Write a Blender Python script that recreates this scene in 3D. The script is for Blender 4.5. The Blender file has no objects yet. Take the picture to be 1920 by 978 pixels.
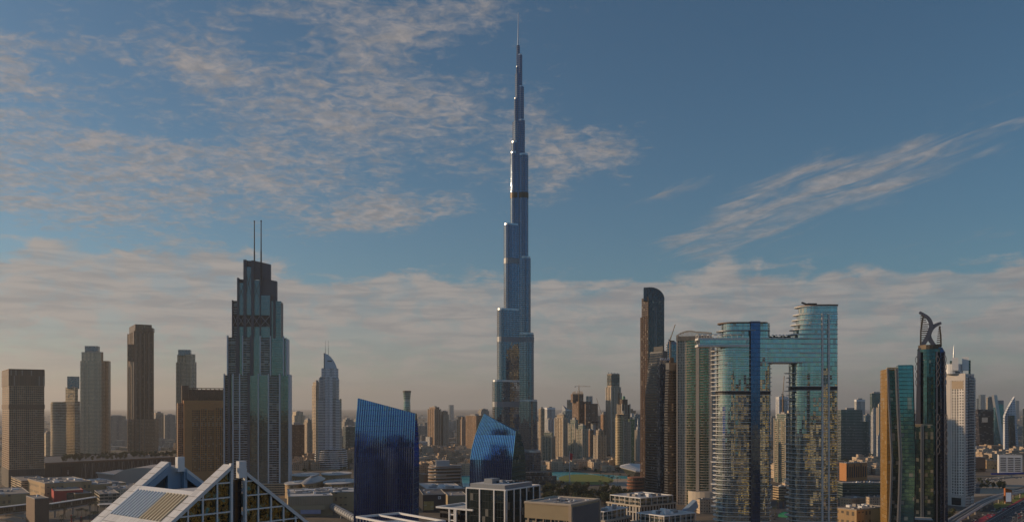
import bpy, bmesh, math, random
from mathutils import Vector
R = math.radians
rnd = random.Random(7)
C = bpy.context.scene.collection
sc = bpy.context.scene

# ------------------------------------------------------------------ camera, world, sun, exposure
FPX, CX, HY, CH = 1600.0, 960.0, 762.0, 132.0        # focal length in photo pixels, horizon row, eye height (m)
cam_d = bpy.data.cameras.new('camera'); cam = bpy.data.objects.new('camera', cam_d); C.objects.link(cam)
cam_d.sensor_width = 36; cam_d.lens = 36 * FPX / 1920
cam_d.shift_y = (HY - 489) / 1920
cam_d.clip_start = 1; cam_d.clip_end = 90000
cam.location = (0, 0, CH); cam.rotation_euler = (R(90), 0, 0)
sc.camera = cam

SUN_AZ, SUN_EL = -80, 15                              # degrees, azimuth from +Y clockwise
sd = bpy.data.lights.new('sun', 'SUN'); sd.energy = 5.0; sd.angle = R(.6); sd.color = (1, .70, .42)
so = bpy.data.objects.new('sun', sd); C.objects.link(so)
sdir = Vector((math.sin(R(SUN_AZ)) * math.cos(R(SUN_EL)), math.cos(R(SUN_AZ)) * math.cos(R(SUN_EL)), math.sin(R(SUN_EL))))
so.rotation_euler = sdir.to_track_quat('Z', 'Y').to_euler(); so.location = sdir * 3000

sc.view_settings.view_transform = 'Standard'; sc.view_settings.look = 'None'
sc.view_settings.gamma = 1; sc.view_settings.use_curve_mapping = False
sc.view_settings.exposure = -0.5

W = bpy.data.worlds.new('World'); sc.world = W; W.use_nodes = True
nt = W.node_tree; nt.nodes.clear()
class NG:
    """small helper for writing node maths"""
    def __init__(s, nt): s.nt = nt
    def node(s, t, **kw):
        n = s.nt.nodes.new(t)
        for k, v in kw.items(): setattr(n, k, v)
        return n
    def put(s, sock, v):
        if hasattr(v, 'is_output') or hasattr(v, 'links'): s.nt.links.new(v, sock)
        elif v is not None: sock.default_value = v
    def m(s, op, a, b=None, c=None, clamp=False):
        n = s.node('ShaderNodeMath', operation=op, use_clamp=clamp)
        for i, v in enumerate((a, b, c)): s.put(n.inputs[i], v)
        return n.outputs[0]
    def v(s, op, a, b=None):
        n = s.node('ShaderNodeVectorMath', operation=op)
        s.put(n.inputs[0], a); s.put(n.inputs[1] if op != 'SCALE' else n.inputs[3], b)
        return n.outputs[0]
    def xyz(s, a):
        n = s.node('ShaderNodeSeparateXYZ'); s.put(n.inputs[0], a); return n.outputs
    def comb(s, x=0., y=0., z=0.):
        n = s.node('ShaderNodeCombineXYZ')
        for i, v in enumerate((x, y, z)): s.put(n.inputs[i], v)
        return n.outputs[0]
    def mix(s, f, a, b, kind='MIX'):
        n = s.node('ShaderNodeMix', data_type='RGBA', blend_type=kind)
        s.put(n.inputs[0], f); s.put(n.inputs[6], a); s.put(n.inputs[7], b); return n.outputs[2]
    def noise(s, vec, scale, detail=2., rough=.5, dist=0.):
        n = s.node('ShaderNodeTexNoise'); s.put(n.inputs['Vector'], vec)
        n.inputs['Scale'].default_value = scale; n.inputs['Detail'].default_value = detail
        n.inputs['Roughness'].default_value = rough; n.inputs['Distortion'].default_value = dist
        return n.outputs['Fac']
    def smooth(s, x, lo, hi):
        n = s.node('ShaderNodeMapRange', interpolation_type='SMOOTHSTEP')
        s.put(n.inputs[0], x); s.put(n.inputs[1], lo); s.put(n.inputs[2], hi); return n.outputs[0]
c4 = lambda c: (c[0], c[1], c[2], 1.)

def build_world():
    g = NG(nt)
    sky = g.node('ShaderNodeTexSky', sky_type='NISHITA', sun_disc=False)
    sky.sun_elevation = R(SUN_EL); sky.sun_rotation = R(SUN_AZ); sky.air_density = 1.0; sky.dust_density = .6; sky.ozone_density = 2.5; sky.altitude = 100
    d = g.v('NORMALIZE', g.node('ShaderNodeTexCoord').outputs['Generated'])
    x, y, z = g.xyz(d)
    az = g.m('MULTIPLY', g.m('ARCTAN2', x, y), 57.2958); el = g.m('MULTIPLY', g.m('ARCSINE', z), 57.2958)
    blue = g.mix(1., sky.outputs[0], (.72, 1.0, 1.06, 1), 'MULTIPLY')
    # cloud fields: (azimuth, elevation, half widths, tilt, weight) in degrees of sky
    def field(a0, e0, sa, se, tilt, w):
        da = g.m('SUBTRACT', az, a0); de = g.m('SUBTRACT', el, e0)
        ct, st = math.cos(R(tilt)), math.sin(R(tilt))
        u = g.m('ADD', g.m('MULTIPLY', da, ct / sa), g.m('MULTIPLY', de, st / sa))
        v = g.m('ADD', g.m('MULTIPLY', da, -st / se), g.m('MULTIPLY', de, ct / se))
        r2 = g.m('ADD', g.m('MULTIPLY', u, u), g.m('MULTIPLY', v, v))
        return g.m('MULTIPLY', g.m('EXPONENT', g.m('MULTIPLY', r2, -1.)), w)
    def cov(lst):
        t = None
        for f in lst:
            q = field(*f); t = q if t is None else g.m('ADD', t, q)
        return t
    hi = cov([(-13, 19.5, 18, 8, -6, .53), (-6, 18.4, 8, 2.4, -6, .40), (-8, 23.8, 6, 2.6, -20, .34), (-19, 20, 6, 2, -14, .28), (-26, 25, 6, 1.6, -8, .34), (-28, 15.6, 7, 1.3, -5, .55), (-15, 15.4, 6, 1.5, -6, .28), (-20, 13.5, 9, 1.6, 0, .36), (-17, 25.5, 5, 1.6, -10, .25), (-3, 25, 4, 1.4, 0, .34), (-31, 20, 4, 1.8, 0, .35), (-9, 12.6, 5, 1.0, 6, .55), (2.2, 15.5, 2.5, 2.6, 0, .5),
              (6.6, 16.3, 2.6, 1.5, -10, .66), (1.8, 17.5, 1.6, 2.4, 0, .48), (3, 26, 6, 1.5, 0, .32), (-8, 12.6, 4.5, 1.1, 8, .48), (-28, 12, 10, 2.8, -10, .7), (-33, 18, 6, 3, 0, .35),
              (150, 42, 45, 18, 0, .7), (-140, 40, 50, 16, 0, .7), (180, 65, 90, 22, 0, .5)])
    streak = cov([(25, 14.8, 9, 1.8, 9, .74), (16.5, 12.2, 6, 1.9, 12, .62), (13, 11, 4, 1.3, 14, .5), (21, 13.4, 5, 1.7, 8, .58), (10.6, 14.0, 3.2, .6, 12, .6), (30, 9.9, 5, .6, 8, .5), (20, 9.4, 5, .5, 5, .45), (14, 10.5, 3, .8, 14, .45)])
    plane = g.v('SCALE', d, g.m('DIVIDE', 1., g.m('ADD', g.m('MAXIMUM', z, 0.), .16)))
    n1 = g.noise(plane, 6.5, 3, .5, .3)
    n2 = g.noise(plane, 30, 7, .62, .8)
    n2b = g.noise(g.v('ADD', g.v('MULTIPLY', plane, (1., 1.6, 1.)), (3.1, 1.7, 0.)), 13, 6, .6, 1.0)
    nn = g.m('ADD', g.m('MULTIPLY', n1, .30), g.m('ADD', g.m('MULTIPLY', n2, .36), g.m('MULTIPLY', n2b, .34)))
    th = g.m('SUBTRACT', .64, g.m('MULTIPLY', g.m('MINIMUM', hi, .78), .36))
    d_hi = g.m('MULTIPLY', g.smooth(nn, th, g.m('ADD', th, .27)), .88)
    sv = g.comb(g.m('ADD', g.m('MULTIPLY', az, .16), g.m('MULTIPLY', el, -.1)), g.m('ADD', g.m('MULTIPLY', el, .85), g.m('MULTIPLY', az, -.19)), 0.)
    n3 = g.noise(sv, 1.6, 7, .62, .7)
    th2 = g.m('SUBTRACT', .70, g.m('MULTIPLY', g.m('MINIMUM', streak, .85), .46))
    d_st = g.m('MULTIPLY', g.smooth(n3, th2, g.m('ADD', th2, .42)), .85)
    # long stratus deck low in the sky
    lv = g.comb(g.m('MULTIPLY', az, .10), g.m('MULTIPLY', el, .42), 3.)
    n4 = g.noise(lv, 1.5, 6, .55, .5)
    n5 = g.noise(g.comb(g.m('MULTIPLY', az, .25), g.m('MULTIPLY', el, .5), 8.), 1.8, 6, .6, .3)
    top = g.m('ADD', g.m('ADD', 8.1, g.m('MULTIPLY', g.m('SUBTRACT', n4, .5), 5.0)), g.m('MULTIPLY', g.m('SUBTRACT', n5, .5), 3.0))
    top = g.m('ADD', top, field(-24, 6, 8, 20, 0, 1.2))
    d_lo = g.m('MULTIPLY', g.m('SUBTRACT', 1., g.smooth(el, g.m('SUBTRACT', top, .35), g.m('ADD', top, .75))), g.m('ADD', .58, g.m('MULTIPLY', g.smooth(n5, .36, .58), .38)))
    d_lo = g.m('MULTIPLY', d_lo, g.m('ADD', .8, g.m('MULTIPLY', g.smooth(el, .5, 5.5), .2)))
    # cloud light: sun-warmed tops, greyer bellies
    lit = g.smooth(g.noise(plane, 24, 5, .55, .4), .35, .65)
    ccol = g.mix(lit, (.34, .33, .34, 1), (.50, .45, .43, 1))
    band = g.smooth(g.noise(g.comb(g.m('MULTIPLY', az, .12), g.m('MULTIPLY', el, .9), 5.), 1.8, 7, .6, .5), .36, .62)
    lcol = g.mix(band, (.36, .365, .38, 1), (.51, .48, .46, 1))
    warm = g.m('SUBTRACT', 1., g.smooth(el, 0., 7.))
    lcol = g.mix(g.m('MULTIPLY', warm, .5), lcol, (.56, .52, .475, 1))
    bg_s = .10
    k = g.v('SCALE', blue, bg_s)
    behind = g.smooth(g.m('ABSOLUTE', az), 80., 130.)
    back = g.m('MULTIPLY', behind, .3)          # unseen clouds boosted to fill the front faces
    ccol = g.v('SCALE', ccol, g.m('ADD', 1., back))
    k = g.mix(behind, k, g.v('MULTIPLY', k, (.62, 1.0, 1.22)))                      # unseen sky tinted bluer for the glass to mirror
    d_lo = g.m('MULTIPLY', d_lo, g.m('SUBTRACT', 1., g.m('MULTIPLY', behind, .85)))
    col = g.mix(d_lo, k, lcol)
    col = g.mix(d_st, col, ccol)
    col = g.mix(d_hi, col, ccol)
    bg = g.node('ShaderNodeBackground'); bg.inputs[1].default_value = 1.0
    g.put(bg.inputs[0], col)
    o = g.node('ShaderNodeOutputWorld'); nt.links.new(bg.outputs[0], o.inputs[0])
build_world()

# ------------------------------------------------------------------ placing and mesh helpers
def wx(px, Y): return (px - CX) * Y / FPX
def wz(py, Y): return CH - (py - HY) * Y / FPX
def yb(py, z=0.): return (CH - z) * FPX / (py - HY)          # distance of a ground point seen at row py
def gp(px, py, z=0.):
    Y = yb(py, z); return Vector((wx(px, Y), Y, z))
def hit(P, dv, px):
    k = (px - CX) / FPX
    return (k * P[1] - P[0]) / (dv[0] - k * dv[1])
def quad(x0, xs, x1, Y, th):
    """footprint whose near corner stands at column xs, its left face reaching x0 and its right face x1"""
    P = (wx(xs, Y), Y)
    def trial(q):
        a = R(q); dr = (math.cos(a), math.sin(a)); dl = (-math.sin(a), math.cos(a)); return dr, dl, hit(P, dr, x1), hit(P, dl, x0)
    def cost(q):
        _, _, tr, tl = trial(q)
        if tr < 3 or tl < 3: return 1e4
        return abs(q-th) + 40*max(0, abs(math.log(tl/tr))-1.1) + (max(tl, tr) > 110)*(max(tl, tr)-110)
    best = min([th] + list(range(-40, 86)), key=cost); dr, dl, tr, tl = trial(best)
    return [P, (P[0] + dr[0]*tr, P[1] + dr[1]*tr), (P[0] + dr[0]*tr + dl[0]*tl, P[1] + dr[1]*tr + dl[1]*tl), (P[0] + dl[0]*tl, P[1] + dl[1]*tl)]
class Front:
    """a facade line at distance Y through column px, turned by th; t runs along it, b goes behind it"""
    def __init__(s, px, Y, th):
        a = R(th); s.P = (wx(px, Y), Y); s.d = (math.cos(a), math.sin(a)); s.n = (-math.sin(a), math.cos(a)); s.a = a
    def t(s, px): return hit(s.P, s.d, px)
    def pt(s, t, b=0.): return (s.P[0] + s.d[0]*t + s.n[0]*b, s.P[1] + s.d[1]*t + s.n[1]*b)
    def rect(s, ta, tb, b0, b1): return [s.pt(ta, b0), s.pt(tb, b0), s.pt(tb, b1), s.pt(ta, b1)]
    def z(s, py, t=0.): return wz(py, s.P[1] + s.d[1]*t)
def offset(pts, d):
    n = len(pts); out = []
    for i in range(n):
        p0, p1, p2 = Vector(pts[i-1][:2]), Vector(pts[i][:2]), Vector(pts[(i+1) % n][:2])
        e1 = (p1-p0).normalized(); e2 = (p2-p1).normalized()
        n1 = Vector((e1.y, -e1.x)); n2 = Vector((e2.y, -e2.x))
        b = n1 + n2; l = max(b.dot(n1), .35)
        q = p1 + b * (d / l); out.append((q.x, q.y))
    return out
def centre(pts): return (sum(p[0] for p in pts)/len(pts), sum(p[1] for p in pts)/len(pts))
def ell(cx, cy, a, b, rot=0, n=32, p=2., a0=0, a1=360):
    out = []
    for i in range(n):
        t = R(a0 + (a1-a0) * i / (n if a1-a0 >= 360 else n-1)); c, s = math.cos(t), math.sin(t)
        x = a * math.copysign(abs(c)**(2/p), c); y = b * math.copysign(abs(s)**(2/p), s)
        r = R(rot); out.append((cx + x*math.cos(r) - y*math.sin(r), cy + x*math.sin(r) + y*math.cos(r)))
    return out

class MB:
    def __init__(s): s.v = []; s.f = []; s.uv = []; s.mi = []
    def face(s, pts, uvs, m=0):
        b = len(s.v); s.v += [tuple(p) for p in pts]; s.f.append(list(range(b, b+len(pts)))); s.uv += list(uvs); s.mi.append(m)
    def prism(s, pts, z0, z1, m=0, cap=1, bottom=False, u0=0.):
        s.loft([(pts, z0), (pts, z1)], m, cap, bottom, u0)
    def loft(s, rings, m=0, cap=1, bottom=False, u0=0.):
        pts0 = rings[0][0]; n = len(pts0); us = [u0]
        for i in range(n): us.append(us[-1] + math.dist(pts0[i][:2], pts0[(i+1) % n][:2]))
        zz = lambda r, i: r[1][i] if isinstance(r[1], (list, tuple)) else r[1]
        for r0, r1 in zip(rings, rings[1:]):
            for i in range(n):
                j = (i+1) % n
                A = (*r0[0][i][:2], zz(r0, i)); B = (*r0[0][j][:2], zz(r0, j)); D = (*r1[0][i][:2], zz(r1, i)); E = (*r1[0][j][:2], zz(r1, j))
                s.face([A, B, E, D], [(us[i], A[2]), (us[i+1], B[2]), (us[i+1], E[2]), (us[i], D[2])], m)
        rt = rings[-1]; tp = [(*p[:2], zz(rt, i)) for i, p in enumerate(rt[0])]
        if cap is not None: s.face(tp, [(p[0], p[1]) for p in tp], cap)
        if bottom:
            rb = rings[0]; bt = [(*p[:2], zz(rb, i)) for i, p in enumerate(rb[0])][::-1]
            s.face(bt, [(p[0], p[1]) for p in bt], cap if cap is not None else m)
    def box(s, c, sz, rot=0, m=0):
        r = R(rot); hx, hy = sz[0]/2, sz[1]/2
        pts = [(c[0]+x*math.cos(r)-y*math.sin(r), c[1]+x*math.sin(r)+y*math.cos(r)) for x, y in ((-hx, -hy), (hx, -hy), (hx, hy), (-hx, hy))]
        s.prism(pts, c[2], c[2]+sz[2], m, m, True)
    def tube(s, p0, p1, r0, r1=None, n=8, m=0):
        p0, p1 = Vector(p0), Vector(p1); r1 = r0 if r1 is None else r1
        q = (p1-p0).to_track_quat('Z', 'Y'); L = (p1-p0).length
        ra, rb = [], []
        for i in range(n):
            a = 2*math.pi*i/n; e = Vector((math.cos(a), math.sin(a), 0))
            ra.append(p0 + q @ (e*r0)); rb.append(p1 + q @ (e*r1))
        for i in range(n):
            j = (i+1) % n; s.face([ra[i], ra[j], rb[j], rb[i]], [(i, 0), (i+1, 0), (i+1, L), (i, L)], m)
        s.face(ra[::-1], [(0, 0)]*n, m); s.face(rb, [(0, 0)]*n, m)
    def beam(s, p0, p1, w, h, side, m=0):
        """square beam from p0 to p1, side = horizontal-ish width direction"""
        p0, p1, sd_ = Vector(p0), Vector(p1), Vector(side).normalized(); ax = (p1-p0).normalized(); up = sd_.cross(ax).normalized()
        if up.z < 0: up = -up
        ra = [p0 + sd_*x*w/2 + up*y*h/2 for x, y in ((-1, -1), (1, -1), (1, 1), (-1, 1))]; rb = [q + (p1-p0) for q in ra]
        L = (p1-p0).length
        for i in range(4):
            j = (i+1) % 4; s.face([ra[i], ra[j], rb[j], rb[i]], [(0, 0), (w, 0), (w, L), (0, L)], m)
        s.face(ra[::-1], [(0, 0)]*4, m); s.face(rb, [(0, 0)]*4, m)
    def build(s, name, mats, parent=None, org=None, smooth=False):
        if not isinstance(mats, (list, tuple)): mats = [mats]
        if parent is not None: o0 = ORG[parent.name]
        else:
            if org is None:
                xs = [v[0] for v in s.v]; ys = [v[1] for v in s.v]; zs = [v[2] for v in s.v]
                org = ((min(xs)+max(xs))/2, (min(ys)+max(ys))/2, min(zs))
            o0 = Vector(org)
        me = bpy.data.meshes.new(name)
        me.from_pydata([(v[0]-o0[0], v[1]-o0[1], v[2]-o0[2]) for v in s.v], [], s.f)
        uvl = me.uv_layers.new(name='UVMap'); k = 0
        flat = [c for uv in s.uv for c in uv]; uvl.data.foreach_set('uv', flat)
        for mt in mats: me.materials.append(mt)
        mx = len(mats)-1
        me.polygons.foreach_set('material_index', [min(i, mx) for i in s.mi])
        if smooth: me.polygons.foreach_set('use_smooth', [True]*len(me.polygons))
        bm = bmesh.new(); bm.from_mesh(me); bmesh.ops.remove_doubles(bm, verts=bm.verts, dist=.0005); bmesh.ops.recalc_face_normals(bm, faces=bm.faces); bm.to_mesh(me); bm.free()
        o = bpy.data.objects.new(name, me); C.objects.link(o)
        if parent is None: o.location = o0
        else: o.parent = parent
        ORG[o.name] = o0
        return o
ORG = {}
def tag(o, label, cat, group=None, kind=None):
    if label: o['label'] = label
    if cat: o['category'] = cat
    if group: o['group'] = group
    if kind: o['kind'] = kind
    return o
def thing(name, label, cat, loc, group=None):
    o = bpy.data.objects.new(name, None); C.objects.link(o); o.empty_display_size = 2
    o.location = (loc[0], loc[1], loc[2] if len(loc) > 2 else 0.); ORG[o.name] = Vector(o.location)
    return tag(o, label, cat, group)
def copy_tree(o, parent=None):
    c = o.copy(); C.objects.link(c)
    if parent is not None: c.parent = parent
    for ch in list(o.children): copy_tree(ch, c)
    return c

# ------------------------------------------------------------------ materials
def new_mat(name):
    m = bpy.data.materials.new(name); m.use_nodes = True; t = m.node_tree; b = t.nodes['Principled BSDF']; return m, NG(t), b
def plain(name, col, rough=.7, metal=0., var=.18, scale=.25, bump=0.):
    m, g, b = new_mat(name)
    p = g.node('ShaderNodeNewGeometry').outputs['Position']
    n = g.noise(p, scale, 5, .6); n2 = g.noise(p, scale*.13, 3, .5)
    f = g.m('ADD', g.m('MULTIPLY', g.m('SUBTRACT', n, .5), var*2), g.m('MULTIPLY', g.m('SUBTRACT', n2, .5), var*1.6))
    g.put(b.inputs['Base Color'], g.v('SCALE', col, g.m('ADD', 1., f)))
    b.inputs['Roughness'].default_value = rough; b.inputs['Metallic'].default_value = metal
    if bump:
        bn = g.node('ShaderNodeBump'); bn.inputs['Distance'].default_value = bump; g.put(bn.inputs['Height'], n); g.put(b.inputs['Normal'], bn.outputs[0])
    return m
def facade(name, wall, glass, fh=3.6, bw=3.2, slab=.28, mull=.2, metal=.75, rough=.1, wob=.012, var=.35, wvar=.12, wrough=.75, wmetal=0., big=0, off=0., blind=.12, wave=0., cvar=.8):
    """window wall drawn in metres of its own surface: bays bw wide, storeys fh high, glass behind a wall or mullion grid"""
    m, g, b = new_mat(name)
    uv = g.node('ShaderNodeUVMap').outputs[0]; u, v, _ = g.xyz(uv)
    us = g.m('DIVIDE', g.m('ADD', u, off), bw); vs = g.m('DIVIDE', v, fh)
    cw = g.node('ShaderNodeTexWhiteNoise', noise_dimensions='1D'); g.put(cw.inputs['W'], g.m('FLOOR', g.m('DIVIDE', us, 2.))); cr = g.m('SUBTRACT', cw.outputs['Value'], .5)
    fu = g.m('FRACT', us); fv = g.m('FRACT', vs)
    a = g.m('MULTIPLY', g.m('GREATER_THAN', fu, mull), g.m('GREATER_THAN', fv, g.m('ADD', slab, g.m('MULTIPLY', cr, cvar*slab)))) if mull > 0 else g.m('GREATER_THAN', fv, slab)
    if big:                                            # every few bays a solid strip
        a = g.m('MULTIPLY', a, g.m('GREATER_THAN', g.m('FRACT', g.m('DIVIDE', us, big)), .999/big))
    cell = g.comb(g.m('FLOOR', us), g.m('FLOOR', vs), 0.)
    wn = g.node('ShaderNodeTexWhiteNoise', noise_dimensions='3D'); g.put(wn.inputs['Vector'], cell)
    rv = wn.outputs['Value']; rc = wn.outputs['Color']
    pos = g.node('ShaderNodeNewGeometry')
    nz = g.noise(pos.outputs['Position'], .06, 5, .6)
    streak = g.noise(g.comb(g.m('MULTIPLY', u, .6), g.m('MULTIPLY', v, .03), 0.), 1., 4, .6)
    gc = g.v('SCALE', glass, g.m('ADD', 1.-var*.5, g.m('MULTIPLY', rv, var)))
    drawn = g.m('GREATER_THAN', rv, 1.-blind)         # a few windows with pale blinds behind the pane
    gc = g.mix(g.m('MULTIPLY', drawn, .55), gc, (.42, .38, .32, 1))
    wc = g.v('SCALE', wall, g.m('ADD', g.m('ADD', 1., g.m('MULTIPLY', cr, .35*cvar)), g.m('ADD', g.m('MULTIPLY', g.m('SUBTRACT', nz, .5), wvar*2.2), g.m('MULTIPLY', g.m('SUBTRACT', streak, .5), wvar*1.6))))
    g.put(b.inputs['Base Color'], g.mix(a, wc, gc))
    mm = g.m('MULTIPLY', metal, g.m('SUBTRACT', 1., g.m('MULTIPLY', drawn, .6)))
    g.put(b.inputs['Metallic'], g.m('ADD', g.m('MULTIPLY', a, mm), g.m('MULTIPLY', g.m('SUBTRACT', 1., a), wmetal)))
    g.put(b.inputs['Roughness'], g.m('ADD', g.m('MULTIPLY', a, rough-wrough), wrough))
    tilt = g.v('SCALE', g.v('SUBTRACT', rc, (.5, .5, .5)), g.m('MULTIPLY', a, wob*2))
    nrm = g.v('ADD', pos.outputs['Normal'], tilt)
    if wave:
        nw = g.node('ShaderNodeTexNoise'); g.put(nw.inputs['Vector'], g.comb(u, g.m('MULTIPLY', v, .7), 0.)); nw.inputs['Scale'].default_value = 1/bw*1.3; nw.inputs['Detail'].default_value = 1.5
        nrm = g.v('ADD', nrm, g.v('SCALE', g.v('SUBTRACT', nw.outputs['Color'], (.5, .5, .5)), g.m('MULTIPLY', a, wave*2)))
    nrm = g.v('NORMALIZE', nrm)
    bn = g.node('ShaderNodeBump'); bn.inputs['Distance'].default_value = .25; bn.inputs['Strength'].default_value = .5; bn.invert = True
    g.put(bn.inputs['Height'], a); g.put(bn.inputs['Normal'], nrm); g.put(b.inputs['Normal'], bn.outputs[0])
    return m
def roofmat(name, col):
    m, g, b = new_mat(name)
    p = g.node('ShaderNodeNewGeometry').outputs['Position']
    n = g.noise(p, .12, 6, .65); n2 = g.noise(p, .9, 3, .6)
    f = g.m('ADD', .72, g.m('ADD', g.m('MULTIPLY', n, .4), g.m('MULTIPLY', n2, .16)))
    g.put(b.inputs['Base Color'], g.v('SCALE', col, f)); b.inputs['Roughness'].default_value = .85
    return m

M = {}
M['roof'] = roofmat('roof_gravel', (.30, .27, .24)); M['roof_pale'] = roofmat('roof_membrane', (.55, .53, .50)); M['roof_dark'] = roofmat('roof_bitumen', (.10, .10, .11))
M['white'] = plain('white_panel', (.74, .73, .72), .5, var=.08); M['cream'] = plain('cream_stone', (.50, .43, .34), .8, var=.12)
M['beige'] = plain('beige_stone', (.40, .31, .22), .8, var=.12); M['brown'] = plain('brown_cladding', (.16, .10, .065), .7, var=.15)
M['grey'] = plain('grey_metal', (.26, .27, .29), .5, .3, var=.12); M['dark'] = plain('dark_metal', (.035, .035, .04), .45, .3)
M['steel'] = plain('pale_steel', (.48, .5, .53), .35, .7, var=.08); M['concrete'] = plain('concrete', (.33, .31, .29), .85, var=.15)
M['bronze'] = plain('bronze_louvre', (.10, .075, .05), .5, .4); M['red'] = plain('red_panel', (.45, .02, .025), .55, var=.08)
M['crane'] = plain('crane_paint', (.42, .22, .06), .6); M['orange'] = plain('orange_panel', (.42, .13, .03), .6)
M['ledge'] = plain('white_ledge', (.66, .64, .61), .45, var=.08)
M['asphalt'] = plain('asphalt', (.055, .055, .06), .85, var=.2, scale=.08); M['paint'] = plain('road_paint', (.7, .7, .68), .6, var=.1)
M['kerb'] = plain('kerb_stone', (.38, .36, .33), .8)
M['blueg'] = plain('blue_grey_panel', (.24, .33, .43), .5, var=.08)
M['trunk'] = plain('bark', (.10, .07, .05), .9); 
M['gglass'] = facade('plain_dark_glass', (.05, .06, .07), (.12, .16, .19), 3.6, 1.6, .08, .05, .8)
# glass skins
M['bk'] = facade('super_tower_glass', (.11, .115, .13), (.17, .215, .28), 3.7, 2.9, .16, .28, .93, .03, .004, .15, wmetal=.15, wrough=.5, blind=0, cvar=.5)
M['sky'] = facade('teal_curtain_wall', (.26, .26, .26), (.38, .455, .455), 4.0, 2.4, .07, .05, .9, .025, .013, .2, blind=.04, wave=.003)
M['skyblue'] = facade('deep_blue_shaft_glass', (.03, .05, .1), (.07, .13, .28), 4.0, 1.6, .05, .05, .8, .08, .008, .2, blind=0)
M['blue'] = facade('sky_tinted_ribbed_glass', (.02, .03, .06), (.07, .17, .64), 3.8, 2.0, .05, .06, .92, .04, .004, .12, blind=.01, wave=.006)  # neutral glass tinted blue to carry the mirrored sky
M['teal'] = facade('teal_glass_bands', (.035, .06, .07), (.12, .30, .36), 3.7, 3.6, .12, .02, .85, .08, .006, .2, blind=.02)
M['gold'] = facade('sunlit_gold_glass', (.25, .145, .045), (.34, .20, .055), 3.7, 3.0, .22, .03, .25, .35, .02, .3, blind=.04)  # warm sunlight on the flank painted into the glass
M['blackslab'] = facade('black_banded_tower', (.045, .045, .05), (.018, .02, .026), 3.6, 3.0, .3, .04, .5, .15, .01, .3, blind=.03)
M['office_dark'] = facade('dark_green_office', (.13, .15, .15), (.05, .11, .11), 3.8, 3., .3, .04, .7, .12, .01, .3, blind=.04)
M['m5'] = facade('dark_office_glass', (.03, .04, .045), (.07, .10, .11), 3.8, 1.9, .05, .06, .85, .05, .006, .25, blind=.04, wave=.006)
# stone and render
M['res_beige'] = facade('beige_flats', (.50, .38, .26), (.10, .12, .13), 3.4, 3.0, .36, .34, .5, .15, .02, .5)
M['res_cream'] = facade('cream_flats', (.72, .56, .37), (.12, .14, .14), 3.4, 2.6, .38, .36, .5, .15, .02, .5)
M['res_teal'] = facade('teal_flats', (.36, .33, .27), (.10, .22, .22), 3.4, 2.8, .22, .16, .7, .12, .015, .4)
M['res_brown'] = facade('brown_flats', (.36, .21, .115), (.05, .05, .05), 3.5, 2.8, .36, .36, .4, .2, .02, .5)
M['res_dark'] = facade('dark_brown_tower', (.16, .10, .065), (.04, .035, .03), 3.5, 2.2, .3, .38, .45, .2, .02, .5)
M['res_white'] = facade('white_flats', (.56, .54, .51), (.10, .12, .14), 3.4, 3.4, .34, .34, .5, .15, .02, .5)
M['band_tan'] = facade('banded_tan_flats', (.52, .39, .24), (.09, .08, .07), 3.5, 4.2, .42, .05, .5, .2, .015, .5)
M['hotel'] = facade('terracotta_hotel', (.52, .23, .075), (.035, .025, .02), 3.6, 3.4, .34, .36, .3, .3, .02, .4, wvar=.1)
M['mirror_gold'] = facade('golden_mirrored_block', (.95, .68, .28), (.12, .08, .04), 3.5, 6., .2, .22, .2, .3)
M['mirror_dark'] = facade('brown_mirrored_block', (.10, .065, .04), (.03, .03, .03), 3.5, 5., .3, .35, .2, .3)
M['hotel_blank'] = plain('terracotta_render', (.52, .24, .09), .8)
M['grid_white'] = facade('white_punched_grid', (.68, .64, .60), (.035, .04, .05), 3.7, 3.4, .45, .5, .4, .15, .02, .4)
M['addr_white'] = facade('silver_balcony_tower', (.72, .72, .74), (.12, .13, .15), 3.4, 2.2, .36, .42, .5, .2, .02, .4)
M['r1'] = facade('brown_glass_tower', (.17, .115, .085), (.13, .125, .135), 3.7, 2.8, .14, .22, .75, .12, .01, .3)
M['old'] = facade('old_town_render', (.44, .31, .20), (.06, .045, .035), 3.6, 4.0, .55, .6, .1, .4, .02, .4, wvar=.2)
M['old2'] = facade('old_town_render_pale', (.52, .40, .28), (.07, .05, .04), 3.6, 3.4, .55, .62, .1, .4, .02, .4, wvar=.2)
M['far'] = facade('far_block', (.36, .31, .25), (.12, .13, .14), 3.6, 4., .4, .35, .4, .3, .01, .4)
M['far_w'] = facade('far_white_block', (.55, .53, .50), (.12, .14, .16), 3.6, 3.6, .4, .35, .4, .3, .01, .4)
M['far_g'] = facade('far_glass_block', (.22, .25, .27), (.14, .20, .24), 3.8, 3., .2, .12, .75, .15, .01, .4)
M['mall'] = facade('mall_stone', (.40, .27, .14), (.08, .06, .04), 9., 6., .8, .5, .1, .5, .01, .3, wvar=.2)
M['podium'] = facade('dark_podium_screen', (.085, .065, .05), (.05, .04, .035), 30., 3., .1, .5, .2, .5)
M['m6'] = facade('tan_office_windows', (.30, .25, .19), (.08, .12, .13), 4.2, 5.0, .38, .1, .7, .1, .01, .6)
M['m6d'] = facade('tan_office_fins', (.27, .24, .20), (.03, .035, .04), 60., 1.9, .01, .3, .6, .15, .01, .3, blind=0)
M['tan'] = plain('tan_panel', (.36, .28, .17), .8, var=.12)
M['under'] = facade('concrete_skeleton', (.26, .17, .12), (.07, .045, .03), 3.6, 4.2, .36, .28, 0., .9, 0., .6, wvar=.3)

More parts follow.
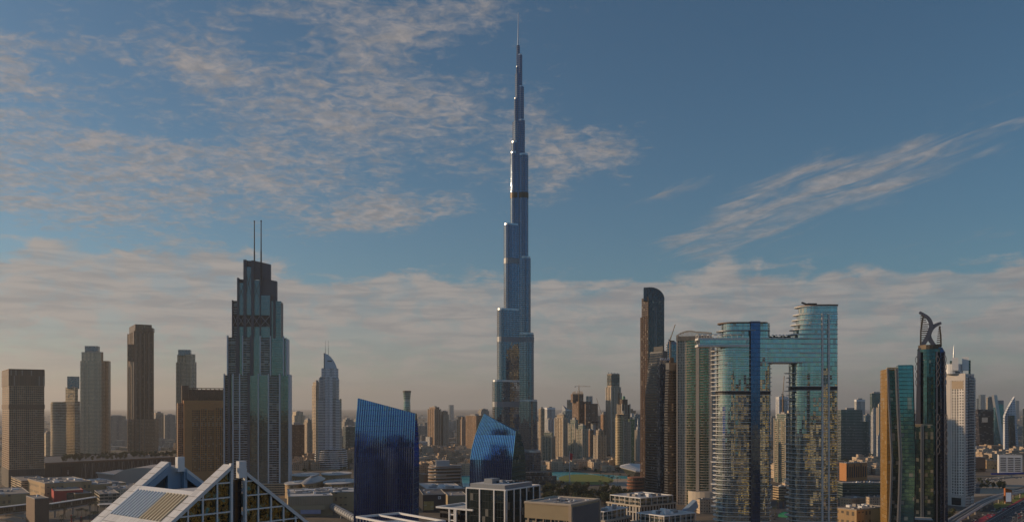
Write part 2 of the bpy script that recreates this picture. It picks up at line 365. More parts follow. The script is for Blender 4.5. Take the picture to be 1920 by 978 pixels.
# ------------------------------------------------------------------ ground, roads, water
def structure(name, mb, mats):
    o = mb.build(name, mats, None, (0, 0, 0)); o['kind'] = 'structure'; return o
def ground_mat():
    m, g, b = new_mat('city_ground')
    p = g.node('ShaderNodeNewGeometry').outputs['Position']
    n1 = g.noise(p, .004, 6, .6); n2 = g.noise(p, .03, 5, .6); n3 = g.noise(p, .0011, 4, .55)
    c = g.mix(g.smooth(n2, .4, .62), (.20, .145, .09, 1), (.11, .088, .062, 1))
    c = g.mix(g.smooth(n1, .45, .62), c, (.10, .085, .07, 1))
    c = g.mix(g.m('MULTIPLY', g.smooth(n3, .52, .66), .7), c, (.075, .08, .045, 1))
    vor = g.node('ShaderNodeTexVoronoi', feature='DISTANCE_TO_EDGE'); g.put(vor.inputs['Vector'], p); vor.inputs['Scale'].default_value = .006
    c = g.mix(g.m('LESS_THAN', vor.outputs['Distance'], .035), c, (.06, .058, .055, 1))
    g.put(b.inputs['Base Color'], c); b.inputs['Roughness'].default_value = .95
    return m
mb = MB(); mb.face([(-21000, -2400, 0), (21000, -2400, 0), (21000, 41000, 0), (-21000, 41000, 0)], [(0, 0)]*4); structure('ground', mb, ground_mat())
def sheet(name, pts, mat, z):
    mb = MB(); mb.face([(p[0], p[1], z) for p in pts], [(p[0], p[1]) for p in pts]); return structure(name, mb, mat)

# ================================================================== the great tower in the middle
def great_tower():
    Y = 1490.; cx = wx(972, Y); s = Y / FPX
    t = thing('skyscraper', 'tallest tower in the photo, stepped blue glass needle tapering to a thin spire', 'skyscraper', (cx, Y))
    fm = [M['bk'], M['grey']]
    dirs = {'L': (-math.cos(R(30)), -math.sin(R(30))), 'Rr': (math.cos(R(30)), -math.sin(R(30))), 'B': (0., 1.)}
    tiers = {'L': [(51.5, 716), (42.5, 583.5), (29.5, 425), (17, 290), (15.2, 270), (9, 187), (5.2, 127)],
             'Rr': [(44, 846), (37.5, 752), (31, 628), (25, 486), (20.5, 294), (13.5, 228), (11.5, 165), (8, 105)],
             'B': [(44, 790), (37, 660), (30, 530), (22, 360), (14, 240), (8, 140)]}
    def capsule(d, L, w, z0=0.):
        px, py = -d[1], d[0]; out = []
        out.append((cx - d[0]*2 - px*w, Y - d[1]*2 - py*w))
        c = (cx + d[0]*(L-w*.95), Y + d[1]*(L-w*.95))
        for k in range(9):
            a = R(-90 + 22.5*k); out.append((c[0] + d[0]*w*.95*math.cos(a) + px*w*math.sin(a), c[1] + d[1]*w*.95*math.cos(a) + py*w*math.sin(a)))
        out.append((cx - d[0]*2 + px*w, Y - d[1]*2 + py*w))
        return out
    bands = (368, 491, 637, 757, 845)
    for key, lst in tiers.items():
        d = dirs[key]
        for i, (hw, top) in enumerate(lst):
            w = (4.2 + 7.4 * (hw/51.5)**.8) + .12*i
            if hw < 14: w = max(2.4, hw*s*.42)
            L = max((hw*s - w*.35) / abs(d[0]) if d[0] else hw*s, w*1.05)
            p = capsule(d, L, w); z1 = wz(top, Y)
            mb = MB(); mb.prism(p, 0, z1)
            o = mb.build('wing_tier', fm, t)
            mb = MB(); mb.prism(offset(p, -.5), z1+.01, z1 + (3.2 if hw > 14 else 2)); mb.build('roof_crown', M['steel'], o)
            # bands of louvres round the plant floors
            for by in bands:
                zb = wz(by, Y); below = wz(lst[i-1][1], Y) if i else -1
                if zb + 5 < z1 and zb > below - 40:
                    mb = MB(); mb.prism(offset(p, .35), zb-5, zb+4, 0, 0, True); mb.build('louvre_band', M['bronze'] if by == 368 else M['grey'], o)
    core = [(11, 100), (7.5, 100), (4.6, 88)]
    mb = MB(); p = ell(cx, Y, 10.5, 10.5, 0, 12); mb.prism(p, 0, wz(230, Y)); mb.build('core', fm, t)
    mb = MB(); mb.prism(ell(cx, Y, 6.0, 6.0, 0, 12), wz(232, Y), wz(140, Y)); mb.build('core', fm, t)
    mb = MB(); mb.prism(ell(cx-.4, Y, 3.0, 3.0, 0, 10), wz(142, Y), wz(86, Y)); mb.build('core', fm, t)
    mb = MB(); mb.tube((cx-.4, Y, wz(88, Y)), (cx-.2, Y, wz(55, Y)), 1.5, 1.1, 8); mb.tube((cx-.2, Y, wz(55, Y)), (cx-.2, Y, wz(24, Y)), .95, .45, 8); mb.build('spire', M['steel'], t)
    # low entrance wings at the foot
    mb = MB(); mb.prism(ell(cx+26, Y-34, 40, 14, 10, 24), 0, 14); mb.prism(ell(cx+26, Y-34, 32, 10, 10, 24), 14.01, 21); mb.build('entrance_pavilion', [M['gglass'], M['roof']], t)
great_tower()

# ================================================================== stepped twin mast tower
def stepped_tower():
    F = Front(481, 1300, 8)
    t = thing('stepped_tower', 'stepped grey and green glass tower with two tall black masts on its roof', 'skyscraper', F.pt(0, 20))
    Mg = facade('green_glass_bay', (.07, .09, .09), (.20, .26, .26), 3.6, 2.2, .1, .06, .85, .06, .005, .2, blind=0)
    Mb = facade('balcony_bay', (.38, .39, .40), (.06, .07, .07), 3.6, 6., .30, .03, .7, .12, .008, .6, blind=.05)
    Mp = plain('slate_pier', (.09, .095, .115), .5, .25, var=.1)
    Ml = plain('pale_pier', (.58, .58, .60), .5, .1, var=.08)
    Mx = facade('bracing_band', (.06, .06, .07), (.02, .02, .02), 8., 4., .2, .2, .2, .4)
    # bay: x0, x1, top row, depth offset, kind
    def bay(x0, x1, top, b, mat, base=0., dep=36., name='bay'):
        ta, tb = F.t(x0), F.t(x1)
        mb = MB(); mb.prism(F.rect(ta, tb, b, dep-b), base, F.z(top)); return mb.build(name, [mat, M['roof_dark']], t)
    def pier(x, w, top, b=-1.6, mat=Mp, base=0., dep=7., cap=None):
        ta = F.t(x); mb = MB(); z1 = F.z(top)
        mb.prism(F.rect(ta-w/2, ta+w/2, b, b+dep), base, z1, 0, 0); return mb.build('pier', mat, t)
    # lower tier
    for x0, x1, b, mt in ((421, 430, 5, Mb), (430, 437, 3, Mg), (438, 449.5, 1.2, Mb), (449.5, 466, 0, Mb), (466, 484, -.8, Mg), (484, 503, -.4, Mg), (503, 524, .6, Mb), (524, 531, 1.6, Mg), (531, 541, 3.6, Mg)):
        bay(x0, x1, 703, b, mt)
    for x, w in ((420.5, 1.6), (429.5, 3.4), (437, 1.6), (449.5, 1.8), (466.5, 3.8), (484.5, 1.6), (503.5, 1.8), (524.5, 2.0)):
        pier(x, w, 700, mat=Mp if w > 2 else Ml)
    pier(541.6, 2.2, 701, b=2.0, mat=Ml, dep=30)
    # middle tier
    for x0, x1, b, mt in ((427.5, 433, 5.4, Mb), (433, 444, 2.4, Mb), (444, 454.5, 2, Mg), (454.5, 471, 1.4, Mb), (471, 487.5, .9, Mg), (487.5, 506, 1.4, Mb), (506, 531, 2.6, Mg), (531, 536.5, 5.2, Mg)):
        bay(x0, x1, 632, b, mt, F.z(703)-1)
    for x, w in ((426.5, 1.6), (445.5, 4.6), (455, 1.2), (472, 5.0), (488, 1.6), (507, 1.6), (531.5, 1.2)):
        pier(x, w, 629, b=-.9, mat=Mp if w > 3 else Ml, base=F.z(703)-1)
    pier(537, 2.4, 634, b=4.0, mat=Ml, base=F.z(703)-1, dep=26)
    # upper tier with its dark braced belt
    for x0, x1, top, b, mt in ((436, 444.5, 566, 4.6, Mb), (445, 457.5, 530, 3.4, Mg), (458.5, 472.5, 500, 2.4, Mg), (473, 487, 524, 3.2, Mg), (487, 507, 553, 2.4, Mg), (507, 526.5, 563, 3.6, Mg)):
        bay(x0, x1, top, b, mt, F.z(632)-1, 34)
    for x0, x1, b in ((436.5, 444.5, 4.2), (445.5, 457.5, 3.), (459, 472, 2.), (474, 487, 2.8), (488, 506, 2.)):
        ta, tb = F.t(x0), F.t(x1); mb = MB(); mb.prism(F.rect(ta, tb, b, b+2), F.z(612), F.z(590), 0, 0); o = mb.build('braced_belt', Mx, t)
        mb = MB(); P = lambda tt, z: (*F.pt(tt, b-.3), z)
        mb.tube(P(ta, F.z(611)), P(tb, F.z(591)), .3, n=4); mb.tube(P(tb, F.z(611)), P(ta, F.z(591)), .3, n=4); mb.build('cross_brace', Ml, o)
    for x, w, top in ((435.6, 1.6, 563), (446, 2.6, 521), (459, 4.4, 487), (473.5, 4.0, 488), (487.5, 1.4, 520), (507, 1.6, 552), (514, 3.2, 563)):
        pier(x, w, top, b=.2, mat=Mp, base=F.z(632)-1, dep=12)
    # leaning crown slabs
    def slab(x0, x1, ya, yb_, base, b0, b1, name='crown_slab'):
        ta, tb = F.t(x0), F.t(x1); p = F.rect(ta, tb, b0, b1); mb = MB()
        mb.loft([(p, F.z(base)), (p, [F.z(ya), F.z(yb_), F.z(yb_), F.z(ya)])], 0, 0); mb.build(name, Mp, t)
    slab(473, 506.5, 487, 494, 522, 4, 12); slab(488.5, 518, 520, 525, 563, 6, 15); slab(488.6, 527, 561, 565, 632, 9, 26)
    slab(457, 472, 487, 488, 505, 6, 30); slab(445, 458, 522, 523, 545, 8, 30); slab(435, 446, 563, 563, 585, 9, 30)
    for x0, x1, z0, z1, b in ((458.5, 472.5, 560, 503, 2.2), (445.5, 457.5, 560, 533, 3.2), (474, 487, 560, 527, 3.)):
        ta, tb = F.t(x0), F.t(x1); mb = MB(); P = lambda tt, z: (*F.pt(tt, b-.3), z)
        mb.tube(P(ta, F.z(z0)), P(tb, F.z(z1)), .28, n=4); mb.tube(P(tb, F.z(z0)), P(ta, F.z(z1)), .28, n=4); mb.build('cross_brace', M['dark'], t)
    for x, b0 in ((475.6, 7), (489, 3)):
        tt = F.t(x); p = F.pt(tt, b0)
        mb = MB(); mb.tube((*p, F.z(520)), (*p, F.z(470)), 1.25, 1.15, 8); mb.tube((*p, F.z(470)), (*p, F.z(413)), .95, .7, 8); mb.tube((*p, F.z(414.5)), (*p, F.z(412)), 1.1, 1.1, 8); mb.build('mast', M['dark'], t)
    # low wing at the foot and flank wall
    mb = MB(); mb.prism(F.rect(F.t(419), F.t(556), -8, 44), 0, F.z(905)); mb.build('podium', [M['band_tan'], M['roof']], t)
stepped_tower()

# ================================================================== two linked curved glass towers
def linked_towers():
    Y = 760.; s = Y/FPX; FH = 4.0
    t = thing('linked_towers', 'pair of curved teal glass towers joined near the top by a sky bridge', 'skyscraper', (wx(1460, Y), Y+10))
    fm = [M['sky'], M['roof_pale']]
    def foot(x0, x1, lround, rround, y0, dep):
        """plan with rounded ends between two columns"""
        a, b = wx(x0, y0), wx(x1, y0); pts = []
        n = 9
        def corner(cx, cy, r1, r2, a0):
            return [(cx + r1*math.cos(R(a0 + 90*i/(n-1))), cy + r2*math.sin(R(a0 + 90*i/(n-1)))) for i in range(n)]
        h = dep/2; bow = 1.5
        pts += corner(a+lround, y0+h, lround, h, 180)
        pts += [(a + lround + (b-a-lround-rround)*.5, y0-bow*.4)]
        pts += corner(b-rround, y0+h, rround, h, 270)
        pts += corner(b-rround, y0+h, rround, h, 0)
        pts += corner(a+lround, y0+h, lround, h, 90)
        out = []
        for p in pts:
            if not out or math.dist(out[-1], p) > .05: out.append(p)
        if math.dist(out[0], out[-1]) < .05: out.pop()
        return out
    # left tower -------------------------------------------------
    fl = foot(1349, 1451, 13, 7, Y, 26)
    mb = MB(); mb.prism(fl, 0, wz(630, Y)); mb.build('tower_shaft', fm, t)
    neck = foot(1358, 1449, 11, 6, Y+1.2, 22)
    mb = MB(); mb.prism(neck, wz(630, Y), wz(605, Y)); mb.build('glass_drum', fm, t)
    mb = MB(); mb.prism(foot(1353, 1446, 12, 6, Y-1.5, 28), wz(605.3, Y), wz(603.4, Y), 0, 0, True); mb.build('roof_disc', M['brown'], t)
    mb = MB(); mb.prism(foot(1350.5, 1450, 12, 6, Y-1.2, 28), wz(620, Y), wz(618.2, Y), 0, 0, True); mb.build('roof_disc', M['grey'], t)
    sl0, sl1 = foot(1344, 1452.5, 14.5, 7.5, Y-.7, 28), foot(1340, 1454, 16, 8, Y-.8, 28.4)
    z = 2.0; k = 0
    while z < wz(655, Y):
        mb = MB(); mb.prism(sl1 if (k*7) % 5 == 0 or z > wz(735, Y) else sl0, z, z+.5, 0, 0, True); mb.build('floor_ledge', M['ledge'], t); z += FH; k += 1
    # a tall opening column of bronze reflecting panes is only a reflection; the blue lift shaft is real
    a, b = wx(1407.5, Y-1), wx(1425, Y-1)
    mb = MB(); mb.prism([(a, Y-1.6), (b, Y-1.6), (b, Y+27), (a, Y+27)], 0, wz(602, Y)); mb.build('lift_shaft', [M['skyblue'], M['roof']], t)
    a, b = wx(1405, Y-1), wx(1407.5, Y-1)
    mb = MB(); mb.prism([(a, Y-1.2), (b, Y-1.2), (b, Y+10), (a, Y+10)], 0, wz(618, Y), 0, 0); mb.build('shaft_jamb', M['dark'], t)
    for by in (735,):
        mb = MB(); mb.prism(foot(1348.4, 1451.4, 13.2, 7.2, Y-.25, 26.6), wz(by+4, Y), wz(by-3, Y), 0, 0, True); mb.build('plant_floor_band', M['dark'], t)
    # right tower ------------------------------------------------
    fr = foot(1489, 1575, 14, 3, Y, 26)
    steps = [(690, 1489), (662, 1491), (645, 1491), (634, 1494), (625, 1497), (616, 1499.5), (607, 1502), (598, 1504), (588, 1507), (573, 1511)]
    mb = MB(); mb.prism(fr, 0, wz(690, Y)); mb.build('tower_shaft', fm, t)
    for (y0, x0), (y1, _) in zip(steps, steps[1:]):
        mb = MB(); mb.prism(foot(x0, 1575, 14, 3, Y+.02, 26), wz(y0, Y)+.01, wz(y1, Y)); mb.build('terrace_storey', fm, t)
        mb = MB(); mb.prism(foot(x0-7, 1575.8, 15.5, 3.2, Y-.7, 28), wz(y1, Y)-.35, wz(y1, Y)+.3, 0, 0, True); mb.build('floor_ledge', M['ledge'], t)
    mb = MB(); mb.prism(foot(1504, 1576.5, 15, 3, Y-1.4, 28), wz(572.8, Y)+.31, wz(571.2, Y)+.31, 0, 0, True); mb.build('roof_disc', M['brown'], t)
    a0 = wx(1520, Y); mb = MB(); mb.beam((a0, Y+6, wz(570, Y)), (a0-6, Y+6, wz(565.5, Y)), 2, 1.2, (0, 1, 0)); mb.box((a0+3, Y+6, wz(570, Y)), (8, 4, 1.4)); mb.build('window_cleaning_rig', M['dark'], t)
    s0, s1 = foot(1484.5, 1575.6, 15.5, 3.2, Y-.7, 28), foot(1481, 1576, 17, 3.3, Y-.8, 28.4)
    z = 2.0; k = 0
    while z < wz(694, Y):
        mb = MB(); mb.prism(s1 if (k*3) % 4 == 0 else s0, z, z+.5, 0, 0, True); mb.build('floor_ledge', M['ledge'], t); z += FH; k += 1
    for x in (1541.2, 1553.2):
        a = wx(x, Y); mb = MB(); mb.prism([(a-.65, Y-1.9), (a+.65, Y-1.9), (a+.65, Y+2), (a-.65, Y+2)], 0, wz(588, Y), 0, 0); mb.build('vertical_fin', M['ledge'], t)
    # darker slot between the fins
    a, b = wx(1542.8, Y), wx(1551.6, Y); mb = MB(); mb.prism([(a, Y-1.0), (b, Y-1.0), (b, Y+2), (a, Y+2)], 0, wz(690, Y), 0, 0); mb.build('recessed_slot', M['sky'], t)
    mb = MB(); mb.prism(foot(1488.4, 1575.3, 14.2, 3.1, Y-.25, 26.6), wz(731, Y), wz(724, Y), 0, 0, True); mb.build('plant_floor_band', M['dark'], t)
    # bridge -----------------------------------------------------
    a, b = wx(1440, Y), wx(1540, Y)
    br = [(a, Y+.6), (b, Y+.6), (b, Y+24), (a, Y+24)]
    mb = MB(); mb.prism(br, wz(679, Y), wz(634, Y), 0, 1, True); mb.build('sky_bridge', [M['sky'], M['roof_pale']], t)
    lo = [(wx(1426.5, Y), Y-.9), (wx(1539.5, Y), Y-.9), (wx(1539.5, Y), Y+25), (wx(1426.5, Y), Y+25)]
    for yy in (679, 669, 660.5, 653, 643.5, 633.5):
        mb = MB(); mb.prism(lo, wz(yy, Y)-.3, wz(yy, Y)+.35, 0, 0, True); mb.build('bridge_ledge', M['ledge'], t)
    Mpl = plain('roof_planting', (.05, .06, .03), .9)
    for q in range(26):
        x = wx(1447 + q*1.5, Y); mb = MB(); mb.box((x, Y+3+rnd.random()*6, wz(633.5, Y)+.36), (.8+rnd.random(), 1.2, .8+rnd.random()*1.6)); mb.build('planter', Mpl, t)
    for q in range(5):
        x = wx(1452 + q*6.5, Y); mb = MB(); mb.tube((x, Y+4, wz(633, Y)+.3), (x, Y+4, wz(633, Y)+3), .12, n=5); mb.loft([(ell(x, Y+4, 1.6, 1.6, 0, 8), wz(633, Y)+2.6), (ell(x, Y+4, .1, .1, 0, 8), wz(633, Y)+3.4)], 0, 0, True); mb.build('parasol', M['ledge'], t)
    # cantilevered arm to the left
    a, b = wx(1309, Y-4), wx(1405, Y-4); A = [(a, Y-4), (b, Y-4), (b, Y+9), (a, Y+9)]
    in_ = [(a+1.5, Y-3.4), (b, Y-3.4), (b, Y+8.4), (a+1.5, Y+8.4)]
    mb = MB(); mb.prism(in_, wz(646, Y), wz(637, Y), 0, 1); mb.build('cantilever_arm', fm, t)
    for ya, yb_ in ((650, 646), (637.4, 633.8)):
        mb = MB(); mb.prism(A, wz(ya, Y), wz(yb_, Y), 0, 0, True); mb.build('arm_ledge', M['ledge'], t)
    mb = MB(); zt = wz(633.8, Y); zf = wz(627, Y)
    for i in range(9):
        x = a + .6 + i*(b-a-6)/8
        for yy in (Y-3.2, Y+8): mb.tube((x, yy, zt), (x, yy, zf), .16, n=5)
        mb.beam((x, Y-3.4, zf), (x, Y+8.2, zf), .3, .35, (1, 0, 0))
    for yy in (Y-3.2, Y+8): mb.beam((a, yy, zf), (b-4, yy, zf), .5, .6, (0, 1, 0))
    mb.build('deck_pergola', M['ledge'], t)
linked_towers()

# ================================================================== bronze-brown slab tower with a sail-like top, black twin towers, beige concave tower
def sail_tower():
    F = Front(1214, 1385, -7); t = thing('brown_glass_tower', 'slender dark brown tower with a curved sail-shaped roof screen behind the black twin towers', 'skyscraper', F.pt(0, 15))
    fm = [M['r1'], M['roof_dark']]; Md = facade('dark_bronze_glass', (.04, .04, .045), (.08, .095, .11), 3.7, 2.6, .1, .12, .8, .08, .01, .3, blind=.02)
    Ms = plain('copper_pilaster', (.42, .24, .13), .5, .2)
    def prism_at(x0, x1, top, b0, b1, mat, name='shaft', base=0.):
        mb = MB(); mb.prism(F.rect(F.t(x0), F.t(x1), b0, b1), base, F.z(top)); return mb.build(name, [mat, M['roof_dark']], t)
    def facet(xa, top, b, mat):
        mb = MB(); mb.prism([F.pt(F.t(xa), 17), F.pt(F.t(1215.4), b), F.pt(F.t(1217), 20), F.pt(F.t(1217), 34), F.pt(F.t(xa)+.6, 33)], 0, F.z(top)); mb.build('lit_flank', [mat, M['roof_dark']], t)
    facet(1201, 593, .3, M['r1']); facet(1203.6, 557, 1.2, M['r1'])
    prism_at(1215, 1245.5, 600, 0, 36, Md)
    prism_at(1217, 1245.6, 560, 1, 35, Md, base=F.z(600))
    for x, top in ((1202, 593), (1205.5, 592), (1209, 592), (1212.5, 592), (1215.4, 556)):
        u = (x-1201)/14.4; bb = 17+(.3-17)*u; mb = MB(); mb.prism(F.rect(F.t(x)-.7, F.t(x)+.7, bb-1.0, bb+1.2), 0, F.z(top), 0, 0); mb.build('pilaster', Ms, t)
    for x in (1228, 1230.5):
        mb = MB(); mb.prism(F.rect(F.t(x)-.4, F.t(x)+.4, -.8, 1), 0, F.z(576), 0, 0); mb.build('pilaster', M['grey'], t)
    # sail: flat then falling in a quarter curve
    n = 12; xs = [1207, 1219] + [1219 + (1246-1219)*math.sin(R(90*i/n)) for i in range(1, n+1)]; ys = [538.5, 538] + [538 + (561-538)*(1-math.cos(R(90*i/n))) for i in range(1, n+1)]
    mb = MB(); front = [(F.t(x), F.z(y)) for x, y in zip(xs, ys)]; zb = F.z(562)
    for b, rev in ((1.5, 0), (30, 1)):
        f = [(*F.pt(tt, b), z) for tt, z in front] + [(*F.pt(front[-1][0], b), zb-1), (*F.pt(front[0][0], b), zb-1)]
        mb.face(f if rev else f[::-1], [(p[0], p[2]) for p in f])
    for (t0, z0), (t1, z1) in zip(front, front[1:]):
        mb.face([(*F.pt(t0, 1.5), z0), (*F.pt(t1, 1.5), z1), (*F.pt(t1, 30), z1), (*F.pt(t0, 30), z0)], [(0, 0), (3, 0), (3, 28), (0, 28)])
    t0, z0 = front[0]; mb.face([(*F.pt(t0, 1.5), zb-1), (*F.pt(t0, 1.5), z0), (*F.pt(t0, 30), z0), (*F.pt(t0, 30), zb-1)], [(0, 0), (0, 20), (28, 20), (28, 0)])
    mb.build('sail_roof', Md, t)
sail_tower()

def black_twin(name_label, x0, xs, x1, top, Y, th, slant, sign=None):
    p = quad(x0, xs, x1, Y, th); t = thing('black_office_tower', name_label, 'office tower', centre(p), 'black banded twin towers')
    z1 = wz(top, Y); zk = z1 - 60
    q = [(p[i][0] + (slant if i in (0, 3) else 0), p[i][1]) for i in range(4)]
    mb = MB(); mb.loft([(p, 0), (p, zk), (q, z1)]); mb.build('glass_wall', [M['blackslab'], M['roof_dark']], t)
    Ml = plain('dark_grey_ledge', (.10, .10, .105), .5, .2)
    z = 3.; mb = MB()
    while z < z1 - 14:
        f = max(0, (z-zk)/60); r = [(p[i][0] + (slant*f if i in (0, 3) else 0), p[i][1]) for i in range(4)]
        mb.prism(offset(r, .45), z, z+.5, 0, 0, True); z += 3.6
    mb.build('floor_bands', Ml, t)
    mb = MB(); mb.prism(offset(q, -4), z1+.01, z1+7); mb.build('roof_plant', M['dark'], t)
    mb = MB(); mb.prism(offset(q, .3), z1-11, z1-.5, 0, 0, True); mb.build('crown_band', plain('charcoal_crown', (.10, .10, .105), .45, .3), t)
    return t, p, z1
def text_obj(body, name, size, loc, rot, mat, parent, depth=.1):
    cu = bpy.data.curves.new(name, 'FONT'); cu.body = body; cu.size = size; cu.extrude = depth; cu.align_x = 'CENTER'; cu.resolution_u = 2
    tmp = bpy.data.objects.new('tmp', cu); C.objects.link(tmp); bpy.context.view_layer.update()
    me = bpy.data.meshes.new_from_object(tmp.evaluated_get(bpy.context.evaluated_depsgraph_get())); bpy.data.objects.remove(tmp)
    me.materials.clear(); me.materials.append(mat)
    o = bpy.data.objects.new(name, me); C.objects.link(o); o.rotation_euler = rot
    if parent is not None: o.parent = parent; o.location = Vector(loc) - ORG[parent.name]; ORG[o.name] = Vector(loc)
    else: o.location = loc
    return o
t, p, z1 = black_twin('black banded office tower with slanting left edge, left and taller of the twins', 1210, 1233, 1251, 657, 1200, 24, 7)
t2, p2, z2 = black_twin('black banded office tower, right and lower of the twins, beside the beige concave tower', 1246, 1252, 1271, 679, 1170, 20, 2)
Fv = Front(1241, 1194, 20)
mb = MB(); mb.prism(Fv.rect(Fv.t(1237.5), Fv.t(1255), -.8, 8), 0, wz(672, 1194)); o = mb.build('glass_notch', [facade('slate_blue_glass', (.05, .06, .08), (.13, .17, .24), 3.6, 2., .08, .1, .85, .08, .01, .3), M['roof_dark']], t)
Msg = plain('pale_blue_sign_letters', (.55, .66, .85), .4)
text_obj('EMAAR', 'roof_sign', 5.2, (*Fv.pt(Fv.t(1246.5), -1.3), wz(675.5, 1194)), (R(90), 0, Fv.a), Msg, t, .2)

def concave_tower():
    F = Front(1268.5, 1150, -20); t = thing('beige_concave_tower', 'beige stone and green glass tower with a flared top in front of the black towers', 'skyscraper', F.pt(20, 18))
    Ms = plain('sand_stone_pier', (.50, .41, .32), .75, var=.1)
    Mgrid = facade('sand_grid_bay', (.56, .46, .35), (.06, .06, .06), 3.5, 2.2, .36, .5, .3, .3, .01, .4)
    Mgr = facade('green_balcony_bay', (.34, .28, .19), (.20, .27, .19), 3.5, 2.4, .22, .1, .75, .1, .02, .5, blind=.1)
    def bay(x0, x1, top, b, mat, name, base=0., dep=34):
        mb = MB(); mb.prism(F.rect(F.t(x0), F.t(x1), b, dep), base, F.z(top)); o = mb.build(name, [mat, M['roof']], t); return o
    bay(1269.5, 1287, 637, 1.2, Mgrid, 'grid_bay'); bay(1287, 1305, 637, .6, Mgr, 'glass_bay'); bay(1311, 1330, 637, .8, Mgr, 'glass_bay')
    bay(1305, 1311, 628, -1.2, Ms, 'pier', dep=4); bay(1268.5, 1270.5, 628, -.6, Ms, 'pier', dep=33); bay(1329, 1334.5, 632, -.4, Ms, 'pier', dep=33)
    for xa, xb in ((1287.2, 1304.8), (1311.2, 1328.8)):
        mb = MB(); z = 18.
        while z < F.z(640):
            ta, tb = F.t(xa), F.t(xb); tm = (ta+tb)/2
            pts = [F.pt(ta, .9), F.pt(ta, -.5), F.pt(ta*.7+tb*.3, -1.5), F.pt(tm, -1.8), F.pt(ta*.3+tb*.7, -1.5), F.pt(tb, -.5), F.pt(tb, .9)]
            mb.prism(pts, z, z+.45, 0, 0, True); z += 3.5
        mb.build('balcony_stack', Ms, t)
    mb = MB(); z = 6.
    for k in range(60):
        zz = 20 + k*3.5
        if zz < F.z(645): mb.box((*F.pt(F.t(1335), 14), zz), (3, 26, .5), -20)
    mb.build('side_balconies', M['ledge'], t)
    # flared crown screen with piers and a gently bowed top
    def crown(xa, xb, ya, ym, yc):
        n = 8; mb = MB()
        for i in range(n):
            u0, u1 = i/n, (i+1)/n; X0, X1 = xa+(xb-xa)*u0, xa+(xb-xa)*u1
            f = lambda u: (ya*(1-u)*(1-2*u) + ym*4*u*(1-u) + yc*u*(2*u-1))
            p = F.rect(F.t(X0), F.t(X1), -1.0, 1.0); mb.loft([(p, F.z(f((u0+u1)/2)+2.6)), (p, [F.z(f(u0)), F.z(f(u1)), F.z(f(u1)), F.z(f(u0))])], 0, 0, True)
            for w in (.0, .5):
                xx = X0+(X1-X0)*w; q = F.rect(F.t(xx)+.2, F.t(xx)+.75, -.9, .6); mb.prism(q, F.z(638.5), F.z(f(u0+w/n)+2.4), 0, 0)
        mb.build('crown_screen', Ms, t)
    crown(1267.5, 1305, 629, 620.5, 622); crown(1305, 1335, 622, 623, 625)
    mb = MB(); mb.prism(F.rect(F.t(1271), F.t(1331), 3, 30), F.z(637)+.01, F.z(630)); mb.build('roof_plant', M['concrete'], t)
    # curved podium with terraces
    c = F.pt(F.t(1325), 2); mb = MB(); mb.prism(ell(c[0]+6, c[1]+4, 30, 24, 0, 28), 0, 20); mb.build('podium', [M['cream'], M['roof']], t)
concave_tower()

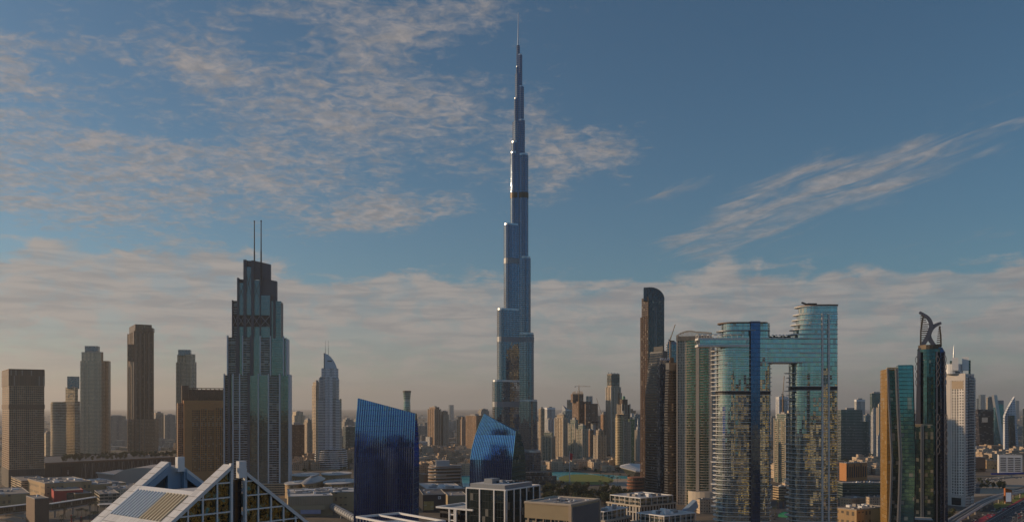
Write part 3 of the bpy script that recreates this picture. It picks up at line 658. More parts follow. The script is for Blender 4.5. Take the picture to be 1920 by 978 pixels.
# ================================================================== blue ribbed glass blades
def interp(tab, y):
    if y <= tab[0][0]: return tab[0][1]
    for (a, va), (b, vb) in zip(tab, tab[1:]):
        if y <= b: return va + (vb-va)*(y-a)/(b-a)
    return tab[-1][1]
def blade(label, Y, thf, L, S, Rr, topline, depth, ytop, nf, mats):
    """curved glass blade: L, S, Rr give left edge, near corner and right edge column against row; topline cuts it on a slant"""
    rows = [ytop + (1100-ytop)*i/14 for i in range(15)][::-1]
    t = thing('blue_glass_tower', label, 'office tower', (wx(interp(S, 900), Y), Y+depth/2))
    rings = []
    a = R(thf); d = (math.cos(a), math.sin(a)); nn = (-d[1], d[0])
    for y in rows:
        xl, xs, xr = interp(L, y), interp(S, y), interp(Rr, y)
        P = (wx(xs, Y), Y); tl = hit(P, d, xl); FL = (P[0]+d[0]*tl, P[1]+d[1]*tl)
        tr = hit(P, nn, xr) if xr > xs + .3 else .5
        tr = max(.5, min(depth, tr)); BR = (P[0]+nn[0]*tr, P[1]+nn[1]*tr)
        mid = (P[0]*.5+FL[0]*.5 - nn[0]*.6, P[1]*.5+FL[1]*.5 - nn[1]*.6)
        BL = (FL[0]+nn[0]*tr, FL[1]+nn[1]*tr)
        rings.append(([FL, mid, P, BR, BL], wz(y, Y)))
    def cut(mb, name, mats, parent):
        o = mb.build(name, mats, parent); me = o.data; bm = bmesh.new(); bm.from_mesh(me)
        (x0, y0), (x1, y1) = topline
        A = Vector((wx(x0, Y), Y, wz(y0, Y))); B = Vector((wx(x1, Y), Y, wz(y1, Y))); nrm = (B-A).cross(Vector((nn[0], nn[1], 0))).normalized()
        if nrm.z < 0: nrm = -nrm
        r = bmesh.ops.bisect_plane(bm, geom=bm.verts[:]+bm.edges[:]+bm.faces[:], plane_co=A-ORG[o.name], plane_no=nrm, clear_outer=True)
        ed = [e for e in r['geom_cut'] if isinstance(e, bmesh.types.BMEdge)]
        f = bmesh.ops.contextual_create(bm, geom=ed)['faces']
        for q in f: q.material_index = 1
        bm.to_mesh(me); bm.free(); return o
    mb = MB(); mb.loft(rings); skin = cut(mb, 'curtain_wall', [mats[0], mats[1], mats[3]], t)
    for f in skin.data.polygons:                       # the narrow flank has a plainer, greener glass
        if f.normal.x*d[0] + f.normal.y*d[1] > .6 and abs(f.normal.z) < .4: f.material_index = 2
    # glass fins standing out from the front skin
    Mf = mats[2]
    for k in range(nf+1):
        u = k/nf; rr = []
        for ring, z in rings:
            FL, mid, P, _, _ = ring
            q = Vector(FL).lerp(Vector(mid), u*2) if u < .5 else Vector(mid).lerp(Vector(P), u*2-1)
            w = .27; rr.append(([(q.x-d[0]*w-nn[0]*.5, q.y-d[1]*w-nn[1]*.5), (q.x+d[0]*w-nn[0]*.5, q.y+d[1]*w-nn[1]*.5), (q.x+d[0]*w+nn[0]*.2, q.y+d[1]*w+nn[1]*.2), (q.x-d[0]*w+nn[0]*.2, q.y-d[1]*w+nn[1]*.2)], z))
        mb = MB(); mb.loft(rr, 0, 0); cut(mb, 'glass_fin', [Mf, Mf], t)
    return t
Mfin = plain('blue_glass_fin', (.34, .56, .90), .05, .93, var=.05)
side = facade('blue_side_glass', (.03, .05, .06), (.10, .22, .25), 3.8, 2., .08, .06, .85, .07, .006, .2, blind=.02)
blade('tall blue ribbed glass tower with a slanted roof, left of the two blue blades', 620, -7,
      [(745, 672.3), (790, 668), (830, 665.5), (880, 664.3), (980, 664)], [(745, 779), (775, 778.5), (830, 776), (900, 775), (980, 774)],
      [(745, 779.6), (775, 781), (800, 784), (840, 785.8), (900, 786), (980, 785)], ((672, 747), (781, 775.5)), 26, 735, 26, [M['blue'], M['dark'], Mfin, side])
blade('shorter blue ribbed glass tower with an arched side, right of the two blue blades', 780, -24,
      [(770, 912), (783, 905), (800, 897), (830, 887.5), (860, 882.5), (905, 881), (980, 881)], [(770, 968), (810, 966.5), (830, 964.5), (870, 960), (905, 958), (980, 957)],
      [(770, 968.4), (806, 969), (815, 976), (830, 981), (860, 985), (905, 986), (980, 986)], ((906, 780), (979, 813)), 40, 768, 24, [M['blue'], M['dark'], Mfin, side])

# ================================================================== foreground office blocks
def rim(mb, pts, w, z, h, m=0):
    """parapet ring of width w round a footprint"""
    inn = offset(pts, -w); n = len(pts)
    for i in range(n):
        j = (i+1) % n; mb.prism([pts[i], pts[j], inn[j], inn[i]], z, z+h, m, m, True)
def black_glass_office():
    Y = 430.; th = 57; p = quad(873.5, 948, 1013, Y, th); z1 = wz(919.5, Y)
    t = thing('dark_glass_office', 'black glass office block with white strips and white roof below the shorter blue blade', 'office building', centre(p))
    mb = MB(); mb.prism(p, 0, z1); mb.build('glass_wall', [M['m5'], M['roof_pale']], t)
    def strip(i, u, w=.35):
        a, b = Vector(p[i]), Vector(p[(i+1) % 4]); q = a.lerp(b, u); e = (b-a).normalized()*w; n = Vector((e.y, -e.x)).normalized()*.45
        mb = MB(); mb.prism([tuple(q-e+n), tuple(q+e+n), tuple(q+e-n*.4), tuple(q-e-n*.4)], 0, z1, 0, 0); mb.build('white_strip', M['white'], t)
    for u in (.02, .36, .72, .985): strip(3, u)
    for u in (.02, .22, .40, .58, .78, .97): strip(0, u, .28)
    ov = offset(p, -3.2); r = [ov[0], (ov[1][0]*.85+ov[0][0]*.15, ov[1][1]*.85+ov[0][1]*.15), (ov[2][0]*.85+ov[3][0]*.15, ov[2][1]*.85+ov[3][1]*.15), ov[3]]
    r = offset(r, 1.6)
    mb = MB(); mb.prism(r, z1+.02, z1+2.6, 1, 0, True); mb.build('roof_slab', [M['roof_pale'], M['grey']], t)
    c = centre(r)
    mb = MB(); mb.box((c[0]-5, c[1]-3, z1+2.61), (7, 5, 2.4), th); mb.build('plant_box', M['grey'], t)
    mb = MB()
    for k in range(5): mb.box((c[0]+5+k*1.7, c[1]+k*2.0-2, z1+2.61), (1.6, 1.2, .9), th)
    mb.build('air_conditioner', M['dark'], t)
    rq = random.Random(6)
    for k in range(12):
        mb = MB(); mb.box((c[0]+rq.uniform(-9, 9), c[1]+rq.uniform(-7, 9), z1+2.61), (rq.uniform(.5, 1.8), rq.uniform(.5, 1.4), rq.uniform(.3, 1.1)), th); mb.build('roof_unit', rq.choice([M['grey'], M['concrete'], M['dark']]), t)
    mb = MB(); rim(mb, p, .5, z1, .7); mb.build('parapet', M['white'], t)
black_glass_office()
def tan_office():
    Y = 400.; p = quad(985, 1070, 1122.5, Y, 58); z1 = wz(946, Y)
    t = thing('tan_office', 'tan flat roofed office block with blue window bands at the bottom edge', 'office building', centre(p))
    mb = MB(); mb.prism(p, 0, z1-7.5); w = mb.build('wall', [M['m6'], M['roof']], t)
    mb = MB(); mb.prism(offset(p, .25), z1-7.49, z1-.6, 0, 0); mb.build('fascia', M['tan'], t)
    # fins on the right-hand face
    a, b = Vector(p[0]), Vector(p[1]); n = Vector(((b-a).y, -(b-a).x)).normalized(); mb = MB()
    for k in range(26):
        q = a.lerp(b, (k+.5)/26); e = (b-a).normalized()*.22; mb.prism([tuple(q-e+n*.8), tuple(q+e+n*.8), tuple(q+e), tuple(q-e)], 0, z1-1.2, 0, 0)
    mb.build('fins', M['grey'], t)
    mb = MB(); q = [tuple(a+n*.1), tuple(b+n*.1), tuple(b+n*.3), tuple(a+n*.3)][::-1]; mb.prism(q, 0, z1-1.3, 0, 0); mb.build('recessed_glass', M['m5'], t)
    for i in (0, 1):
        q = Vector(p[i]); mb = MB(); mb.box((q.x, q.y, 0), (1.6, 1.6, z1-.5), 58); mb.build('corner_pier', M['beige'], t)
    mb = MB(); mb.prism(offset(p, .5), z1-.6, z1-.05, 1, 0, True); mb.build('roof_edge', [M['roof'], M['beige']], t)
    mb = MB(); rim(mb, offset(p, .45), .9, z1-.04, .5); mb.build('parapet', M['cream'], t)
    c = centre(p); mb = MB()
    for dx, dy in ((-2, 2), (0, 0), (2, 1), (-1, -2)): mb.box((c[0]+dx, c[1]+dy, z1-.04), (1.6, .9, .4), 20+dx*14)
    mb.build('roof_vent', M['dark'], t)
    r = random.Random(4); e, f = Vector(p[1])-Vector(p[0]), Vector(p[3])-Vector(p[0])
    for k in range(12):
        q = Vector(p[0])+e*r.uniform(.1, .9)+f*r.uniform(.1, .9); mb = MB(); mb.box((q.x, q.y, z1-.04), (r.uniform(.5, 1.6), r.uniform(.5, 1.2), r.uniform(.3, 1.0)), 58); mb.build('roof_unit', r.choice([M['grey'], M['concrete'], M['white']]), t)
    for k in range(3):
        q = Vector(p[0])+e*.15+f*(.25+.22*k); w_ = q+e*.6; mb = MB(); mb.tube((q.x, q.y, z1+.2), (w_.x, w_.y, z1+.2), .14, n=6); mb.build('roof_pipe', M['steel'], t)
    # small blinds and cornice ribs under the fascia
    a, b = Vector(p[3]), Vector(p[0]); n = Vector(((b-a).y, -(b-a).x)).normalized(); mb = MB()
    for k in range(6):
        q = a.lerp(b, (k+.5)/6); mb.box((q.x+n.x*.35, q.y+n.y*.35, 0), (.5, .5, z1-7.6), 58)
    mb.build('window_pier', M['beige'], t)
tan_office()
def courtyard_office():
    Y = 372.; p = quad(667, 752, 836, Y, 40); z1 = wz(983, Y)
    t = thing('courtyard_office', 'low office with a white open roof frame in front of the taller blue blade', 'office building', centre(p))
    mb = MB(); mb.prism(offset(p, -1.5), 0, z1-3); mb.build('glass_wall', [M['m5'], M['roof_dark']], t)
    mb = MB(); rim(mb, p, 1.1, z1-.9, .9); mb.build('roof_frame', M['white'], t)
    def ln(i, u): return Vector(p[i]).lerp(Vector(p[(i+1) % 4]), u)
    for u in (.5,):
        for (i, j) in ((0, 2),):
            A, B = ln(i, u), ln(j, 1-u); mb = MB(); mb.beam((A.x, A.y, z1-.45), (B.x, B.y, z1-.45), .9, .8, (-(B-A).y, (B-A).x, 0)); mb.build('cross_beam', M['white'], t)
    c = centre(p); mb = MB(); mb.box((c[0]-3, c[1]-6, z1-3), (13, 9, 1.9), 40); mb.build('skylight', M['blueg'], t)
    mb = MB()
    for k in range(14):
        for i in (0, 3):
            q = ln(i, (k+.5)/14); mb.box((q.x, q.y, z1-3), (.3, .3, 2.1), 40)
    mb.build('frame_post', M['grey'], t)
courtyard_office()
def portico_office():
    Y = 440.; p = quad(817, 886, 935, Y, 55); z1 = wz(954, Y)
    t = thing('portico_office', 'dark office with white roof frame and ladder columns, left of the black glass block', 'office building', centre(p))
    mb = MB(); mb.prism(offset(p, -1.6), 0, z1-1); mb.build('glass_wall', [M['blackslab'], M['roof_pale']], t)
    mb = MB(); rim(mb, p, 1.2, z1-.9, .9); mb.build('roof_frame', M['white'], t)
    a, b = Vector(p[3]), Vector(p[0])
    for u in (.38, .52, .56):
        q = a.lerp(b, u); mb = MB(); mb.box((q.x, q.y, 0), (.8, .8, z1-1), 55); mb.build('column', M['white'], t)
    mb = MB()
    for k in range(9):
        q = a.lerp(b, .45); mb.box((q.x, q.y, z1-4-k*3), (3.6, .3, .7), 90+55)
    mb.build('ladder_rung', M['white'], t)
portico_office()

# ================================================================== foreground building with pyramid gables
def pyramid_building():
    Y1 = 150.; d = Vector((.62, .785, 0)).normalized(); a = Vector((-d.y, d.x, 0)); up = Vector((0, 0, 1))
    A = Vector((wx(441, Y1), Y1, wz(866.5, Y1))); m = .76
    L = hit(A, a, 322)
    t = thing('pyramid_roof_building', 'white framed pyramid gables with dark mirror glazing and a louvred roof in the left foreground', 'building', (A.x+a.x*L/2, A.y+a.y*L/2))
    P = lambda tt, aa, z: A + d*tt + a*aa + up*z                       # z measured from the ridge
    sl = lambda tt: -abs(tt)*m
    Mw = facade('white_roof_panel', (.22, .21, .20), (.66, .65, .64), 1.7, 1.35, .06, .03, .0, .55, .0, .22, blind=0, cvar=.2)
    Mg = facade('rippled_mirror_glass', (.02, .02, .02), (.085, .10, .08), 1.3, 1.35, .01, .01, .92, .03, .01, .2, blind=0, wave=.38)
    Mb, Mlb, Mlc = M['blueg'], plain('blue_white_louvre', (.46, .54, .64), .5, var=.05), plain('gold_lit_louvre', (.58, .50, .36), .5, var=.05)
    def slope_beam(t0, t1, a0, a1, thick, name, mat, lift=0.):
        mb = MB(); q = [P(t0, a0, sl(t0)+lift), P(t0, a1, sl(t0)+lift), P(t1, a1, sl(t1)+lift), P(t1, a0, sl(t1)+lift)]
        lo = [v - up*thick for v in q]; Ls = abs(t1-t0)*1.26; w = abs(a1-a0)
        mb.face(q, [(0.3, 0), (w+.3, 0), (w+.3, Ls), (.3, Ls)]); mb.face(lo[::-1], [(0, 0)]*4)
        for i in range(4):
            j = (i+1) % 4; mb.face([q[i], lo[i], lo[j], q[j]], [(.3, 0.2), (.3, .2+thick*.5), (1.3, .2+thick*.5), (1.3, .2)])
        return mb.build(name, mat, t)
    def post(tt, w, a0, a1, zlo, zhi, name, mat):
        mb = MB(); q = [P(tt-w/2, a0, 0), P(tt+w/2, a0, 0), P(tt+w/2, a1, 0), P(tt-w/2, a1, 0)]
        mb.prism([(v.x, v.y) for v in q], A.z+zlo, A.z+zhi, 0, 0, True); return mb.build(name, mat, t)
    def gable(a0, sgn, front):
        # sgn: which way the body lies
        slope_beam(-.5, -24, a0, a0+sgn*2.7, .75, 'sloping_beam', Mw, .1)
        slope_beam(2.1, 24, a0, a0+sgn*2.3, .75, 'sloping_beam', Mw, .1)
        post(1.45, 1.5, a0-sgn*.15, a0+sgn*.75, -2.75, .2, 'ridge_cap', M['white'])
    gable(0., 1, True)
    # glazed front gable
    def tri(poly, a_, name, mat):
        mb = MB(); f = [P(tt, a_, z) for tt, z in poly]; bk = [P(tt, a_+.12, z) for tt, z in poly]
        mb.face(f, [(tt, z) for tt, z in poly]); mb.face(bk[::-1], [(tt, z) for tt, z in poly[::-1]])
        for i in range(len(f)):
            j = (i+1) % len(f); mb.face([f[i], bk[i], bk[j], f[j]], [(0, 0)]*4)
        return mb.build(name, mat, t)
    zb = -24*m
    tri([(-.75, sl(.75)-.5), (-24, zb-.5), (-24, zb-4), (-.75, zb-4)], .45, 'mirror_glazing', Mg)
    tri([(2.2, sl(2.2)-.5), (2.2, zb-4), (24, zb-4), (24, zb-.5)], .45, 'mirror_glazing', Mg)
    tri([(-.4, -3.3), (-.4, zb-4), (2.0, zb-4), (2.0, -2.9)], 1.1, 'recessed_slot', facade('slot_glass', (.01, .01, .012), (.03, .035, .045), 2.6, 2.5, .04, .02, .6, .15, .01, .2, blind=0))
    post(-.62, .42, 0, .6, zb-4, -.1, 'mullion_post', M['white']); post(2.2, .42, 0, .6, zb-4, -1.2, 'mullion_post', M['white'])
    post(.35, .25, .7, 1.05, zb-4, -3., 'mullion_post', M['dark'])
    for k in range(1, 9):
        tt = -.62 - 2.75*k; post(tt, .26, .18, .5, zb-4, sl(tt)-.4, 'mullion', M['white'])
        tt = 2.2 + 2.75*k; post(tt, .26, .18, .5, zb-4, sl(tt)-.4, 'mullion', M['white'])
    for k in range(1, 8):
        z = -.9 - 2.55*k; te = -z/m - .6
        for ta, tb in ((-te, -.62), (2.2, te)):
            if tb - ta > .5:
                mb = MB(); mb.beam(P(ta, .34, z), P(tb, .34, z), .3, .24, a); mb.build('transom', M['white'], t)
    # rear gable, seen from inside: white lining tinted blue-grey as if shaded, with two dark triangles and posts
    a2 = L
    slope_beam(-.9, -24, a2-.6, a2+2.2, .8, 'sloping_beam', Mw, .1); slope_beam(2.1, 24, a2-.4, a2+2.0, .8, 'sloping_beam', Mw, .1)
    post(1.55, 1.4, a2-.7, a2+.2, -2.6, .2, 'ridge_cap', M['white']); 
    tri([(-.9, -1.2), (-24, zb-.8), (24, zb-.8), (2.1, -2.2)], a2+.6, 'gable_lining', Mb)
    post(-.75, .7, a2-.5, a2+.5, -9, -.7, 'lining_post', M['blueg']); post(2.6, .7, a2-.5, a2+.5, -9, -2.2, 'lining_post', M['blueg'])
    for ta, tb in ((-1.2, -7.5), (3.1, 8.5)):
        tri([(ta, sl(ta)-1.3), (tb, sl(tb)-1.3), (tb, -8.5), (ta, -8.5)] if ta > 0 else [(ta, sl(ta)-1.3), (ta, -8.5), (tb, -8.5), (tb, sl(tb)-1.1)], a2+.35, 'dark_panel', plain('slate_panel', (.06, .075, .085), .6))
    slope_beam(-1, -9, a2-.9, a2-.4, 1.3, 'beam_lining', Mb, -.75); slope_beam(2.6, 10, a2-.9, a2-.4, 1.3, 'beam_lining', Mb, -.75)
    # roof deck in the recess and its white plant room
    zd = sl(7.6)
    mb = MB(); q = [P(-6.9, 2.7, 0), P(9, 2.7, 0), P(9, a2+.3, 0), P(-6.9, a2+.3, 0)]; mb.prism([(v.x, v.y) for v in q], A.z+zd-2.5, A.z+zd-.1); mb.build('roof_deck', [M['blueg'], M['roof_dark']], t)
    mb = MB(); q = [P(-6.4, 3.2, 0), P(.6, 3.2, 0), P(.6, 9.5, 0), P(-6.4, 9.5, 0)]; mb.prism([(v.x, v.y) for v in q], A.z+zd-.1, A.z+zd+1.0, 0, 1); mb.build('plant_room', [M['white'], M['roof_pale']], t)
    mb = MB(); c = P(-1, 6, zd+1.0)
    for k in range(3): mb.box((c.x+k*1.3, c.y+k*.8, c.z), (.9, .7, .5), 50)
    mb.build('roof_unit', M['dark'], t)
    # louvred slope: pan below, blades running down it
    mb = MB(); q = [P(-6.9, 2.7, sl(6.9)-.95), P(-12.2, 2.7, sl(12.2)-.95), P(-12.2, a2-.6, sl(12.2)-.95), P(-6.9, a2-.6, sl(6.9)-.95)]
    mb.face(q, [(0, 0)]*4); lo = [v-up*.3 for v in q]; mb.face(lo[::-1], [(0, 0)]*4); mb.build('louvre_pan', plain('louvre_pan', (.06, .08, .12), .7), t)
    n = 17
    for k in range(n):
        aa = 3.3 + (a2-.6-3.8)*k/(n-1)
        mb = MB(); mb.beam(P(-7.0, aa, sl(7.0)-.22), P(-12.2, aa, sl(12.2)-.22), .38, .8, a); mb.build('louvre_blade', Mlc if k < 7 else Mlb, t)  # near blades painted cream for gold light on white louvres
    slope_beam(-6.3, -7.0, 2.7, a2-.6, .5, 'louvre_border', M['white'], .05); slope_beam(-12.2, -14.5, 2.7, a2-.6, .6, 'louvre_border', Mw, .05)
    slope_beam(-14.6, -24, 2.7, a2-.6, .6, 'lower_roof', Mw, -.5)
    # body of the building below
    q = [P(-24, .7, 0), P(24, .7, 0), P(24, a2+1.8, 0), P(-24, a2+1.8, 0)]
    mb = MB(); mb.prism([(v.x, v.y) for v in q], 0, A.z+zb-4.05); mb.build('wall', [M['res_cream'], M['roof']], t)
pyramid_building()

# ================================================================== silver hotel tower with a quarter-dome top
def dome_tower():
    Y = 1820.; F = Front(614, Y, 12); t = thing('domed_hotel_tower', 'silver balcony tower with a quarter dome, two thin masts and a flared round base', 'skyscraper', F.pt(0, 20))
    Mv = facade('silver_balconies', (.70, .69, .69), (.13, .13, .13), 3.4, 9., .45, .02, .4, .2, .01, .4); Mg = M['addr_white']
    def seg(xa, xb, top, b0, b1, mat, base=0., name='wall'):
        mb = MB(); mb.prism(F.rect(F.t(xa), F.t(xb), b0, b1), base, F.z(top)); return mb.build(name, [mat, M['roof_pale']], t)
    seg(592, 597, 750, 3, 42, M['res_cream']); seg(597, 637, 749, 3, 40, Mv); seg(610, 624, 747, .5, 30, Mg); seg(624, 640, 750, 6, 40, Mv); seg(637, 640.5, 747, 3, 38, M['res_cream'])
    seg(598, 635.5, 708, 4, 38, Mv, F.z(749)); seg(610, 624, 706, 1.5, 30, Mg, F.z(747)); seg(600, 606, 706, 3, 36, M['grey'], F.z(749))
    seg(602.5, 634.5, 690, 5.5, 36, Mg, F.z(708)); seg(603, 633, 690, 8, 34, M['dark'], F.z(700))
    o = seg(603.5, 632, 689.5, 6.5, 32, M['concrete'], F.z(690) - 1)
    mb = MB(); mb.prism(F.rect(F.t(604), F.t(634), 7, 33), F.z(690), F.z(691.5), 0, 0, True); mb.build('cornice', M['steel'], t)
    # quarter dome: vertical left edge, curve falling to the right, with the drum wall under it
    n = 12; pr = [(F.t(608), F.z(690)), (F.t(608), F.z(661.5))] + [(F.t(608 + 26.5*math.sin(R(90*i/n))), F.z(662 + 46*(1-math.cos(R(90*i/n)))**.9)) for i in range(1, n+1)]
    mb = MB()
    for i in range(len(pr)-1):
        (t0, z0), (t1, z1) = pr[i], pr[i+1]; mb.face([(*F.pt(t0, 6), z0), (*F.pt(t1, 6), z1), (*F.pt(t1, 26), z1), (*F.pt(t0, 26), z0)], [(0, 0)]*4)
    for b in (6, 26): mb.face([(*F.pt(tt, b), z) for tt, z in pr], [(tt, z) for tt, z in pr])
    mb.build('quarter_dome', plain('pale_dome_cladding', (.46, .52, .60), .35, .35, var=.06), t)
    mb = MB(); mb.prism(F.rect(F.t(607), F.t(608.4), 5.6, 26.4), F.z(690), F.z(661), 0, 0); mb.build('dome_edge', M['bronze'], t)
    mb = MB(); mb.box((*F.pt(F.t(618), 5.7), F.z(677)), (F.t(622)-F.t(614), .4, 2.2), 12); mb.build('dome_sign', M['dark'], t)
    for x in (610, 615.6):
        p = F.pt(F.t(x), 15); mb = MB(); mb.tube((*p, F.z(664)), (*p, F.z(650)), .6, .45, 6); mb.tube((*p, F.z(650)), (*p, F.z(637)), .35, .2, 6); mb.build('mast', M['grey'], t)
    # floor slabs standing proud on both flanks
    for xa, xb, y0, y1 in ((624.3, 640.8, 848, 753), (596, 609.5, 848, 753), (624.3, 637, 745, 712), (597.5, 609.5, 745, 712)):
        mb = MB(); z = F.z(y0); 
        while z < F.z(y1): mb.prism(F.rect(F.t(xa), F.t(xb), 1.6, 8), z, z+.9, 0, 0, True); z += 3.4
        mb.build('balcony_slabs', M['white'], t)
    # flared round base of ring floors
    c = F.pt(F.t(620), 22); rx = (F.t(651)-F.t(589))/2
    z0, z1 = 0., F.z(846); k = 9
    for i in range(k):
        f = i/(k-1); zz = z0+(z1-z0)*f; w = rx*(1.0 - .07*f**2)
        mb = MB(); mb.prism(ell(c[0]+f*1, c[1], w, 30, 10, 32), zz+1.5, zz+4.6, 0, 1); mb.build('base_storey', [M['gglass'], M['roof_pale']], t)
        mb = MB(); mb.prism(ell(c[0]+f*1, c[1], w+1.2, 31.2, 10, 32), zz, zz+1.5, 0, 0, True); mb.build('base_ring', M['white'], t)
    mb = MB()
    for k in range(8):
        tt = F.t(622 + k*2.0); mb.beam((*F.pt(tt, -9.6), 2), (*F.pt(tt-5, -8.0), z1), .7, .6, F.d + (0,))
    mb.build('lattice_screen', M['white'], t)
dome_tower()
mb = None
# ------------------------------------------------------------------ generic towers
def tower(name, label, cat, x0, xs, x1, top, Y, th, mat, group=None, steps=(), piers=None, balc=None, plant=True, roof='roof', base=None, spire=None, slabs=None, frame=None):
    """box tower read from its three edge columns; steps = (inset, row) upper tiers; piers/balconies are real relief"""
    p = quad(x0, xs, x1, Y, th); th = math.degrees(math.atan2(p[1][1]-p[0][1], p[1][0]-p[0][0])); z1 = wz(top, Y)
    t = thing(name, label, cat, centre(p), group)
    first = wz(steps[0][2], Y) if steps else z1
    mb = MB(); mb.prism(p, 0, first if steps else z1); mb.build('wall', [mat, M[roof]], t)
    q, zl = p, first
    for k, (ins, row, _) in enumerate(steps):
        zn = wz(row, Y); q = offset(p, -ins)
        mb = MB(); mb.prism(q, zl+.01, zn); mb.build('upper_tier', [mat, M[roof]], t); zl = zn
    if piers:
        pm, w = piers
        for i in range(4):
            mb = MB(); c = Vector(p[i]); mb.box((c.x, c.y, 0), (w, w, first+1.5), th); mb.build('corner_pier', pm, t)
        for i in (0, 3):
            a, b = Vector(p[i]), Vector(p[(i+1) % 4]); n = Vector(((b-a).y, -(b-a).x)).normalized()
            for u in (.36, .64):
                c = a.lerp(b, u) + n*.35; mb = MB(); mb.box((c.x, c.y, 0), (w*.6, w*.6, first+.6), th); mb.build('pier', pm, t)
    if balc:
        bm_, fh = balc
        for i in (0, 3):
            a, b = Vector(p[i]), Vector(p[(i+1) % 4]); n = Vector(((b-a).y, -(b-a).x)).normalized()
            for u0, u1 in ((.08, .32), (.68, .92)):
                A, B = a.lerp(b, u0), a.lerp(b, u1); mb = MB(); z = fh*3
                while z < first-4: mb.prism([tuple(A-n*.2), tuple(A+n*1.3)[:2], tuple(B+n*1.3), tuple(B-n*.2)], z, z+1.1, 0, 0, True); z += fh
                mb.build('balcony_stack', bm_, t)
    if slabs:
        sm, fh, out = slabs; mb = MB(); z = fh*2
        while z < first-1: mb.prism(offset(p, out), z, z+.8, 0, 0, True); z += fh
        mb.build('floor_slabs', sm, t)
    if frame:
        mb = MB(); rim(mb, offset(q, .4), 1.2, zl-5, 6); mb.build('crown_frame', frame, t)
    if plant:
        r = random.Random(int(x0*7+x1)); c = centre(q); e = Vector(q[1])-Vector(q[0]); w = e.length; dd = (Vector(q[3])-Vector(q[0])).length
        mb = MB(); mb.box((c[0], c[1], zl+.01), (w*r.uniform(.35, .6), dd*r.uniform(.35, .6), r.uniform(3, 6)), th)
        mb.build('roof_plant', M['concrete'], t)
        mb = MB(); rim(mb, offset(q, .05), .5, zl, 1.1); mb.build('parapet', M['concrete'], t)
    if base:
        o, h, bmn = base; mb = MB(); mb.prism(offset(p, o), 0, h); mb.build('podium', [M[bmn], M['roof']], t)
    if spire:
        h, w = spire; c = centre(q); mb = MB(); mb.tube((c[0], c[1], zl), (c[0], c[1], zl+h), w, w*.3, 6); mb.build('spire', M['steel'], t)
    return t, p, z1
def add_box(t, name, px0, px1, y0, y1, Y, dep, mat, th=None):
    if th is None: th = -math.degrees(math.atan(((px0+px1)/2-CX)/FPX))
    F = Front(px0, Y, th); mb = MB(); mb.prism(F.rect(0, F.t(px1), 0, dep), wz(y1, Y), wz(y0, Y), 0, 1, True); return mb.build(name, mat if isinstance(mat, list) else [mat, mat], t)
stone = M['cream']
# ---- left side
Y = 1370
t, p, z1 = tower('brown_tower', 'broad brown banded tower, leftmost tower in the photo', 'tower', 4, 17, 83, 692, Y, 12, M['res_brown'], slabs=(M['beige'], 3.5, .35), plant=False, frame=M['brown'])
mb = MB(); mb.prism(offset(p, .7), z1-26, z1-1, 0, 0, True); mb.build('crown_screen', facade('brown_screen', (.20, .13, .085), (.14, .09, .06), 26., 2.2, .02, .3, .2, .4), t)
mb = MB(); mb.prism(offset(p, .8), 0, wz(880, Y)); mb.build('podium', [M['podium'], M['roof']], t)
mb = MB(); mb.prism(offset(p, .75), wz(766, Y), wz(758, Y), 0, 0, True); mb.build('plant_floor_band', M['brown'], t)
t, p, z1 = tower('banded_tower', 'low round-cornered tan banded tower with bright slab edges behind the leftmost brown tower', 'tower', 95, 110, 122, 755, 1930, 40, M['band_tan'], plant=False)
Y = 1930; c = centre(p)
mb = MB(); z = 4.
cyl = ell(wx(108, Y), Y+4, 15, 15, 0, 20)
mb.prism(cyl, 0, wz(753, Y)); mb.build('round_corner', [M['band_tan'], M['roof']], t)
mb = MB()
while z < wz(757, Y): mb.prism(ell(wx(108, Y), Y+4, 16.6, 16.6, 0, 20), z, z+1.3, 0, 0, True); z += 3.6
mb.build('floor_slabs', M['cream'], t)
t, p, z1 = tower('arched_top_tower', 'tan banded tower with an arched crown frame and pale glass penthouse', 'tower', 119, 140, 150, 752, 1960, 30, M['band_tan'], slabs=(M['cream'], 3.6, .5), steps=((3, 726, 752),))
o = add_box(t, 'glass_penthouse', 126, 149, 705, 728, 1968, 18, [M['far_g'], M['roof']]); 
F = Front(134, 1962, 20); mb = MB()
for i in range(10):
    a0, a1 = R(180*i/10), R(180*(i+1)/10); q = lambda a: (*F.pt(math.cos(a)*5.5, -2.), F.z(745)+math.sin(a)*9)
    mb.beam(q(a0), q(a1), 1.2, 1.2, (F.n[0], F.n[1], 0))
mb.build('crown_arch', M['cream'], t)
t, p, z1 = tower('slim_cream_tower', 'cream balcony tower with pale glass roof box, just left of the dark brown tower', 'tower', 150.5, 190, 196, 676, 2150, 16, M['res_cream'], balc=(M['cream'], 3.4), steps=((2, 660, 676),), base=(4, 14, 'podium'))
add_box(t, 'glass_penthouse', 159, 183, 648, 662, 2160, 22, [M['far_g'], M['roof']], 12); add_box(t, 'side_wing', 190, 203.5, 676, 850, 2185, 26, [M['res_beige'], M['roof']], 14)
Y = 2120
t, p, z1 = tower('dark_brown_tower', 'tallest dark brown ribbed tower on the left with a flared lower block', 'tower', 240, 252, 287, 621, Y, 14, M['res_dark'], plant=False, steps=((2.5, 607, 621),), piers=(M['brown'], 3.2))
add_box(t, 'lower_block', 239, 290, 785, 862, Y-4, 50, [M['res_brown'], M['roof']], 12); add_box(t, 'side_bay', 239.2, 250, 645, 676, Y-2, 30, [M['res_dark'], M['roof_dark']], 12)
for x in (255, 263, 271, 279):
    F = Front(252, Y, 14); mb = MB(); mb.prism(F.rect(F.t(x)-1.4, F.t(x)+1.4, -1.6, 1), 0, F.z(624), 0, 0); mb.build('pier', plain('umber_pier', (.20, .14, .10), .7), t)
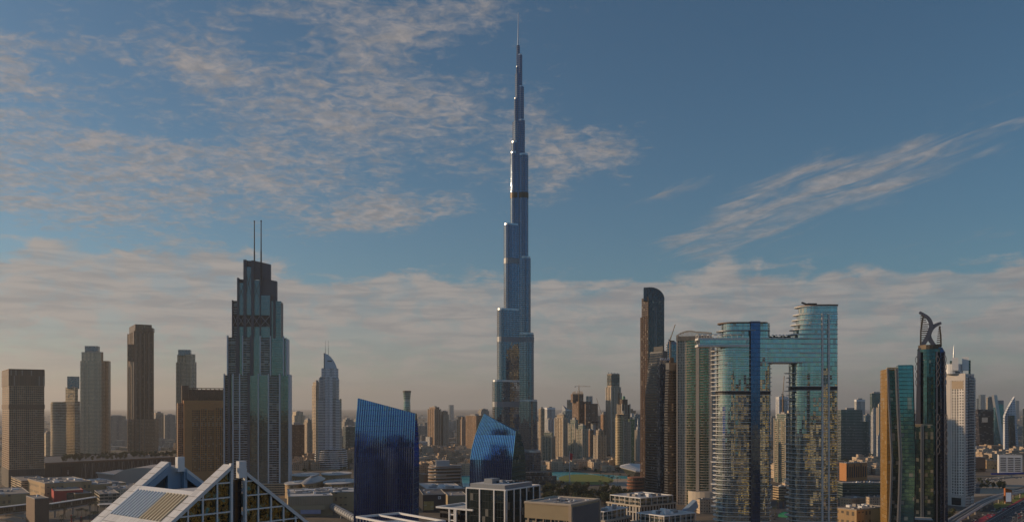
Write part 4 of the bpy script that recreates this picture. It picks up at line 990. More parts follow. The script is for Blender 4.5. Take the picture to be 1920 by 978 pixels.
mb = MB(); F = Front(252, Y, 14); mb.prism(F.rect(F.t(253), F.t(286), 3, 30), z1, z1+10, 0, 0); mb.build('crown_block', M['res_dark'], t)
t, p, z1 = tower('cream_back_tower', 'cream balcony tower with pale glass top behind the terracotta hotel', 'tower', 330, 358, 368.5, 678, 2150, 18, M['res_cream'], balc=(M['cream'], 3.4), steps=((2, 664, 678),))
add_box(t, 'glass_penthouse', 334, 357, 655, 666, 2158, 22, [M['far_g'], M['roof']], 14)
# terracotta hotel
Y = 1480; F = Front(345, Y, 24)
t = thing('terracotta_hotel', 'terracotta hotel block with recessed window bays and a dark roof lattice', 'hotel', F.pt(40, 20))
tb = F.t(436)
mb = MB(); pp = F.rect(0, tb, 0, 45); mb.loft([(pp, 0), (pp, F.z(752))]); mb.build('wall', [M['hotel_blank'], M['roof']], t)
for xa, xb, top in ((359, 374.5, 768), (375.5, 388, 766), (389, 402, 768), (403, 434, 764)):
    mb = MB(); mb.prism(F.rect(F.t(xa), F.t(xb), -.9, 1), 20, F.z(top), 0, 0, True); mb.build('window_bay', M['hotel'], t)
mb = MB(); mb.prism(F.rect(-.8, tb, -1.3, 46), F.z(757), F.z(750), 0, 0, True); mb.build('cornice', M['hotel_blank'], t)
add_box(t, 'dark_wing', 333.5, 345.3, 755, 900, Y+6, 40, [M['res_brown'], M['roof']], 24); add_box(t, 'lift_core', 341, 354, 722, 757, Y+14, 14, [M['brown'], M['roof']], 24)
mb = MB(); za, zb = F.z(751), F.z(727)
for i in range(11):
    x = F.t(354) + (tb-F.t(354))*i/10; mb.tube((*F.pt(x, 10), za), (*F.pt(x, 10), zb), .5, n=4)
    if i < 10:
        x2 = F.t(354) + (tb-F.t(354))*(i+1)/10; mb.tube((*F.pt(x, 10), za), (*F.pt(x2, 10), zb), .35, n=4); mb.tube((*F.pt(x2, 10), za), (*F.pt(x, 10), zb), .35, n=4)
for z in (za+8, zb): mb.beam((*F.pt(F.t(354), 10), z), (*F.pt(tb, 10), z), 1.2, 1.4, (F.n[0], F.n[1], 0))
mb.prism(F.rect(F.t(354), tb, 14, 15), za, zb-2, 0, 0)
mb.build('roof_lattice', M['brown'], t)
# behind
tower('distant_hotel', 'wide hazy beige block with a stepped roof between two left towers', 'building', 196, 200, 239, 783, 3000, 6, M['far'], steps=((5, 780, 788),))
tower('distant_round_block', 'hazy beige block with a ring roof just right of the dark brown tower', 'building', 289, 292, 306, 774, 2900, 6, M['far'], frame=M['beige'])
tower('distant_grid_block', 'hazy grey gridded block left of the terracotta hotel', 'building', 306, 309, 329, 778, 2850, 6, M['far'])
tower('small_tan_tower', 'narrow pale tower slice between leftmost and banded towers', 'tower', 82, 86, 94, 812, 2100, 20, M['res_cream'])
tower('dark_brown_slab', 'dark brown slab block right of the stepped tower with masts', 'tower', 541, 547, 571, 796, 1980, 14, M['res_dark'])
tower('beige_mid_tower', 'beige tower beside the dark brown slab, left of the silver domed tower', 'tower', 569, 576, 586, 792, 2300, 20, M['res_beige'], steps=((2, 787, 792),))
tower('pale_stepped_cluster', 'pale beige stepped towers rising behind the dark brown slab', 'tower', 545, 552, 572, 778, 2900, 20, M['res_cream'], steps=((6, 772, 778),))
tower('warm_beige_tower', 'slim sunlit beige tower touching the left side of the silver domed tower', 'tower', 585, 592, 602, 722, 1950, 30, M['res_beige'], steps=((1.5, 716, 722),))
tower('dark_office_block', 'dark grey office block between the silver domed tower and the taller blue blade', 'office building', 643, 648, 668, 800, 2200, 8, M['office_dark'])
tower('pale_flats', 'pale flats on the skyline just right of the silver domed tower', 'building', 640, 646, 664, 790, 3100, 15, M['far'], steps=((4, 786, 790),))
# pinched glass tower behind the blue blade
Y = 2650; c = (wx(763, Y), Y); t = thing('pinched_glass_tower', 'distant green glass tower with a waisted flaring top above the taller blue blade', 'tower', c)
mb = MB(); mb.loft([(ell(*c, 11, 11, 0, 16), 0), (ell(*c, 11, 11, 0, 16), wz(762, Y)), (ell(*c, 10, 10, 0, 16), wz(750, Y)), (ell(*c, 12.5, 12.5, 0, 16), wz(733, Y))]); mb.build('glass_wall', [facade('hazy_green_glass', (.20, .28, .27), (.22, .34, .32), 7., 30., .25, .01, .6, .15), M['roof']], t)
mb = MB(); mb.prism(ell(*c, 13, 13, 0, 16), wz(735, Y), wz(732, Y), 0, 0, True); mb.build('roof_ring', M['dark'], t)
tower('brown_pair_tower', 'brown ribbed tower, left of the pair standing right of the taller blue blade', 'tower', 803, 815, 826, 765, 2780, 22, M['res_brown'], steps=((3, 763, 767),), piers=(M['beige'], 3.4))
tower('beige_pair_tower', 'beige ribbed tower, right of the pair standing right of the taller blue blade', 'tower', 826, 832, 841, 775, 2800, 22, M['res_beige'], steps=((2, 771, 777),), piers=(M['cream'], 3))
tower('grey_brown_tower', 'grey brown tower left of the shorter blue blade', 'tower', 857, 866, 873, 785, 2600, 22, M['res_brown'], steps=((2, 781, 786),), piers=(M['cream'], 2.4))
tower('warm_brown_tower', 'wide warm brown tower partly behind the shorter blue blade', 'tower', 873, 893, 906, 779, 2500, 40, M['res_brown'])
tower('pale_far_tower', 'pale hazy tower behind the shorter blue blade, left of the tallest tower', 'tower', 896, 902, 917, 769, 3000, 20, M['far'], steps=((3, 767, 770),))
# ---- right of the great tower
tower('slim_beige_tower', 'slim beige tower immediately right of the tallest tower', 'tower', 1010, 1014, 1021, 766, 2150, 24, M['res_beige'], balc=(M['cream'], 3.4))
tower('white_frame_tower', 'white tower with a dark glazed frame top behind the lake front', 'tower', 1021, 1026, 1041, 764, 2700, 12, M['far_w'], frame=M['white'])
tower('white_ribbed_tower', 'white tower with dark upright window strips above the teal lakeside flats', 'tower', 1023, 1028, 1038, 786, 2350, 14, M['res_white'], piers=(M['white'], 2.2))
tower('teal_lake_tower', 'teal glazed flats, leftmost of the lakeside towers', 'tower', 1017, 1034, 1040, 818, 1980, 24, M['res_teal'], piers=(stone, 2.2), steps=((2.5, 811, 818),), balc=(M['beige'], 3.4))
tower('beige_lake_tower', 'beige flats second from left along the lake', 'tower', 1041, 1056, 1064, 784, 2080, 24, M['res_beige'], piers=(stone, 2.4), steps=((3, 777, 784),), balc=(M['beige'], 3.4))
t, p, z1 = tower('slanted_roof_tower', 'yellowish glass tower with a slanting roof left of the unfinished tower', 'tower', 1054, 1060, 1075, 770, 2750, 16, M['far_g'], plant=False)
mb = MB(); mb.loft([(p, z1), (p, [z1+6, z1+2, z1+2, z1+22])], 0, 0); mb.build('slanting_roof', M['steel'], t); add_box(t, 'rear_tower', 1063, 1074, 749, 800, 2800, 20, [M['res_beige'], M['roof']])
t, p, z1 = tower('unfinished_tower', 'unfinished brown concrete tower with ragged open floors and a crane', 'building site', 1073, 1084, 1108, 752, 2300, 22, M['under'], plant=False, slabs=(M['brown'], 3.6, .5))
add_box(t, 'stepped_wing', 1098, 1121, 756, 860, 2290, 40, [M['under'], M['roof']], 14); add_box(t, 'upper_core', 1074, 1094, 738, 754, 2312, 18, [M['under'], M['roof']], 14); add_box(t, 'glass_core', 1099, 1104, 742, 758, 2312, 12, [M['far_g'], M['roof']]); add_box(t, 'glass_core', 1104.5, 1111, 742, 757, 2316, 14, [M['far_w'], M['roof']])
mb = MB(); rr = random.Random(3); F = Front(1074, 2311, 14)
for k in range(16):
    x = F.t(1073.6 + k*1.3); mb.tube((*F.pt(x, 1), F.z(740)), (*F.pt(x, 1), F.z(736 - rr.random()*5)), .5, n=4)
mb.build('rebar_column', M['crane'], t)
def crane(x, ybase, ytop, Y, jib, label, mat, luff=0.):
    t = thing('tower_crane', label, 'crane', (wx(x, Y), Y), 'construction cranes'); X = wx(x, Y); z0, z1 = wz(ybase, Y), wz(ytop, Y); s = Y/FPX
    mb = MB(); w = .9
    for dx, dy in ((-w, -w), (w, -w), (w, w), (-w, w)): mb.tube((X+dx, Y+dy, 0 if z0 < 40 else z0-30), (X+dx, Y+dy, z1), .28, n=4)
    z = max(0., z0)
    while z < z1-3:
        mb.tube((X-w, Y-w, z), (X+w, Y-w, z+3), .18, n=4); mb.tube((X+w, Y+w, z), (X-w, Y+w, z+3), .18, n=4); z += 3
    mb.build('mast', mat, t)
    jl, jr = jib; mb = MB()
    tip = (X+jr*s, Y, z1 + luff*s); mb.beam((X, Y, z1), tip, .9, .9, (0, 1, 0)); mb.build('jib', mat, t)
    mb = MB(); mb.beam((X, Y, z1), (X+jl*s, Y, z1+ (0 if luff else .5)), 1.2, .8, (0, 1, 0)); mb.box((X+jl*s, Y, z1-2.2), (2.6, 1.6, 2.4)); mb.build('counter_jib', M['grey'], t)
    mb = MB(); mb.tube((X, Y, z1), (X, Y, z1+5), .45, .2, 4); mb.tube((X, Y, z1+5), (X+(tip[0]-X)*.7, Y, z1+(tip[2]-z1)*.7+.4), .1, n=4); mb.tube((X, Y, z1+5), (X+jl*s, Y, z1+.5), .1, n=4); mb.build('tie_rod', mat, t)
crane(1085.5, 800, 724, 2262, (-7, 22), 'orange tower crane with a level jib standing on the unfinished tower', M['crane'])
crane(1127.5, 800, 776, 2500, (3, -9), 'yellow luffing crane low between the unfinished tower and the tall beige tower', M['crane'], 30)
crane(1257, 645, 636, 1300, (-2, 9), 'small crane with a raised jib on the tower behind the black twins', M['crane'], 28)
crane(1468, 745, 738, 1700, (-2, 2.5), 'small crane with a steep jib seen through the gap under the sky bridge', M['crane'], 34)
tower('teal_lake_block', 'tall teal and cream flats left of the flagpole top', 'tower', 1066, 1078, 1087, 794, 1990, 26, M['res_teal'], piers=(stone, 2.2), steps=((3, 787, 794),), balc=(M['cream'], 3.4))
tower('pale_teal_flats', 'pale teal flats with a rounded roof right of the flagpole', 'tower', 1081, 1092, 1102, 804, 1950, 26, M['res_teal'], piers=(stone, 2.4), steps=((3, 797, 804),), balc=(M['cream'], 3.4))
tower('brown_lake_tower', 'plain brown flats in shade right of the pale teal flats', 'tower', 1100, 1106, 1113, 806, 2120, 24, M['res_brown'])
t, p, z1 = tower('white_cylinder_tower', 'slim white sunlit tower with a flat disc roof behind the lakeside flats', 'tower', 1108, 1112, 1117, 792, 2150, 36, M['res_white'], plant=False)
mb = MB(); c = centre(p); mb.prism(ell(*c, 14, 12, 0, 16), z1, z1+3, 0, 0, True); mb.build('roof_disc', M['dark'], t)
tower('tan_teal_flats', 'tan flats with a teal glass corner in front of the slim white tower', 'tower', 1114, 1121, 1136, 816, 1880, 24, M['res_beige'], piers=(stone, 2.2), steps=((3, 807, 816),), balc=(M['cream'], 3.4))
tower('narrow_brown_tower', 'narrow brown tower beside the yellow crane', 'tower', 1127, 1131, 1137, 776, 2450, 24, M['res_brown'])
t, p, z1 = tower('tall_beige_tower', 'tall beige tower with a dark square crown in the middle of the lakeside group', 'tower', 1137, 1146, 1163, 726, 2300, 24, M['res_beige'], plant=False, piers=(stone, 3), steps=((1.5, 700, 726),))
add_box(t, 'shoulder', 1158, 1166, 736, 860, 2308, 30, [M['res_brown'], M['roof']], 20)
mb = MB(); mb.prism(offset(p, -1.2), wz(722, 2300), wz(702, 2300), 0, 0); mb.build('dark_crown', facade('crown_louvre', (.06, .05, .045), (.10, .12, .12), 9., 3.2, .2, .2, .6, .2), t)
mb = MB(); rr = random.Random(2); c = centre(p)
for k in range(7): mb.box((c[0]-12+k*4, c[1]-4+rr.random()*8, wz(700, 2300)), (2, 2, 1+rr.random()*4))
mb.build('roof_plant', M['concrete'], t)
t, p, z1 = tower('green_dome_tower', 'grey stepped tower with a small green dome right of the tall beige tower', 'tower', 1158, 1166, 1181, 756, 2150, 24, M['res_dark'], plant=False, piers=(stone, 2.6), steps=((4, 748, 758),))
c = centre(p); mb = MB(); zt = wz(748, 2150); mb.loft([(ell(*c, 4.2, 4.2, 0, 14), zt), (ell(*c, 4.2, 4.2, 0, 14), zt+5), (ell(*c, 3.2, 3.2, 0, 14), zt+7.5), (ell(*c, .4, .4, 0, 14), zt+9)], 0, 0); mb.build('green_dome', plain('copper_green', (.16, .30, .20), .6), t)
Y = 1800; t, p, z1 = tower('gold_corner_tower', 'cream tower with a bright round balcony corner and green glass flank by the opera house', 'tower', 1158, 1169, 1182, 790, Y, 28, M['res_beige'], plant=False, piers=(stone, 1.8), steps=((3, 775, 790),))
cc = (wx(1163, Y), Y+8); Mye = plain('warm_cream_balcony', (.60, .50, .30), .7)
mb = MB(); mb.prism(ell(*cc, 8.6, 8.6, 0, 18), 0, wz(776, Y)); mb.build('round_corner', [M['band_tan'], M['roof']], t)
mb = MB(); z = 6.
while z < wz(781, Y): mb.prism(ell(*cc, 9.8, 9.8, 0, 18), z, z+1.3, 0, 0, True); z += 3.5
mb.build('balcony_rings', Mye, t)
mb = MB(); q = (wx(1171, Y), Y+10); mb.box((q[0], q[1], wz(780, Y)), (5, 5, 12)); mb.build('roof_turret', M['cream'], t)
add_box(t, 'green_flank', 1180, 1190, 785, 880, Y+22, 22, [facade('green_flank_glass', (.20, .24, .16), (.18, .28, .17), 3.5, 3., .25, .1, .7, .15), M['roof']], 20)
tower('blue_grey_tower', 'blue grey hazy tower just left of the tall brown glass tower', 'tower', 1186, 1190, 1201, 780, 2600, 16, M['far_g'], steps=((3, 777, 781),))
tower('ornate_grey_tower', 'grey ornate tower with a pointed stepped top left of the tall brown glass tower', 'tower', 1191, 1195, 1201, 806, 2080, 20, M['res_white'], steps=((2, 800, 806), (4, 795, 806)), piers=(stone, 1.6), spire=(14, 1.2))
# glimpses between the big right-hand towers
t, p, z1 = tower('round_roof_tower', 'glass tower with a rounded roof peeping out behind the black twins', 'tower', 1249, 1252, 1270, 645, 1310, 16, M['far_g'], plant=False)
mb = MB(); mb.loft([(p, z1), (offset(p, -1.5), z1+4), (offset(p, -5), z1+6)], 0, 0); mb.build('rounded_roof', M['grey'], t)
mb = MB(); z = 30.
while z < z1: mb.box((p[3][0]+1, p[3][1]-6, z), (3, 8, .8)); z += 3.6
mb.build('side_balconies', M['white'], t)
tower('red_brown_tower', 'dark red-brown tower in the gap left of the linked glass towers', 'tower', 1332, 1338, 1349, 738, 1700, 24, M['res_dark'], piers=(M['brown'], 2.))
tower('white_striped_tower', 'white tower with dark upright stripes under the sky bridge', 'tower', 1456, 1461, 1477, 744, 2000, 10, M['res_white'], piers=(M['white'], 2.4), frame=M['white'])
tower('cream_slab_tower', 'pinkish cream slab just behind the right linked tower, seen in the gap', 'tower', 1476, 1480, 1490, 770, 1800, 12, M['res_cream'])
tower('teal_gap_tower', 'cream and green flats in the gap between the linked glass towers', 'tower', 1452, 1473, 1486, 785, 1470, 14, M['res_teal'], piers=(stone, 1.8), steps=((2.5, 776, 785),), balc=(M['beige'], 3.4))
t, p, z1 = tower('green_office_tower', 'dark green glass office block right of the linked glass towers', 'office building', 1570, 1577, 1617, 768, 2112, 8, M['office_dark'], slabs=(M['concrete'], 3.8, .3))
add_box(t, 'lower_wing', 1617, 1629, 790, 862, 2120, 40, [M['office_dark'], M['roof']], 8)
tower('white_roof_tower', 'white tower showing above the dark green office block', 'tower', 1602, 1606, 1622, 749, 2700, 10, M['far_w'], frame=M['white'])
tower('dark_flat_tower', 'dark charcoal tower behind the gold edged glass tower', 'tower', 1631, 1635, 1655, 737, 2600, 10, M['office_dark'])
tower('slate_tower', 'slate grey tower right of the dark green office block', 'tower', 1619, 1623, 1634, 778, 2450, 10, M['far_g'])
tower('white_slim_tower', 'white slim flats left of the gold edged glass tower', 'tower', 1633, 1637, 1646, 772, 2300, 16, M['res_white'], steps=((2, 766, 772),), balc=(M['white'], 3.4))
tower('pale_grid_tower', 'cream gridded flats touching the gold edged glass tower', 'tower', 1644, 1648, 1660, 764, 2200, 16, M['res_cream'], steps=((2, 757, 764),), piers=(stone, 1.8))
tower('stripe_block', 'small black and white striped block at the foot of the white slim flats', 'building', 1643, 1646, 1656, 816, 1950, 12, M['res_white'])

# ================================================================== right-hand group
def gold_tower():
    Y = 800.; t = thing('gold_edged_tower', 'kinked glass tower with a sunlit gold side and teal front, left of the crowned tower', 'office tower', (wx(1680, Y), Y+20))
    rows = [(1060, 0), (930, 1.2), (860, 1.6), (760, .6), (684, 0)]
    def strip(xa, xb, ytop, b0, b1, mat, name, kink=1.):
        rr = []
        for y, k in rows:
            y = max(y, ytop); F = Front(1675, Y, -20); o = k*2.2*kink
            rr.append((F.rect(F.t(xa)+o, F.t(xb)+o, b0-k*.3, b1), F.z(y)))
        if rr[-1][1] - rr[-2][1] < .5: rr.pop(-2)
        mb = MB(); mb.loft(rr, 0, 1); return mb.build(name, [mat, M['roof']], t)
    p = quad(1652.5, 1662.5, 1700, Y+4, 40)
    # flat gold flank is set at an angle to catch the sun
    F = Front(1675, Y, -20); a = F.pt(F.t(1662.5)+.3, .5)
    g0 = [a, F.pt(F.t(1712), 30), F.pt(F.t(1690), 34)]; lx = wx(1652.3, Y+16)
    lx = wx(1653.5, Y+22); mb = MB(); mb.prism([(lx, Y+22), a, F.pt(F.t(1684), 4), F.pt(F.t(1690), 24), (lx+8, Y+44)], 0, wz(691.5, Y)); mb.build('sunlit_gold_flank', [M['gold'], M['roof']], t)
    strip(1662.4, 1666.8, 690, -.8, 12, M['concrete'], 'grey_pier'); strip(1666.8, 1677.6, 694, .9, 14, facade('dark_slot_glass', (.03, .04, .04), (.06, .10, .10), 3.7, 2.5, .1, .04, .8, .1, .01, .3), 'dark_slot')
    strip(1677.6, 1684, 690, -.8, 12, M['concrete'], 'grey_pier'); strip(1684, 1711, 684, -.2, 22, M['teal'], 'teal_front', .6); strip(1711, 1713, 685, .4, 22, M['dark'], 'dark_edge', .6)
    for x in (1664.6, 1680.8): strip(x-.35, x+.35, 691, -1.0, 0, M['dark'], 'pier_joint')
    mb = MB(); F = Front(1675, Y, -20); mb.prism(F.rect(F.t(1664), F.t(1683), 2, 16), F.z(690)+.01, F.z(688)); mb.build('roof_plant', M['tan'], t)
gold_tower()
def slot_block():
    Y = 845.; F = Front(1716, Y, -22); t = thing('lower_glass_block', 'lower dark glass block with a white double pier in front of the crowned tower', 'office building', F.pt(8, 12))
    Mt = facade('dark_teal_glass', (.03, .04, .045), (.08, .15, .16), 3.7, 2.6, .1, .05, .85, .08, .01, .4)
    def s(xa, xb, top, b, mat, name, dep=26):
        mb = MB(); mb.prism(F.rect(F.t(xa), F.t(xb), b, dep), 0, F.z(top)); mb.build(name, [mat, M['roof']], t)
    s(1712, 1727, 799, .5, Mt, 'glass_wall'); s(1733.5, 1750, 796, .2, Mt, 'glass_wall'); s(1727, 1733.5, 798, 1.4, M['dark'], 'recess', 20)
    s(1726, 1728.4, 795, -.6, M['grey'], 'white_pier', 3); s(1730, 1731.4, 795, -.4, M['steel'], 'white_pier', 3)
    mb = MB(); mb.prism(F.rect(F.t(1712), F.t(1732), -.2, 24), F.z(799)+.01, F.z(795)); mb.build('roof_box', M['tan'], t)
    mb = MB(); mb.prism(F.rect(F.t(1709), F.t(1746), -22, 0), 0, F.z(968)); mb.build('podium', [M['gglass'], M['roof_pale']], t)
slot_block()
def crowned_tower():
    Y = 905.; cx = wx(1746, Y); s = Y/FPX; t = thing('crowned_tower', 'dark round glass tower topped by two curved crescent horns', 'skyscraper', (cx, Y))
    Mg = facade('bottle_green_glass', (.02, .03, .04), (.05, .12, .14), 3.7, 2.0, .06, .06, .85, .08, .008, .3, blind=.03); Mp = plain('slate_rib', (.13, .13, .16), .4, .5)
    Mb2 = facade('navy_flank_glass', (.04, .05, .08), (.09, .14, .26), 3.7, 1.8, .16, .1, .8, .1, .01, .3, blind=.02)
    mb = MB(); core = ell(cx-1.5, Y, 12, 13, 0, 28); mb.prism(core, 0, wz(655, Y)); mb.build('glass_shaft', [Mg, M['dark']], t)
    mb = MB(); mb.prism(ell(cx-2.2, Y-1.2, 9.4, 12.6, 0, 28), 0, wz(676, Y)); mb.build('glass_bow', [Mg, M['dark']], t)
    # flanks taper outwards towards the foot
    for sx, mat in ((-1, Mp), (1, Mb2)):
        xs = [(1080, 16.4), (800, 14.8), (700, 13.8), (662, 13.2), (652, 10.5)]; rr = []
        for y, hw in xs:
            x0 = cx + sx*hw; x1 = cx + sx*(8.5 if sx < 0 else 6.0); rr.append(([(min(x0, x1), Y-8), (max(x0, x1), Y-8 + (0 if sx < 0 else 2)), (max(x0, x1), Y+11), (min(x0, x1), Y+11)], wz(y, Y)))
        mb = MB(); mb.loft(rr, 0, 0); mb.build('flank', [mat, Mp], t)
    for x, w in ((1727.2, .55), (1755.5, .7), (1768, .5)):
        mb = MB(); X = wx(x, Y); mb.prism([(X-w, Y-12.2), (X+w, Y-12.2), (X+w, Y-6), (X-w, Y-6)], 0, wz(660, Y), 0, 0); mb.build('rib', Mp, t)
    # loops of pipe climbing both flanks
    Mcoil = plain('dull_slate_pipe', (.10, .10, .12), .75)
    def loop(x, y0, n, h, w):
        mb = MB()
        for k in range(n):
            for sgn in (1, -1):
                pr = None
                for i in range(9):
                    u = i/8; yy = y0 + (k+u)*h; p = (wx(x, Y)+sgn*math.sin(math.pi*u)*w, Y-12.6, wz(yy, Y))
                    if pr: mb.tube(pr, p, .3, n=5)
                    pr = p
        mb.build('ornament_coil', Mcoil, t)
    loop(1721.6, 668, 4, 14, 1.3); loop(1757, 668, 4, 14, 1.5); loop(1769.3, 668, 4, 14, 1.1); loop(1757.5, 775, 5, 15, 1.6); loop(1771, 775, 5, 15, 1.2); loop(1719, 775, 3, 15, 1.0)
    # crown horns
    def horn(pts, w0, w1, b):
        mb = MB(); n = len(pts); dense = []
        for i in range(n-1):
            p0 = pts[max(i-1, 0)]; p1 = pts[i]; p2 = pts[i+1]; p3 = pts[min(i+2, n-1)]
            for k in range(5):
                u = k/5; dense.append(tuple(.5*(2*p1[q] + (p2[q]-p0[q])*u + (2*p0[q]-5*p1[q]+4*p2[q]-p3[q])*u*u + (3*p1[q]-p0[q]-3*p2[q]+p3[q])*u**3) for q in (0, 1)))
        dense.append(pts[-1]); m = len(dense)
        for i in range(m-1):
            (xa, ya), (xb, yb_) = dense[i], dense[i+1]; f = i/m; w = w0+(w1-w0)*f + 1.6*math.sin(math.pi*f)
            A = Vector((wx(xa, Y), Y+b, wz(ya, Y))); B = Vector((wx(xb, Y), Y+b, wz(yb_, Y))); e = (B-A).normalized()*.25
            mb.beam(A-e, B+e, 2.4, w, (0, 1, 0))
        mb.build('crown_horn', Mp, t)
    Lh = [(1725, 657), (1736.5, 638), (1743.5, 622), (1746, 610), (1741, 596), (1726.5, 584.5)]
    Rh = [(1758.5, 657), (1748, 643), (1742.4, 630), (1746, 617), (1753, 610), (1762.5, 605.8)]
    for b in (-3.5, 3.5): horn(Lh, 3.6, 1.7, b); horn(Rh, 3.6, 1.5, b+.3)
    def grid(px, xs, ys, name):
        mb = MB()
        for b in (-3.6, 3.6):
            for (xa, ya), (xb, yb_) in zip(px, px[1:]): mb.beam((wx(xa, Y), Y+b, wz(ya, Y)), (wx(xb, Y), Y+b, wz(yb_, Y)), 1.2, 1.5, (0, 1, 0))
        for (xa, xb, y) in ys:
            mb.beam((wx(xa, Y), Y-3.6, wz(y, Y)), (wx(xb, Y), Y-3.6, wz(y, Y)), .9, .9, (0, 1, 0)); mb.beam((wx(xa, Y), Y-3.6, wz(y, Y)), (wx(xa, Y), Y+3.6, wz(y, Y)), .5, .5, (1, 0, 0))
        mb.build(name, M['bronze'], t)
    grid([(1728, 650), (1728.5, 620), (1731, 600), (1733.5, 588)], 0, [(1728.2, 1734+max(0, 8-abs(y-618)*.25), y) for y in range(592, 652, 4)], 'crown_lattice')
    grid([(1762.5, 650), (1762, 630), (1760, 612)], 0, [(1762 - (2.5 + max(0, y-608)*.12), 1762, y) for y in range(614, 652, 4)], 'crown_lattice')
    for yy in (608, 620.5): 
        mb = MB(); mb.beam((wx(1731, Y), Y-3, wz(yy, Y)), (wx(1746, Y), Y-3, wz(yy, Y)), .8, .9, (0, 1, 0)); mb.build('crown_tie', M['bronze'], t)
    mb = MB(); mb.prism(ell(cx-1.5, Y, 11, 12, 0, 20), wz(655, Y)+.01, wz(647, Y)); mb.build('crown_base', M['bronze'], t)
    t.rotation_euler = (0, 0, R(-26))
crowned_tower()
def white_grid_tower():
    Y = 1130.; p = quad(1773, 1810, 1826.5, Y, 34); z1 = wz(700, Y); t = thing('white_grid_tower', 'white tower of punched square windows with a round drum and spire on top', 'tower', centre(p))
    mb = MB(); mb.prism(p, 0, z1); mb.build('wall', [M['grid_white'], M['roof_pale']], t)
    A, B, D = Vector(p[0]), Vector(p[3]), Vector(p[1]); e = (B-A).normalized(); n = Vector((e.y, -e.x)); n = -n if n.dot(Vector((0, -1))) < 0 else n
    W_ = (B-A).length
    Ms = plain('smooth_white_stone', (.52, .48, .45), .7, var=.08)
    def on(u0, u1, z0, zt, out, mat, name):
        q0, q1 = A+e*W_*u0, A+e*W_*u1; mb = MB(); mb.prism([tuple(q1+n*out), tuple(q0+n*out), tuple(q0-n*.3), tuple(q1-n*.3)], z0, zt, 0, 0, True); mb.build(name, mat, t)
    on(-.005, .08, 0, z1+.5, .45, Ms, 'corner_pier'); on(.72, 1.0, 0, z1+.5, .45, Ms, 'corner_pier'); on(.08, .72, z1-9, z1+.5, .5, Ms, 'cornice'); on(.1, .68, z1-20, z1-9.6, .2, M['beige'], 'loggia')
    on(.0, 1., 0, 3.6*4, .6, Ms, 'base_wall'); on(.2, .68, 1, 3.6*3, .7, M['m5'], 'entrance_glazing')
    # bluish balcony side
    e2 = (D-A).normalized(); n2 = Vector((e2.y, -e2.x)); n2 = -n2 if n2.dot(Vector((1, -.3))) < 0 else n2; W2 = (D-A).length
    mb = MB(); q = [tuple(A+n2*.3+e2*W2*.3), tuple(A+n2*.3+e2*W2*.97), tuple(A+e2*W2*.97-n2*.2), tuple(A+e2*W2*.3-n2*.2)]; mb.prism(q, 14, z1-4, 0, 0, True); mb.build('glass_bay', facade('blue_grey_bay', (.22, .24, .28), (.08, .12, .18), 3.7, 2.4, .3, .15, .7, .1, .01, .4), t)
    mb = MB(); z = 16.
    while z < z1-6:
        q0, q1 = A+e2*W2*.35, A+e2*W2*1.02; mb.prism([tuple(q0+n2*1.5), tuple(q1+n2*1.5), tuple(q1), tuple(q0)], z, z+.8, 0, 0, True); z += 3.7
    mb.build('balcony_slabs', M['steel'], t)
    c = (wx(1800, Y), Y+16); zt = wz(670, Y)
    mb = MB(); mb.prism(ell(*c, 11.5, 9, 0, 24), z1+.01, zt-8); mb.build('drum', [M['white'], M['roof_pale']], t)
    for x0, x1, top in ((1785, 1797, 670), (1804, 1816.5, 669)): add_box(t, 'drum_screen', x0, x1, top, 694, Y+7, 10, [M['white'], M['roof_pale']])
    add_box(t, 'roof_block', 1781, 1785, 676, 700, Y+12, 14, [M['office_dark'], M['roof']]); add_box(t, 'roof_block', 1816, 1820, 675, 700, Y+14, 10, [M['office_dark'], M['roof']])
    mb = MB(); mb.tube((*c, zt-8), (*c, wz(662, Y)), 1.0, .8, 8); mb.tube((*c, wz(662, Y)), (*c, wz(645, Y)), .8, .15, 8); mb.build('spire', M['steel'], t)
    mb = MB(); mb.box((c[0]+0, Y+6.5, z1+1.5), (6, 1, 1.2)); mb.build('roof_sign', M['dark'], t)
white_grid_tower()
tower('striped_back_tower', 'white balconied tower just behind the right side of the white punched window tower', 'tower', 1816, 1820, 1829, 708, 1300, 14, M['res_white'], slabs=(M['white'], 3.5, .6), plant=False)
